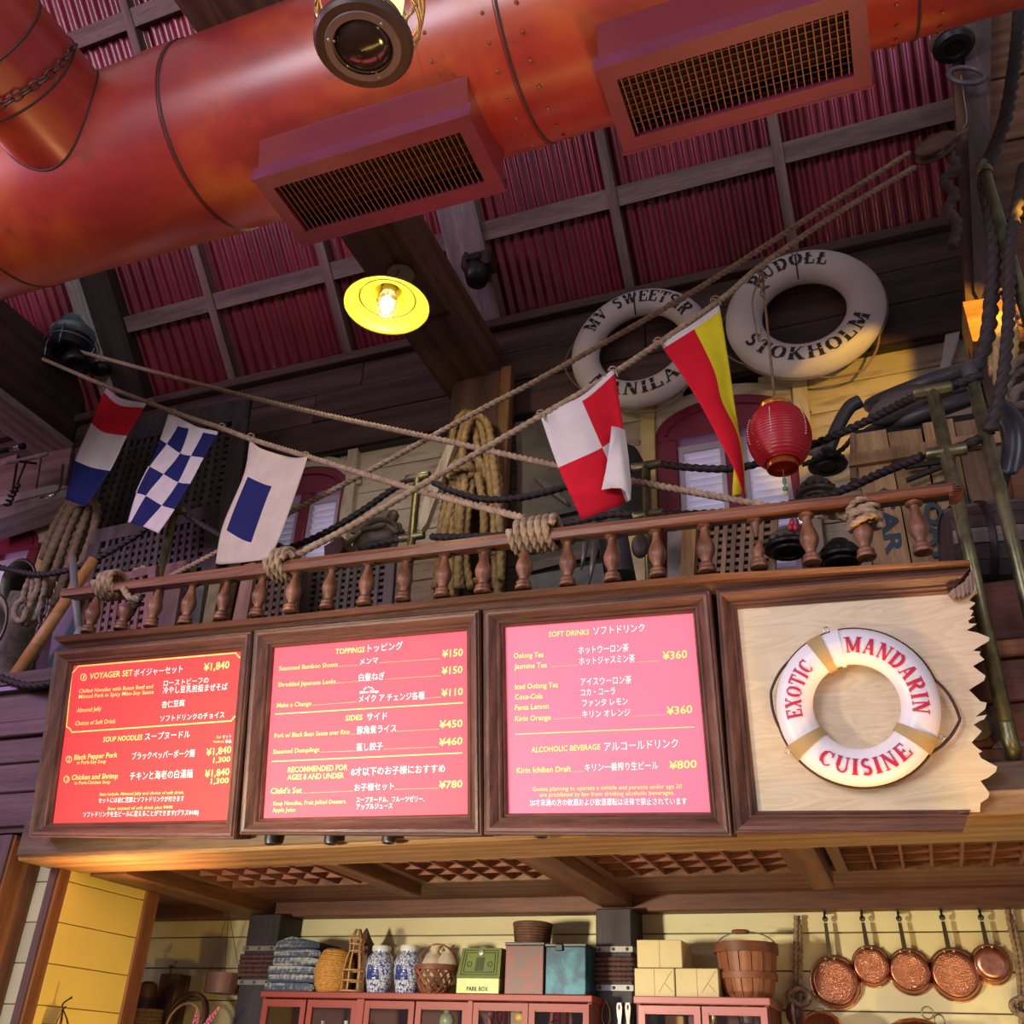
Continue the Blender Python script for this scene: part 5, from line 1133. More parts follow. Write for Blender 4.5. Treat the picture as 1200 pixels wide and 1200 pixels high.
tbn,tbx,tbz=tin('square turquoise blue metal tin at the right end of the cabinet',637,685,1105.5,mottled('turquoise_tin',(.004,.018,.045),(.008,.05,.09),(.025,.13,.17),(.03,.05,.11),6,.2,.6),dl,5.02)
MB().bbox_c(tbx-.05,tbx-.012,5.005,5.02,tbz-.035,tbz-.004,.003).build('hasp',plain('black_hasp',(.02,.02,.02),.4,.5),tbn)
bkc=V((at(624,1102,y=5.15).x,5.15,trz)); t=thing('wicker_basket','round dark wicker basket on top of the worn red tin','basket',bkc); wk=plain('dark_wicker',(.13,.05,.03),.7,nz=.3,nsc=50); Rk=23*mpp(624,1095,5.15)
MB().lathe([(0,0),(Rk*.84,0),(Rk*.94,.095),(Rk*.88,.095),(Rk*.8,.01),(0,.01)],bkc,(0,0,1),32,False).build('basket_wall',wk,t,smooth='auto')
wv=MB()
for k in range(7):
    h=.008+k*.013; r=Rk*(.84+.10*h/.095)+.003; wv.tube([bkc+V(((r+.0035*math.sin(i*math.pi/1.0+k*math.pi))*math.cos(2*math.pi*i/44),(r+.0035*math.sin(i*math.pi/1.0+k*math.pi))*math.sin(2*math.pi*i/44),h)) for i in range(44)],.0055,5,False,True)
wv.build('woven_strands',wk,t,kind='stuff')
MB().torus(bkc+V((0,0,.097)),Rk*.95,.009,(0,0,1),36,8).build('braided_rim',wk,t,smooth=True)
# ---- wrapped boxes on the right cabinet
wp=plain('cream_wrapping_paper',(.60,.50,.27),.6,nz=.04); wd=plain('shaded_carton_side',(.22,.17,.10),.7)
def wrapped(label,pa,pb,pt,pbm,seam,y0=5.03,diag=True):
    xa=at(pa,pbm,y=y0).x; xb=at(pb,pbm,y=y0).x; z0=bz if pbm>1150 else bz+.125; z1=z0+.122
    t=thing('wrapped_box',label,'box',((xa+xb)/2,y0+.12,z0),'cream wrapped boxes'); MB().bbox_c(xa,xb,y0,y0+.24,z0,z1,.003).build('box_wrap',wp,t)
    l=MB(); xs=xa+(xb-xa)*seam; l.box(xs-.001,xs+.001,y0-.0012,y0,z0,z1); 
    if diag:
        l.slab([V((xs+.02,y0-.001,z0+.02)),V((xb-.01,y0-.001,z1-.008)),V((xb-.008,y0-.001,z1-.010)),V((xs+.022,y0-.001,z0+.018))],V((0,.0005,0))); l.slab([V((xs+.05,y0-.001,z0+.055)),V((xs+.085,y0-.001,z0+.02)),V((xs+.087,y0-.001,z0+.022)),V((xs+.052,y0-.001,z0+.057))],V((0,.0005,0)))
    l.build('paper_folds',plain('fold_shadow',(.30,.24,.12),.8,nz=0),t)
wrapped('cream wrapped box at the lower left of three beside the dark post',744,791,1139,1167,.5)
wrapped('cream wrapped box at the lower right of three beside the bushel basket',792.5,843,1139,1167,.5)
wrapped('cream wrapped box on top of the two others',747,800,1113,1138,.5,diag=False)
# ---- bushel basket
Yb=5.15; c=at(878,1166,y=Yb); c.z=bz; t=thing('bushel_basket','reddish brown slatted bushel basket with a wire handle on the rose cabinet','basket',c); sb_=mpp(878,1140,Yb); bw3=wood('bushel_slat_wood',(.20,.065,.03),(.38,.15,.075),'z',.5,var=.12); RT=36*sb_; RBm=31*sb_; HB=52*sb_*1.10
nS=15
def bprof(f): return RBm*.72+(RT*.985-RBm*.72)*min(1,f*1.0)**.38
for i in range(nS):
    a0=2*math.pi*(i+.04)/nS; a1=2*math.pi*(i+.96)/nS; rows=[]
    for k in range(9):
        f=k/8; r=bprof(f); r2=r-.006; z=HB*f
        rows.append([c+V((r*math.cos(a0),r*math.sin(a0),z)),c+V((r*1.006*math.cos((a0+a1)/2),r*1.006*math.sin((a0+a1)/2),z)),c+V((r*math.cos(a1),r*math.sin(a1),z)),c+V((r2*math.cos(a1),r2*math.sin(a1),z)),c+V((r2*math.cos(a0),r2*math.sin(a0),z))])
    MB().ring_rows(rows).build('slat',bw3,t)
bwx=wood('bushel_hoop_wood',(.16,.05,.025),(.30,.11,.06),'x',.5)
for f,h in ((.945,.022),(.42,.014)):
    r=bprof(f)+.004; MB().lathe([(r-.004,HB*f-h),(r+.005,HB*f-h),(r+.006,HB*f+h),(r-.004,HB*f+h)],c,(0,0,1),40,False).build('hoop',bwx,t,smooth='auto')
MB().lathe([(0,.002),(RBm*.72,.002),(RBm*.72,.01),(0,.01)],c,(0,0,1),20).build('basket_bottom',bwx,t)
hp=[c+V((RT*math.cos(a),0,HB+.075*math.sin(a)-.01)) for a in [math.pi*i/20 for i in range(21)]]
MB().tube(hp,.003,6).build('wire_handle',iron,t,smooth=True)
MB().lathe([(.008,-.04),(.011,-.02),(.011,.02),(.008,.04)],hp[10]+V((-.02,0,.0)),(1,0,0),10).build('handle_grip',bwx,t,smooth=True)
# ---- copper pans hanging on the wall
def hammered():
    m_,nt,bs=newmat('hammered_copper'); mp=coord(nt,(1,1,1),False); v=N(nt,'ShaderNodeTexVoronoi'); v.inputs['Scale'].default_value=190; nt.links.new(mp.outputs[0],v.inputs['Vector'])
    bs.inputs['Base Color'].default_value=(.66,.27,.17,1); bs.inputs['Metallic'].default_value=.85; bs.inputs['Roughness'].default_value=.33
    bump(nt,bs,v.outputs['Distance'],.9,.004); return m_
hc=hammered(); cop=plain('polished_copper',(.50,.20,.11),.25,.95,nz=.12); brz=plain('pan_handle_iron',(.10,.065,.045),.4,.6)
for i,(tx_,ty,hx,hy,cx_,cy_,r,lab) in enumerate([(966.6,1074,972.5,1121,978.4,1150,28.5,'large copper pan, leftmost of the five on the cream wall'),(1010,1073.5,1016.5,1110,1021,1131,22,'small copper pan, second from left on the cream wall'),(1052.8,1073.5,1061,1115,1066.4,1137.3,24.5,'medium copper pan in the middle of the five'),(1103.3,1072,1112.5,1115,1119.7,1140.8,28.5,'large copper pan, second from right on the cream wall'),(1148.7,1072,1157,1109.5,1162,1129,21.5,'small copper pan with a smooth bottom, rightmost on the cream wall')]):
    Yp=5.385; c=at(cx_,cy_,y=Yp); Rp=r*mpp(cx_,cy_,Yp)*1.02; A=at(tx_,ty,y=Yp); Bq=at(hx,hy,y=Yp); t=thing('copper_pan',lab,'pan',c,'copper pans on the kitchen wall'); nn=V((0,-1,0))
    MB().lathe([(Rp*.985,-.05),(Rp,-.048),(Rp*.90,-.012),(Rp*.83,.0),(Rp*.80,.0)],c,nn,48,False).build('pan_side',cop,t,smooth=True)
    MB().torus(c-nn*.048,Rp,.004,nn,48,6).build('pan_lip',plain('bright_copper_rim',(.70,.36,.18),.2,.95),t,smooth=True)
    MB().lathe([(0,.003),(Rp*.5,.0025),(Rp*.80,.001),(Rp*.80,-.006)],c,nn,48,False).build('pan_bottom',hc if i<4 else plain('smooth_copper',(.80,.34,.24),.3,.9,nz=.3,nsc=20),t,smooth=True)
    d=(A-Bq).normalized(); w=V((1,0,0)); n0=V((0,-.008,0)); e=(c+(Bq-c).normalized()*Rp*.9)
    MB().hexa([e-w*.011,e+w*.011,e+w*.011+n0,e-w*.011+n0,A-w*.008-d*.03,A+w*.008-d*.03,A+w*.008+n0-d*.03,A-w*.008+n0-d*.03]).build('handle',brz,t)
    MB().torus(A-d*.012+n0*.5,.010,.004,nn,16,6,ref=(1,0,0)).build('hanging_eye',brz,t,smooth=True)
    for sx in (-.02,.02): MB().sphere(e+V((sx,-.012,-.008)),.007,8,6).build('rivet',plain('bright_rivet',(.85,.6,.45),.25,.9),t,smooth=True)
    h=MB().tube([A+V((0,.05,.022)),A+V((0,-.014,.016)),A+V((0,-.018,-.006)),A+V((0,-.006,-.012))],.006,6).build('wall_hook',plain('black_hook_iron',(.02,.018,.018),.5,.4)); tag(h,'black iron wall hook, %s of the five copper pans'%['over the leftmost','over the second','over the middle','over the fourth','over the rightmost'][i],'hook','pan hooks')
# hanging ropes with pulley
def hang_rope(label,pts,Y,r,knotpx):
    t=thing('hanging_rope',label,'rope',at(*pts[-1],y=Y)); 
    for o in (-.010,.010): MB().rope(smooth_path([at(a,b,y=Y-.01)+V((o*(1 if k else .3),.01*math.sin(k+o*100),0)) for k,(a,b) in enumerate(pts)],5),r).build('strand',hempd if 0 else plain('tan_wall_rope',(.30,.20,.13),.85,nz=.25,nsc=40),t,smooth=True)
    c=at(*knotpx,y=Y-.03); kn=[c+V((.040*math.cos(k*.55)*(1+.3*math.sin(k*.21)),.024*math.sin(k*.9),.035*math.sin(k*.55)+.0*k)) for k in range(46)]
    MB().rope(kn,r).build('knot',plain('tan_wall_rope',(.30,.20,.13),.85,nz=.25,nsc=40),t,smooth=True); return t
hang_rope('tan rope with a knot and block hanging left of the copper pans',[(934,1073),(935,1100),(935,1140),(936,1165),(938,1215)],5.40,.012,(937,1168))
hang_rope('tan rope hanging at the right edge beyond the last copper pan',[(1181,1066),(1187,1090),(1194,1120),(1198,1160),(1200,1215)],5.40,.011,(1199,1180))
c=at(931,1188,y=5.36); t=thing('rope_block','dark wooden pulley block on the rope left of the pans','pulley',c-V((0,0,.06))); MB().sphere(c,.05,16,10,(.8,.5,1.1)).build('cheek',plain('dark_block_wood',(.10,.035,.03),.4),t,smooth=True); MB().torus(c,.050,.008,(1,0,0),24,6,sz=1).build('strop',hemp,t,smooth=True)
# copper vessels at the bottom edge
for px,py,r,lab in ((964,1212,26,'copper pot rim at the bottom edge beneath the first pan'),(1075,1222,38,'copper cauldron at the bottom edge with ring handles')):
    Yv=5.2; c=at(px,py,y=Yv); Rv=r*mpp(px,py,Yv); t=thing('copper_pot',lab,'pot',c-V((0,0,.12))); MB().lathe([(0,-.12),(Rv*.7,-.12),(Rv*.98,-.04),(Rv,.02),(Rv*.8,.065),(Rv*.45,.09),(0,.10)],c,(0,0,1),36).build('pot_body',cop,t,smooth=True)
    MB().torus(c+V((0,0,.03)),Rv*1.0,.006,(0,0,1),36,6).build('pot_rim',cop,t,smooth=True)
    if px>1000:
        for qx,qy,a in ((1087,1187,0),(1101,1196,.6)): MB().torus(at(qx,qy,y=5.16),.024,.0035,(math.sin(a),-1,0),24,6).build('ring_handle',plain('brass_wire',(.35,.25,.08),.35,.8),t,smooth=True)
    else: MB().bbox_c(c.x-.02,c.x+.02,Yv-.03,Yv-.015,c.z+.075,c.z+.105,.003).build('lug',brz,t)
# utensils on the right dark post
t=at(710,1172,y=5.17); q=thing('whisk','small brass tongs hanging on the dark post between the cabinets','tongs',t-V((0,0,.14)))
for sx in (-1,1): MB().tube(smooth_path([t,t+V((.018*sx,0,-.04)),t+V((.020*sx,0,-.085)),t+V((.006*sx,0,-.11))],5),.0035,5).build('arm',plain('dark_brass_wire',(.25,.16,.08),.4,.7),q,smooth=True)
MB().lathe([(.006,-.18),(.012,-.16),(.010,-.12),(.005,-.105)],t,(0,0,1),12).build('handle',plain('copper_handle',(.45,.20,.10),.35,.5),q,smooth=True)
for px,lab in ((725.5,'ivory spoon handle, left of two on the dark post'),(735.5,'ivory spoon handle, right of two on the dark post')):
    t=at(px,1175,y=5.17); mb=MB(); iv=plain('ivory_handle',(.72,.68,.62),.35)
    pts=[(-.010,0),(.010,0),(.014,-.02),(.012,-.05),(.007,-.08),(.007,-.2),(-.007,-.2),(-.007,-.08),(-.012,-.05),(-.014,-.02)]
    mb.slab([t+V((x,0,z)) for x,z in pts],V((0,.008,0))); o=mb.build('ladle_handle',iv); tag(o,lab,'spoon','ivory spoons on the post')
    MB().sphere(t+V((0,-.001,-.02)),.006,8,6,(.8,.4,2)).build('hanging_slot',plain('dark_slot',(.05,.04,.04),.7),o)
# ---- dim pantry behind the yellow wall
YP=5.38
c=at(261,1152,y=5.20); t=thing('hanging_basin','brown wooden basin hanging on three thin cords in the pantry','basin',c-V((0,0,.05))); sp_=mpp(261,1152,5.2); Rn=21*sp_
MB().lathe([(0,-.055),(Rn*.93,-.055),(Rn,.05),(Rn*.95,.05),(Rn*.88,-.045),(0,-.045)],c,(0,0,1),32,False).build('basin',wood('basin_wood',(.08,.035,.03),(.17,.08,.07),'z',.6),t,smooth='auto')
hk=at(268,1066,y=5.2)
for dx,dy in ((-1,0),(.45,-.6),(.6,.6)): MB().tube([hk,c+V((Rn*dx,Rn*dy,.05))],.0022,4).build('cord',plain('black_cord',(.02,.015,.01),.7,nz=0),t)
MB().tube([hk+V((0,0,.03)),hk+V((0,-.015,.0)),hk+V((0,0,-.02)),hk+V((0,.012,-.005))],.005,6).build('hook',brz,t)
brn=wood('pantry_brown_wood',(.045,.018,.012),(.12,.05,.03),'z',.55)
a,b_=at(188,1178,y=5.3),at(211,1141,y=5.3); t=thing('mill_box','tall brown wooden box with an iron hook on top in the pantry','box',((a.x+b_.x)/2,5.34,1.7)); 
MB().bbox_c(at(188,1142,y=5.27).x,at(209,1142,y=5.27).x,5.27,5.40,1.62,at(200,1141,y=5.27).z,.005).build('box_body',brn,t); hk=at(201,1138,y=5.27)
MB().tube(smooth_path([hk+V((-.01,0,-.02)),hk+V((-.006,0,.0)),hk+V((-.016,0,.028)),hk+V((.010,0,.02)),hk+V((.022,0,.055))],5),.005,6).build('iron_hook',brz,t,smooth=True)
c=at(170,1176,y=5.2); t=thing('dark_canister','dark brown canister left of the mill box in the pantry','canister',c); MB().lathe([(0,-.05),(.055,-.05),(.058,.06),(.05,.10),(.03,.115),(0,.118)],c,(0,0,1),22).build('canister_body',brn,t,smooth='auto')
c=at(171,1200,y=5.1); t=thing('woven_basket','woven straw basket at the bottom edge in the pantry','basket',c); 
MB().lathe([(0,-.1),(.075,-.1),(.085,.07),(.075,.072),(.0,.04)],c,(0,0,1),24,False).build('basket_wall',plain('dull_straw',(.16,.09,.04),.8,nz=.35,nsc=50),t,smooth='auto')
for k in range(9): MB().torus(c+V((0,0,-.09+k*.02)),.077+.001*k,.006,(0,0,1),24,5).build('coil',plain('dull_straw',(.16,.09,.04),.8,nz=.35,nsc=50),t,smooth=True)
c=at(219,1192,y=5.1); t=thing('round_sieve','round wooden sieve leaning at the bottom edge of the pantry','sieve',c-V((0,0,.14))); Rq=25*mpp(219,1192,5.1)
MB().torus(c,Rq,.016,(0,-1,.25),48,8,sz=1.6).build('outer_hoop',brn,t,smooth=True); MB().torus(c+V((0,-.03,-.03)),Rq*.86,.008,(0,-1,.25),48,6).build('inner_hoop',plain('pale_hoop',(.36,.24,.12),.5),t,smooth=True)
t=thing('flower_spray','pink hyacinth-like flowers at the bottom edge of the pantry','flowers',at(243,1210,y=4.95)); pk=plain('pink_petals',(.62,.16,.30),.6); 
for (x0,y0,x1,y1) in ((228,1204,231,1184),(240,1204,257,1180),(238,1208,247,1190)):
    A=at(x0,y0,y=4.95); Bq=at(x1,y1,y=4.95); fl_=MB()
    for k in range(26):
        f=k/25; a=k*2.4; r=.016*(1-f*.75); fl_.sphere(A.lerp(Bq,f)+V((r*math.cos(a),r*math.sin(a)*.8,.002*math.sin(a*3))),.0075*(1-.4*f),6,4)
    fl_.build('flower_spike',pk,t,smooth=True,kind='stuff'); MB().tube([A-V((0,0,.08)),A],.003,4).build('stem',plain('green_stem',(.06,.14,.04),.6),t)
# ornament before the yellow panels
c=at(74,1204,y=4.02); t=thing('wire_bird_cage','dark wire cage top with a twig finial before the yellow panels','cage',c-V((0,0,.05))); bk=plain('blackened_wire',(.035,.02,.015),.5,.5)
tp=at(74,1183,y=4.02)
for k in range(5):
    a=math.pi*2*k/5; MB().tube([tp,tp.lerp(c,.5)+V((.02*math.cos(a),.02*math.sin(a),0)),c+V((.045*math.cos(a),.045*math.sin(a),-.03))],.0025,5).build('wire',bk,t)
MB().tube(smooth_path([tp,at(73,1178,y=4.02),at(76,1174,y=4.02),at(84,1169,y=4.02)],5),[.004]*15+[.006],6).build('twig',bk,t,smooth=True)
MB().tube([tp+V((-.01,0,-.005)),tp+V((.012,0,.012))],.004,5).build('twig',bk,t)
MB().box(c.x-.09,c.x+.06,3.98,4.06,c.z+.0,c.z+.012).build('perch',bk,t)
# ================================================================= INNER RAIL: brass stanchions and tarred ropes
bras=plain('green_aged_brass',(.20,.19,.10),.38,.75,nz=.3,nsc=14); grp_s='aged brass stanchions behind the balustrade'
def stanchion(label,px,py,Y,z0,r=.024,cap=True,mid=None,elbow=False,mat=None,grp=grp_s):
    c=at(px,py,y=Y); m_=mat or bras; t=thing('stanchion',label,'stanchion',(c.x,Y,z0),grp)
    MB().tube([V((c.x,Y,z0)),V((c.x,Y,(z0+c.z)/2)),c],r,14).build('post_tube',m_,t,smooth=True)
    if cap: MB().lathe([(r*.9,-.075),(r*1.05,-.07),(r*1.05,.07),(r*.9,.075)],c,(1,0,0),12,True).build('top_sleeve',m_,t,smooth='auto')
    if mid: MB().lathe([(r*.85,-.075),(r*.95,-.07),(r*.95,.07),(r*.85,.075)],V((c.x,Y,at(px,mid,y=Y).z)),(1,0,0),12,True).build('middle_sleeve',m_,t,smooth='auto')
    return t,c
YS=4.22
stanchion('short aged brass stanchion behind the rail below the chequered flag',205,600,YS,2.65,mid=None)
stanchion('aged brass stanchion behind the rail below the crossing of the pale ropes',490,559,YS,2.65,mid=628)
stanchion('aged brass stanchion in front of the right window beside the folded flag',757,546,YS,2.65,mid=603)
s4,c4=stanchion('tall aged brass stanchion reaching past the broken handrail end down to a flange',1093,458,3.60,2.70,r=.027,mid=532)
b4=at(1187,862,y=3.60)
MB().tube(smooth_path([V((c4.x,3.60,2.72)),V((c4.x+.0,3.60,2.66)),V((c4.x+.005,3.62,2.63)),V((c4.x+.005,3.70,2.62))],6),.027,14).build('bent_foot',bras,s4,smooth=True)
MB().lathe([(0,0),(.07,0),(.07,-.008),(.0,-.01)],V((c4.x+.005,3.685,2.62)),(0,-1,0),28).build('flange',plain('flange_bronze',(.16,.13,.09),.45,.6),s4,smooth='auto')
s5,c5=stanchion('tall aged brass stanchion with a thick rope end at its top right of the crates',1137,436,3.62,2.66,r=.026,cap=False)
MB().lathe([(.030,-.03),(.034,-.02),(.034,.03),(.028,.04)],c5,(0,0,1),14).build('rope_collar',plain('dark_whipping',(.05,.04,.045),.7),s5,smooth='auto')
s6,c6=stanchion('highest brass stanchion in the upper right corner with rope at its top',1153,198,3.60,2.66,r=.026,cap=False)
MB().lathe([(.030,-.03),(.034,-.02),(.034,.03),(.028,.04)],c6,(0,0,1),14).build('rope_collar',bras,s6,smooth='auto')
s7=at(1160,846,y=3.68); MB().lathe([(0,0),(.06,0),(.06,-.008),(.025,-.012),(.025,-.05),(.0,-.055)],V((.385,3.685,2.75))-V((.10,0,0)),(0,-1,0),24).build('flange',plain('flange_bronze',(.16,.13,.09),.45,.6),s4,smooth='auto')
t=thing('stanchion','grey leaning pipe stanchion at the left end of the handrail','stanchion',at(95,742,y=3.5)); MB().tube([at(93,742,y=3.52),at(88,700,y=3.55),at(85,652,y=3.58)],.020,12).build('post_tube',plain('grey_pipe_paint',(.17,.17,.17),.55,.2),t,smooth=True)
MB().lathe([(.034,0),(.034,.03),(.026,.045)],at(94,746,y=3.52),(0,0,1),14).build('foot_collar',plain('grey_pipe_paint',(.17,.17,.17),.55,.2),t,smooth='auto')
def tarred(label,pts,Y=YS,r=.019,mat=tarr):
    p=[at(a,b,y=(Y if len(q)<3 else q[2])) for q in pts for a,b in [q[:2]]]
    o=MB().rope(smooth_path(p,6),r).build('tarred_rope',mat,smooth=True); tag(o,label,'rope','dark tarred ropes of the inner rail'); return o
tarred('dark rope sagging from the left edge up to the stanchion below the chequered flag',[(-20,660),(10,667),(50,673),(95,663),(140,640),(175,617),(192,606)])
tarred('dark rope running from the chequered flag stanchion behind the white flag',[(218,602),(245,620),(270,632),(300,640),(330,640)])
tarred('dark rope rising behind the pale ropes to the stanchion at their crossing',[(318,648),(350,638),(385,622),(425,598),(455,577),(475,564)])
tarred('dark rope sagging between the crossing stanchion and the folded red and white flag',[(506,564),(535,577),(570,585),(610,583),(650,574),(700,560),(742,548)])
tarred('lower dark rope between the crossing stanchion and the right window stanchion',[(505,629),(545,629),(600,626),(660,614),(715,603),(745,602)])
tarred('lower dark rope left of the crossing stanchion over the wooden blocks',[(430,640),(455,634),(476,630)])
tarred('dark rope from the right window stanchion passing behind the pennant and paper lantern',[(775,544,4.22),(810,548,4.22),(860,549,4.22),(905,538,4.20),(960,518,4.1),(1010,496,3.94),(1050,476,3.78),(1080,461,3.62)])
tarred('lower dark rope from the right window stanchion to the crate slats',[(772,603,4.22),(820,602,4.22),(880,598,4.2),(930,590,4.14),(985,575,3.98),(1035,553,3.8),(1080,535,3.62)])
tarred('short dark rope between the two tall brass stanchions over the crates',[(1108,530,3.6),(1128,523,3.6),(1148,514,3.6)])
tarred('lowest dark rope at the left edge under the rope coil',[(-10,790),(30,803),(65,799),(92,790),(120,765),(150,722),(165,700)],3.62)
tarred('short dark rope end at the top of the tall brass stanchion',[(1108,455,3.6),(1128,448,3.6),(1150,440,3.6)])
thk=plain('thick_black_rope',(.030,.018,.019),.7,nz=.25,nsc=30)
def thick(label,pts,Y,r=.030): 
    o=MB().rope(smooth_path([at(a,b,y=Y) for a,b in pts],6),r).build('thick_rope',thk,smooth=True); tag(o,label,'rope','thick dark ropes at the right edge'); return o
thick('thick dark rope hanging from the top edge to the highest stanchion',[(1197,-20),(1193,40),(1187,90),(1178,140),(1163,180),(1154,196)],3.60)
thick('thick dark rope from the highest stanchion down to the stanchion by the crates',[(1153,212),(1160,250),(1165,300),(1162,350),(1157,395),(1147,425),(1138,434)],3.62)
thick('thick dark rope at the far right falling onto the second brass stanchion',[(1200,195),(1192,240),(1184,290),(1183,340),(1181,390),(1176,440),(1168,480),(1160,505)],3.56,.024)
# ================================================================= GRATINGS
def grating(label,quad,Y,nx,ny,mat,t_=.03,fw=.10,slot=.45,parts=True,grp='wooden deck gratings stacked on the balcony'):
    A,B_,C_,D_=[at(px,py,y=Y if not isinstance(Y,(list,tuple)) else Y[i]) for i,(px,py) in enumerate(quad)]      # TL TR BR BL
    def P_(u,v): return A.lerp(B_,u).lerp(D_.lerp(C_,u),v)
    t=thing('grating',label,'grating',D_,grp); nrm=(B_-A).cross(D_-A).normalized()
    if nrm.y<0: nrm=-nrm
    d=nrm*t_
    def bar(u0,u1,v0,v1,nm,off=0): return MB().hexa([P_(u0,v1)+nrm*off+d,P_(u1,v1)+nrm*off+d,P_(u1,v1)+nrm*off,P_(u0,v1)+nrm*off,P_(u0,v0)+nrm*off+d,P_(u1,v0)+nrm*off+d,P_(u1,v0)+nrm*off,P_(u0,v0)+nrm*off]).build(nm,mat,t)
    bar(0,1,0,fw,'frame_board',-.004); bar(0,1,1-fw,1,'frame_board',-.004); bar(0,fw,fw,1-fw,'frame_board',-.004); bar(1-fw,1,fw,1-fw,'frame_board',-.004)
    for i in range(1,nx): u=fw+(1-2*fw)*i/nx; w=(1-2*fw)/nx*(1-slot)/2; bar(u-w,u+w,fw,1-fw,'slat')
    for k in range(1,ny): v=fw+(1-2*fw)*k/ny; w=(1-2*fw)/ny*(1-slot)/2; bar(fw,1-fw,v-w,v+w,'slat',.006)
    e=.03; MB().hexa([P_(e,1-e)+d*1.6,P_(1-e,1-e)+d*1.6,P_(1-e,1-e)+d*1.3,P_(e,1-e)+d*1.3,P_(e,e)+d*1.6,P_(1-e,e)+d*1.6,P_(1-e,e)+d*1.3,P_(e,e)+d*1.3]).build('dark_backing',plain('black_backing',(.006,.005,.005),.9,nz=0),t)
    return t
gdk=wood('grating_dark_wood',(.022,.018,.018),(.062,.050,.048),'z',.45); gbr=wood('grating_brown_wood',(.09,.05,.035),(.20,.12,.085),'z',.6); grd=wood('grating_red_wood',(.085,.035,.028),(.19,.09,.07),'z',.55); gdb=wood('grating_dim_wood',(.05,.035,.028),(.12,.085,.065),'z',.6)
grating('large dark wooden grating leaning against the wall behind the blue flags',[(128,497),(294,466),(256,745),(30,800)],5.0,17,26,gdk,slot=.38)
grating('dark wooden grating standing before the larger one behind the chequered flag',[(108,622),(258,590),(248,750),(66,800)],4.6,16,14,wood('grating_grey_wood',(.035,.026,.024),(.085,.066,.060),'z',.5),fw=.10,slot=.5)
grating('reddish wooden grating low behind the leftmost balusters',[(98,684),(184,662),(172,760),(84,775)],4.05,8,8,grd,slot=.5)
grating('brown wooden grating behind the balusters below the white flag',[(292,672),(352,660),(346,735),(280,750)],4.05,6,7,gbr,slot=.5)
grating('dim brown wooden grating behind the balusters right of the white flag',[(356,664),(464,642),(458,730),(346,745)],4.25,10,9,gdb,slot=.5)
grating('brown wooden grating behind the broken baluster at the right',[(812,612),(912,598),(908,685),(806,695)],4.1,8,8,wood('grating_tan_wood',(.13,.075,.04),(.27,.165,.09),'z',.6),slot=.5,fw=.08)
def plank(label,pts,Y,mat,name='plank',cat='plank',grp='loose boards stacked behind the balusters',t_=.03):
    o=MB().slab([at(px,py,y=Y) for px,py in pts],V((0,t_,0))).build(name,mat); tag(o,label,cat,grp); return o
gm_=plain('grey_green_board',(.10,.10,.09),.6,nz=.3)
plank('slanted purple brown board behind the third baluster',[(196,676),(214,672),(203,740),(184,742)],3.95,wood('plank_purple_brown',(.10,.05,.04),(.20,.11,.09),'z',.6))
plank('grey board end behind the fourth baluster',[(226,672),(242,668),(232,738),(215,740)],4.1,gm_)
plank('olive painted board behind the fifth baluster',[(248,668),(262,666),(247,736),(236,738)],4.0,plain('olive_board',(.14,.12,.03),.6,nz=.3))
plank('warm brown board left of the brown grating behind the balusters',[(286,662),(300,658),(287,735),(270,738)],3.92,wood('plank_warm_brown',(.12,.06,.035),(.26,.14,.08),'z',.6))
plank('amber brown board beside the brown grating under the right window',[(800,618),(816,614),(812,690),(796,692)],4.05,wood('plank_amber',(.18,.09,.025),(.36,.19,.06),'z',.6))
plank('pale grey board behind the balusters under the right window',[(782,622),(800,618),(799,690),(782,692)],4.25,plain('pale_grey_board',(.36,.34,.30),.6,nz=.2),'plank')
plank('yellowed curved offcut board behind the balusters under the folded flag',[(736,628),(752,626),(748,640),(756,650),(760,690),(748,690),(742,660)],4.3,plain('yellowed_offcut',(.46,.36,.16),.6,nz=.2),'plank')
plank('blue grey board leaning at the left end of the balcony',[(72,690),(92,688),(80,800),(50,812),(62,740)],4.0,plain('blue_grey_board',(.05,.07,.11),.5,nz=.2))
# ================================================================= ROPE COILS
def coil(label,loops,Y,r,mat,grp='rope coils hung on the upper wall',base=None,tie=None):
    t=thing('rope_coil',label,'rope coil',at(*loops[0][len(loops[0])//2],y=Y),grp)
    for k,L in enumerate(loops):
        p=[at(a,b,y=Y-.035*(k%3)-.01*k*.3) for a,b in L]; MB().rope(smooth_path(p,5),r,step=r*.75).build('rope_loop',mat,t,smooth=True)
    if tie:
        c=at(*tie[0],y=Y-.12); w=tie[1]*mpp(*tie[0],Y)
        MB().rope([c+V((w*math.cos(a),.05*math.sin(a),.012*a/3)) for a in [i*.35 for i in range(54)]],r*.8).build('lashing',mat,t,smooth=True)
    return t
loops=[[(548,690),(538,620),(520,560),(515,520),(530,487),(548,492),(552,520),(546,500)]]
loops=[[(522,640),(523,600),(528,540),(533,500),(545,484),(556,492),(560,530),(565,580),(572,640)],[(530,700),(529,640),(532,580),(538,520),(548,492),(562,495),(570,530),(577,590),(580,650)],[(540,690),(537,630),(540,560),(545,510),(556,488),(572,498),(578,540),(585,600),(587,680)],[(515,650),(518,610),(531,560),(550,535),(568,550),(577,600),(580,690)],[(555,560),(548,600),(545,650),(552,690)],[(560,556),(567,600),(566,660),(568,694)],[(528,642),(532,670),(545,684),(562,678),(572,650)],[(510,690),(516,650),(527,600),(541,560)],[(524,560),(536,552),(545,562),(540,600),(536,690)],[(585,560),(586,610),(588,660),(582,700)]]
coil('big golden rope coil hanging on the pillar behind the crossing pale ropes',loops,5.02,.026,goldr,tie=((541,556),12))
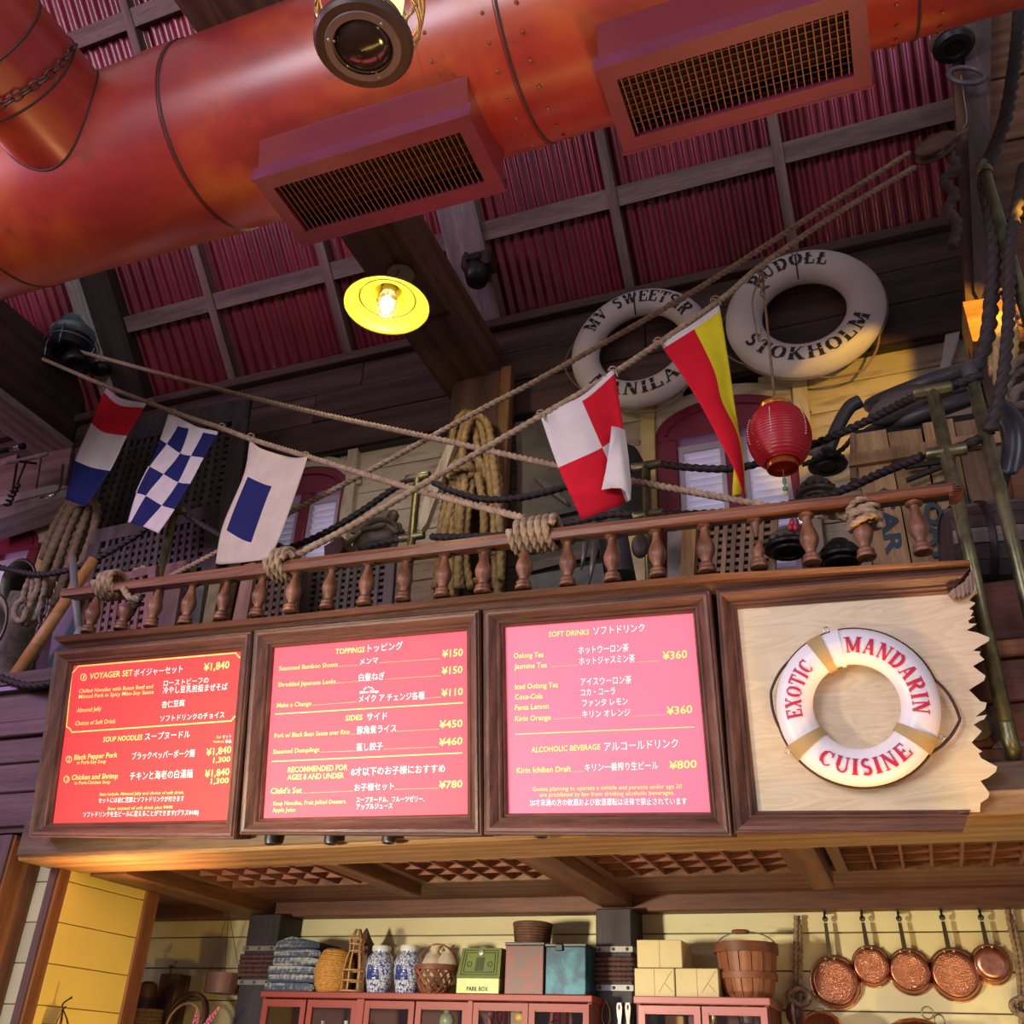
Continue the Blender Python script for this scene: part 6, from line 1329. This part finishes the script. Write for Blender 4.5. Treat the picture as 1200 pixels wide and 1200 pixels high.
loops=[[(50,655),(60,625),(80,590),(95,575),(100,590),(88,630),(66,680)],[(42,690),(58,650),(75,610),(92,580),(106,585),(100,620),(84,660),(70,700)],[(36,710),(50,670),(68,630),(86,595),(112,590),(110,620),(96,660),(80,700)],[(30,725),(45,690),(60,660),(78,630)],[(55,700),(68,660),(82,620),(96,590)],[(62,710),(78,670),(92,630),(104,598)]]
coil('large brown rope coil hanging at the left end over the ventilator',loops,4.75,.030,hempd)
coil('pale lower loops of rope at the left end beside the amber pole',[[(38,672),(30,690),(28,702),(34,704),(38,690),(40,672)],[(45,672),(44,690),(38,702),(33,718),(29,733)],[(30,700),(20,708),(17,722),(26,728),(32,712)],[(54,672),(50,700),(42,722),(30,732)]],4.3,.020,plain('worn_rope',(.26,.19,.14),.85,nz=.25,nsc=30))
coil('yellow lit rope coil behind the thick ropes at the right edge',[[(1165,440),(1163,400),(1170,372),(1182,368),(1184,390),(1178,430)],[(1170,450),(1168,410),(1174,380),(1188,380),(1186,440)]],4.2,.022,goldr)
coil('grey rope heap at the right edge beside the second brass stanchion',[[(1186,500),(1178,470),(1186,440),(1202,432)],[(1192,520),(1184,490),(1190,460),(1206,450)],[(1172,462),(1185,476),(1205,474)],[(1176,486),(1190,500),(1208,506)],[(1180,440),(1190,425),(1206,418)]],4.1,.022,plain('grey_rope',(.16,.12,.09),.85,nz=.25,nsc=30))
# ================================================================= LEFT CORNER: ventilator, pole, chain, tools
vm=plain('ventilator_bronze',(.055,.045,.035),.4,.6); vg=mottled('weathered_green_bronze',(.07,.07,.05),(.13,.13,.10),(.20,.20,.16),(.10,.08,.06),14,.55,.3)
c=at(22,686,y=4.45); t=thing('ventilator','ship ventilator with a dark round mouth at the left edge','ventilator',at(10,800,y=4.6)); ax=V((.25,-1,-.25)).normalized(); k=mpp(22,686,4.45)
MB().lathe([(30*k,-.02),(33*k,0),(30*k,.02),(24*k,-.10),(16*k,-.20)],c,ax,32,False,sx=.72).build('cowl_mouth',vm,t,smooth=True); MB().lathe([(0,-.19),(20*k,-.18),(29*k,-.012)],c,ax,32,False,sx=.72).build('cowl_inside',plain('cowl_dark',(.02,.017,.013),.7,nz=0),t,smooth=True)
MB().tube([c+V((-.02,.12,-.02)),at(14,760,y=4.62),at(8,830,y=4.62)],[.12,.155,.165],22).build('cowl_body',vg,t,smooth=True)
c=at(2,728,y=4.2); t=thing('ventilator','second ventilator mouth cut off by the left edge','ventilator',c-V((0,0,.1))); MB().lathe([(.20,-.02),(.215,0),(.20,.02),(.10,-.12),(0,-.14)],c-V((.12,0,0)),V((.4,-1,-.1)).normalized(),28,False,sx=.6).build('cowl_mouth',plain('ventilator_grey_bronze',(.12,.09,.075),.35,.5),t,smooth=True)
t=thing('wooden_pole','amber wooden pole leaning diagonally at the left end of the handrail','pole',at(6,812,y=3.95)); MB().tube([at(8,808,y=3.92),at(50,745,y=3.90),at(110,655,y=3.95)],[.040,.037,.030],12).build('pole_shaft',mottled('worn_amber_wood',(.22,.09,.03),(.36,.17,.055),(.42,.22,.08),(.40,.33,.28),7,.45,0),t,smooth=True)
t=thing('chain','grey chain hanging beside the amber pole at the left','chain',at(30,795,y=4.05)); chain_links([at(53,700,y=4.08),at(48,735,y=4.05),at(42,765,y=4.02),at(30,786,y=4.0),at(22,800,y=4.0)],.085,.009,t,plain('grey_chain',(.13,.11,.11),.5,.6)); chain_links([at(52,790,y=4.0),at(42,797,y=4.0),at(30,799,y=4.0)],.075,.009,t,plain('grey_chain',(.13,.11,.11),.5,.6))
# tool wall: pale ledge beams and hanging drill
plb=wood('pale_lilac_beam',(.20,.14,.13),(.40,.31,.29),'x',.6)
MB().slab([at(a,b,y=5.0) for a,b in((-30,592),(60,571),(78,573),(88,578),(60,588),(-30,618))],V((0,.25,0))).build('ledge_beam',plb,wf); MB().slab([at(a,b,y=4.98) for a,b in((-30,590),(62,568),(80,570),(62,576),(-30,599))],V((0,.04,0))).build('ledge_lip',plain('pale_lip',(.42,.35,.34),.6,nz=.1),wf)
for k,(a,b,c_,d) in enumerate([(-30,548,20,532),(22,540,48,532),(50,531,84,522)]):
    MB().slab([at(a,b,y=5.26),at(c_,d,y=5.26),at(c_-8,d+52,y=5.26),at(a-8,b+52,y=5.26)],V((0,.03,0))).build('plank',wood('tool_wall_board',(.16,.11,.08),(.32,.24,.18),'x',.6),wf)
t=thing('hand_drill','old hand auger with a pale crossbar handle hanging on the left wall','drill',at(8,594,y=4.9)); MB().tube([at(4,543,y=4.9),at(28,539,y=4.9),at(55,532,y=4.9)],.020,10).build('handle_bar',plain('pale_handle_wood',(.45,.36,.33),.5,nz=.15),t,smooth=True)
blk=plain('black_auger_iron',(.02,.017,.016),.45,.5); MB().tube([at(31,540,y=4.88),at(20,568,y=4.88)],.008,8).build('shank',blk,t)
pts=[at(20,568,y=4.88).lerp(at(8,593,y=4.88),i/40)+V((.022*math.cos(i*.75),.022*math.sin(i*.75),0)) for i in range(41)]; MB().tube(pts,.010,6).build('auger_screw',blk,t,smooth=True); MB().tube([at(24,541,y=4.87),at(42,543,y=4.86)],.012,6).build('cord_lashing',blk,t)
t=thing('brush_roller','black rod with a steel end cap at the left edge under the pale beam','rod',at(10,528,y=4.7)); MB().tube([at(-20,533,y=4.7),at(14,526,y=4.7)],.022,12).build('rod_shaft',blk,t,smooth=True); MB().tube([at(12,526,y=4.68),at(24,523.5,y=4.68)],.020,12).build('steel_sleeve',plain('bright_steel',(.6,.65,.72),.2,.9),t,smooth=True); MB().tube([at(24,523.5,y=4.68),at(28,522.5,y=4.68)],.027,12).build('end_cap',blk,t,smooth=True)
t=thing('hand_brace','dark iron brace with a steel jaw hanging right of the auger','brace',at(58,585,y=4.85)); MB().tube(smooth_path([at(74,544,y=4.9),at(72,560,y=4.88),at(70,572,y=4.86),at(64,579,y=4.85)],5),.010,8).build('crank',plain('dark_iron_brace',(.10,.06,.05),.5,.5),t,smooth=True); MB().tube([at(64,580,y=4.85),at(48,584,y=4.85)],.014,8).build('jaw',plain('bright_steel',(.6,.65,.72),.2,.9),t,smooth=True)
# oil lantern hung on the pale rafter
c=at(84,402,y=4.78); k=mpp(84,402,4.78); t=thing('ship_lantern','black ship lantern with a steel blue cap hanging on the pale rafter','lantern',c-V((0,0,.15))); lk=plain('black_lantern_iron',(.018,.015,.016),.4,.5); lb=plain('steel_blue_cap',(.16,.20,.24),.35,.5,nz=.3)
MB().lathe([(0,-10*k),(17*k,-10*k),(18*k,-14*k),(23*k,-13*k),(24*k,-4*k),(24*k,6*k),(20*k,8*k)],c,(0,0,1),26).build('lantern_body',lk,t,smooth='auto')
MB().lathe([(24*k,4*k),(27*k,6*k),(27*k,12*k),(19*k,20*k),(17*k,27*k),(19*k,29*k),(12*k,36*k),(11*k,44*k),(6*k,48*k),(0,49*k)],c,(0,0,1),26,False).build('lantern_cap',lb,t,smooth='auto')
MB().torus(c+V((0,0,54*k)),5*k,.9*k,(0,1,0),18,6).build('top_ring',lk,t,smooth=True); cg=MB()
for i in range(4): a=math.pi*i/2+.4; cg.tube([c+V((26*k*math.cos(a),26*k*math.sin(a),-20*k)),c+V((29*k*math.cos(a),29*k*math.sin(a),0)),c+V((24*k*math.cos(a),24*k*math.sin(a),14*k))],.8*k,5)
cg.torus(c-V((0,0,6*k)),29*k,.8*k,(0,0,1),26,5); cg.build('guard_wires',lb,t,smooth=True)
MB().lathe([(0,-36*k),(10*k,-37*k),(11*k,-40*k),(17*k,-38*k),(15*k,-28*k),(10*k,-20*k),(8*k,-10*k)],c+V((.06,0,-.02)),(-.3,0,1),22).build('lower_bell',lk,t,smooth=True)
t=thing('deck_lamp_fixture','small black lamp fixture below the ship lantern on the pale rafter','lamp',at(120,432,y=5.0)); MB().sphere(at(118,432,y=5.0),.085,16,10,(1.2,.9,.7)).build('fixture_body',lk,t,smooth=True)
# dark cowled fixture beside the tie beam
c=at(560,310,y=4.9); t=thing('wall_floodlight','dark bronze floodlight beside the tie beam under the red roof','lamp',c-V((0,0,.2))); fm=plain('dark_bronze_fixture',(.045,.025,.018),.5,.3)
MB().bbox_c(c.x-.11,c.x+.13,4.82,4.98,c.z-.07,c.z+.07,.02).build('housing',fm,t); MB().lathe([(.0,-.19),(.075,-.18),(.10,-.08),(.10,-.04)],c,(0,0,1),22).build('shade',lk,t,smooth=True); MB().tube([c+V((-.09,0,.06)),c+V((-.11,0,.16)),c+V((-.10,.05,.22))],.02,8).build('bracket',lk,t,smooth=True); MB().bbox_c(c.x-.06,c.x+.06,4.80,4.825,c.z-.03,c.z+.02,.004).build('vent_slot',lk,t)
# ================================================================= MIDDLE: wooden blocks, braces, hatch
dw=plain('weathered_block_wood',(.095,.070,.048),.6,nz=.35,nsc=12); 
t=thing('pulley_block','big weathered wooden block lying behind the rail under the left window','pulley',at(440,645,y=4.5)); k=mpp(440,630,4.5)
MB().sphere(at(441,634,y=4.5),k*30,20,12,(1.0,.55,.42),MX.Rotation(math.radians(-8),3,'Y')).build('cheek',dw,t,smooth=True)
MB().torus(at(441,633,y=4.46),k*27,k*3.5,(0,-1,0),36,8,sz=.9).build('strop',plain('block_strop',(.06,.045,.035),.8,nz=.2),t,smooth=True)
for a,b,c_,d in ((405,640,424,622),(424,622,452,615),(452,615,466,624)): MB().tube([at(a,b,y=4.42),at(c_,d,y=4.42)],k*3,8).build('strap',dw,t,smooth=True)
t=thing('pulley_block','small dark wooden block with a shackle beside the crossing stanchion','pulley',at(462,620,y=4.6)); MB().sphere(at(460,606,y=4.6),k*9,14,8,(.9,.6,1.1)).build('cheek',plain('dark_block',(.06,.04,.03),.5),t,smooth=True); MB().torus(at(463,620,y=4.6),k*7,k*2.6,(0,-1,0),22,6).build('shackle',plain('dark_block',(.06,.04,.03),.5),t,smooth=True); MB().sphere(at(470,624,y=4.58),k*5,10,7).build('bead',plain('dark_block',(.06,.04,.03),.5),t,smooth=True)
plank('olive canvas covered board behind the large wooden block',[(418,612),(436,600),(456,597),(466,602),(455,618),(438,625),(410,624)],4.7,plain('olive_canvas',(.16,.15,.09),.8,nz=.3),'board','board',None)
plank('brown wedge board under the left window behind the rail',[(380,640),(400,628),(402,640),(396,655),(380,662)],4.5,wood('wedge_wood',(.07,.03,.02),(.14,.07,.05),'x',.6),'wedge','board',None,.2)
plank('pale diagonal brace board leading up to the pillar',[(524,520),(534,517),(500,612),(492,624),(490,600)],4.9,czm,'brace_board','board',None,.05)
hatch=plain('dark_olive_hatch',(.055,.048,.032),.6,nz=.35,nsc=6,bst=.3)
t=thing('hatch_board','large dark olive hatch cover leaning behind the red and white flag','hatch',at(660,695,y=4.6))
MB().slab([at(a,b,y=5.0) for a,b in((612,497),(640,488),(700,520),(735,560),(742,620),(742,700),(612,705))],V((0,.04,0))).build('hatch_panel',hatch,t)
MB().slab([at(a,b,y=4.95) for a,b in((625,560),(632,556),(662,585),(666,592),(640,574))],V((0,.03,0))).build('batten',gdb,t); MB().slab([at(a,b,y=4.95) for a,b in((640,600),(676,593),(678,598),(642,606))],V((0,.03,0))).build('batten',plain('matt_black',(.012,.011,.011),.5),t)
MB().slab([at(a,b,y=4.9) for a,b in((610,662),(700,640),(700,650),(612,672))],V((0,.05,0))).build('batten',wood('batten_wood',(.06,.045,.035),(.13,.10,.08),'x',.6),t)
plank('grey green lower panel behind the middle balusters',[(610,676),(706,660),(712,700),(600,712)],4.85,gm_,'panel','panel',None)
for a,b,c_,d,l in ((687,634,681,668,'left'),(698,636,690,688,'right')):
    o=MB().tube([at(a,b,y=4.2),at((a+c_)/2,(b+d)/2,y=4.2),at(c_,d,y=4.2)],[.020,.014,.004],10).build('marlinspike',plain('grey_steel_spike',(.14,.13,.12),.4,.6),smooth=True); tag(o,'grey pointed steel spike hanging behind the middle balusters, %s one'%l,'spike','steel spikes behind the rail')
c=at(750,640,y=4.15); o=MB().sphere(c,.055,14,9,(.8,.6,1.2)).build('dark_deadeye',plain('dark_block',(.06,.04,.03),.5),smooth=True); tag(o,'small dark wooden deadeye behind the balusters under the window stanchion','deadeye')
c=at(728,580,y=4.9); t=thing('barrel','dark round barrel standing behind the folded flag left of the window','barrel',at(728,680,y=4.9)); MB().lathe([(.10,-.55),(.14,-.3),(.16,0),(.15,.2),(.11,.30),(0,.31)],c,(0,0,1),24).build('barrel_body',plain('black_barrel',(.014,.012,.012),.5),t,smooth='auto')
# ================================================================= RIGHT: crates, hoses, lamps, barrel
cr=wood('crate_pine',(.22,.12,.05),(.42,.26,.12),'z',.55,var=.2); crd=wood('crate_brown',(.11,.06,.035),(.24,.14,.08),'z',.6,var=.2)
t=thing('wooden_crate','big slatted pine crate with painted letters behind the broken rail end','crate',at(1080,680,y=4.35))
E=[((998,509),(1024,672)),((1039,503),(1070,668)),((1080,498),(1111,664)),((1117,492),(1150,658)),((1156,486),(1196,650))]
inkb=plain('blue_black_stencil',(.02,.045,.07),.6,nz=.1)
for i,((a,b),(c_,d)) in enumerate(zip([e[0] for e in E],[e[0] for e in E][1:])):
    lo0,lo1=E[i][1],E[i+1][1]; dy=(0,4,-2,3)[i]
    MB().slab([at(a+1,b+dy,y=4.30+.01*(i%2)),at(c_-1,d+dy,y=4.30+.01*(i%2)),at(lo1[0]-1,lo1[1],y=4.30+.01*(i%2)),at(lo0[0]+1,lo0[1],y=4.30+.01*(i%2))],V((0,.03,0))).build('plank',cr if i<3 else crd,t)
MB().slab([at(a,b,y=4.27) for a,b in((995,532),(1150,507),(1172,505),(1174,518),(995,546))],V((0,.03,0))).build('batten',cr,t)
MB().slab([at(a,b,y=4.29) for a,b in((996,508),(1002,507),(1004,545),(1004,560),(996,560))],V((0,.06,0))).build('edge_strip',crd,t)
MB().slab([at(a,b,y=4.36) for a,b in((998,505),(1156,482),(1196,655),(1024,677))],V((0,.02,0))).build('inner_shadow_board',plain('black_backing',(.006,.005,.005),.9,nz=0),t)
def crate_text(s,px,py,ex,ey,w,h,Y=4.296):
    # s runs along pixel direction ex, letters' up along ey
    mb=MB(); vs,fs=text_mesh(s,.035,0); mx=max(v.x for v in vs)
    mb.add([at(px+ex[0]*v.x/mx*w+ey[0]*v.y/.72*h,py+ex[1]*v.x/mx*w+ey[1]*v.y/.72*h,y=Y) for v in vs],fs); return mb
crate_text('CAR',1026,572,(.17,.985),(1,-.12),80,20).build('lettering',inkb,t)
crate_text('BOAT',1078,570,(.17,.985),(1,-.12),92,21,4.286).build('lettering',inkb,t)
st=MB()
for a,b,c_,d,w in ((1060,546,1108,539,5),(1108,539,1134,590,6),(1062,562,1106,545,4),(1086,570,1118,562,3.5),(1088,581,1118,576,3)):
    L_=math.hypot(c_-a,d-b); nx,ny=-(d-b)/L_*w/2,(c_-a)/L_*w/2
    st.slab([at(a+nx,b+ny,y=4.24),at(c_+nx,d+ny,y=4.24),at(c_-nx,d-ny,y=4.24),at(a-nx,b-ny,y=4.24)],V((0,.02,0)))
o=st.build('iron_bracket',plain('matt_black',(.012,.011,.011),.5),t)
# hose / block pile on top of the crate
hs=painted('black_rubber_hose',(.035,.032,.036),(.09,.08,.08),'x',.3,.45); t=thing('hose_coil','coil of thick black hose lying on the crates below the STOKHOLM lifebuoy','hose',at(1080,505,y=4.5))
for k,(cx_,cy_,R_,sz,tl_) in enumerate(((1085,452,64,.42,.30),(1088,468,60,.44,.22),(1082,486,62,.42,.30))):
    c=at(cx_,cy_,y=4.55); q=mpp(cx_,cy_,4.55); MB().torus(c,q*R_,q*9,(-.22,-.62,1.0-.0*k),48,12).build('hose_turn',hs,t,smooth=True)
MB().tube(smooth_path([at(970,530,y=4.35),at(982,500,y=4.35),at(995,478,y=4.35),at(1008,470,y=4.35)],5),.035,12).build('hose_end',hs,t,smooth=True)
t=thing('deadeye_block','big oval dark wooden block lying across the hose coil','pulley',at(1060,485,y=4.3)); MB().sphere(at(1056,474,y=4.32),mpp(1056,474,4.32)*40,20,12,(1.05,.4,.46),MX.Rotation(math.radians(-22),3,'Y')).build('cheek',wood('dark_block_grain',(.05,.04,.035),(.12,.10,.09),'x',.55),t,smooth=True)
tarred('thin black cable crossing behind the crate top to the paper lantern',[(940,545),(965,535),(985,528),(1000,512)],4.4,.012)
ml_=plain('grey_green_lamp_cap',(.11,.11,.085),.5,.3,nz=.15); 
def deck_lamp(label,px,py,Y,w,body,cap):
    c=at(px,py,y=Y); q=mpp(px,py,Y); R_=w*q; t=thing('ship_lamp',label,'ship lamp',c-V((0,0,R_)),'old ship lamps on the deck')
    MB().lathe([(0,-R_*.22),(R_*.50,-R_*.22),(R_*.52,-R_*.30),(R_*.80,-R_*.30),(R_*.84,-R_*.20),(R_*1.10,-R_*.12),(R_*1.14,0),(R_*1.0,.02)],c,(0,0,1),30).build('lamp_body',body,t,smooth='auto')
    MB().lathe([(R_*1.05,0),(R_*1.02,R_*.28),(R_*.80,R_*.62),(R_*.50,R_*.80),(R_*.48,R_*.95),(R_*.2,R_*1.05),(0,R_*1.06)],c,(0,0,1),30,False).build('lamp_cap',cap,t,smooth='auto')
    h=MB()
    for i in range(16): a=2*math.pi*i/16; h.box(-.006,.006,-.003,.003,-.010,.010,MX.Translation(c+V((R_*1.04*math.cos(a),R_*1.04*math.sin(a),R_*.14)))@MX.Rotation(a+math.pi/2,4,'Z'))
    h.build('vent_holes',lk,t,kind='stuff'); return t
deck_lamp('domed black ship lamp with a vented cap left of the knotted baluster',924,642,4.0,25,lk,ml_)
deck_lamp('black ship lamp low behind the knotted baluster',985,655,4.1,24,lk,lk)
deck_lamp('olive domed ship lamp behind the dark ropes right of the paper lantern',957,580,4.3,22,plain('dark_olive_lamp',(.06,.05,.03),.5),ml_)
deck_lamp('black ship lamp beneath the hose end left of the crate',970,545,4.6,20,lk,plain('smoky_cap',(.07,.06,.055),.5,nz=.2))
t=thing('hanging_trinkets','small red and silver trinkets hanging above the domed ship lamp','trinket',at(932,618,y=3.9))
for px,py,m_ in ((928,612,'r'),(932,618,'r'),(926,618,'r'),(939,612,'s'),(936,606,'s')): MB().sphere(at(px,py,y=3.9),.012,8,6,(1,1,1.5)).build('bauble',plain('red_trinket',(.45,.02,.04),.35) if m_=='r' else plain('silver_trinket',(.7,.7,.72),.2,.8),t,smooth=True)
t=thing('drift_wood_figure','weathered grey carved driftwood piece behind the paper lantern','carving',at(967,560,y=4.7)); 
for a,b,r,s in ((966,538,16,(1,.5,.9)),(958,528,9,(1.4,.5,.6)),(977,545,10,(.8,.5,1.2)),(972,524,8,(1,.5,.8))): MB().sphere(at(a,b,y=4.7),r*mpp(a,b,4.7),14,9,s,MX.Rotation(a,3,'Y')).build('carved_lobe',plain('grey_driftwood',(.14,.12,.10),.7,nz=.3),t,smooth=True)
# barrel lying at the right end
c=at(1182,642,y=4.0); k=mpp(1182,642,4.0); t=thing('barrel','dark barrel lying on its side behind the tall brass stanchion','barrel',c-V((0,0,.2)),None); pb=wood('dark_barrel_wood',(.035,.022,.024),(.085,.060,.060),'x',.5); pb2=wood('grey_barrel_wood',(.10,.075,.065),(.20,.16,.14),'x',.55)
axb=V((1,.15,-.02)).normalized()
for i in range(18):
    a0=2*math.pi*i/18; a1=2*math.pi*(i+.94)/18; u=axb.cross(V((0,0,1))).normalized(); w=axb.cross(u); rows=[]
    for q in range(7):
        x=-.24+.08*q*1.1; r=.20*(1-((x)/.24)**2*.14); rows.append([c+axb*x+(u*math.cos(a)+w*math.sin(a))*rr2 for a,rr2 in ((a0,r),(a1,r),(a1,r-.015),(a0,r-.015))])
    MB().ring_rows(rows).build('stave',pb if i%5 else pb2,t)
for x in (-.20,-.10,.10,.20): r=.20*(1-(x/.24)**2*.14)+.003; MB().lathe([(r,-.014),(r+.003,-.012),(r+.003,.012),(r,.014)],c+axb*x,axb,36,False).build('hoop',plain('dark_hoop',(.03,.02,.024),.45,.4),t,smooth=True)
MB().lathe([(0,0),(.165,0),(.165,.01),(0,.01)],c-axb*.235,axb,28).build('barrel_head',pb,t)
MB().bbox_c(.15,1.5,3.72,4.3,3.19,3.235,.006).build('deck_shelf',hullr,hr)
# curved iron hose-like pipe at the right and chain
t=thing('bent_pipe','thick black bent pipe with a bright highlight right of the second stanchion','pipe',at(1190,560,y=4.2)); MB().tube(smooth_path([at(1164,478,y=4.0),at(1178,486,y=4.0),at(1188,505,y=4.0),at(1190,530,y=4.02),at(1184,560,y=4.05)],6),.055,16).build('pipe_tube',plain('black_pipe',(.035,.04,.05),.3,.3),t,smooth=True)
t=thing('chain','bright steel chain slanting across the right edge by the thick ropes','chain',at(1165,335,y=3.9)); chain_links([at(1166,332,y=3.9),at(1176,350,y=3.9),at(1190,368,y=3.9),at(1206,388,y=3.9)],.058,.006,t,plain('warm_steel_chain',(.40,.26,.18),.3,.9))
# upper right: lantern, twisted vine-like rope
c=at(1117,52,y=4.3); k=mpp(1117,52,4.3); t=thing('ship_lantern','dim dark ship lantern under the right end of the duct','lantern',c-V((0,0,.2))); MB().lathe([(0,-.03),(.06,-.03),(.065,-.05),(.10,-.045),(.12,-.02),(.12,.0)],c,(0,0,1),24).build('lantern_body',lk,t,smooth='auto'); MB().lathe([(.12,0),(.125,.05),(.10,.10),(.06,.13),(.055,.18),(.03,.21),(0,.22)],c,(0,0,1),24,False).build('lantern_cap',plain('dull_brown_cap',(.14,.10,.08),.5,.3),t,smooth='auto')
MB().torus(c+V((.02,0,-.30)),.10,.016,(.3,-1,.2),28,8).build('lower_ring',plain('dull_grey_ring',(.12,.10,.11),.5,.4),t,smooth=True)
t=thing('gnarled_rope','thick gnarled dark rope hanging down the right corner post','rope',at(1120,270,y=4.36)); MB().rope(smooth_path([at(1122,158,y=4.38),at(1112,176,y=4.36),at(1121,196,y=4.36),at(1107,212,y=4.36),at(1119,228,y=4.36),at(1110,246,y=4.36),at(1122,262,y=4.36),at(1116,290,y=4.36)],8),.028).build('rope_line',plain('dark_gnarled_rope',(.10,.07,.07),.8,nz=.3),t,smooth=True)
o=MB().tube(smooth_path([at(1126,88,y=4.34),at(1130,115,y=4.34),at(1133,140,y=4.34),at(1129,150,y=4.34)],6),.003,5).build('thin_wire',plain('pale_wire',(.40,.28,.26),.5),smooth=True); tag(o,'thin pale wire hanging above the pulley block','wire')
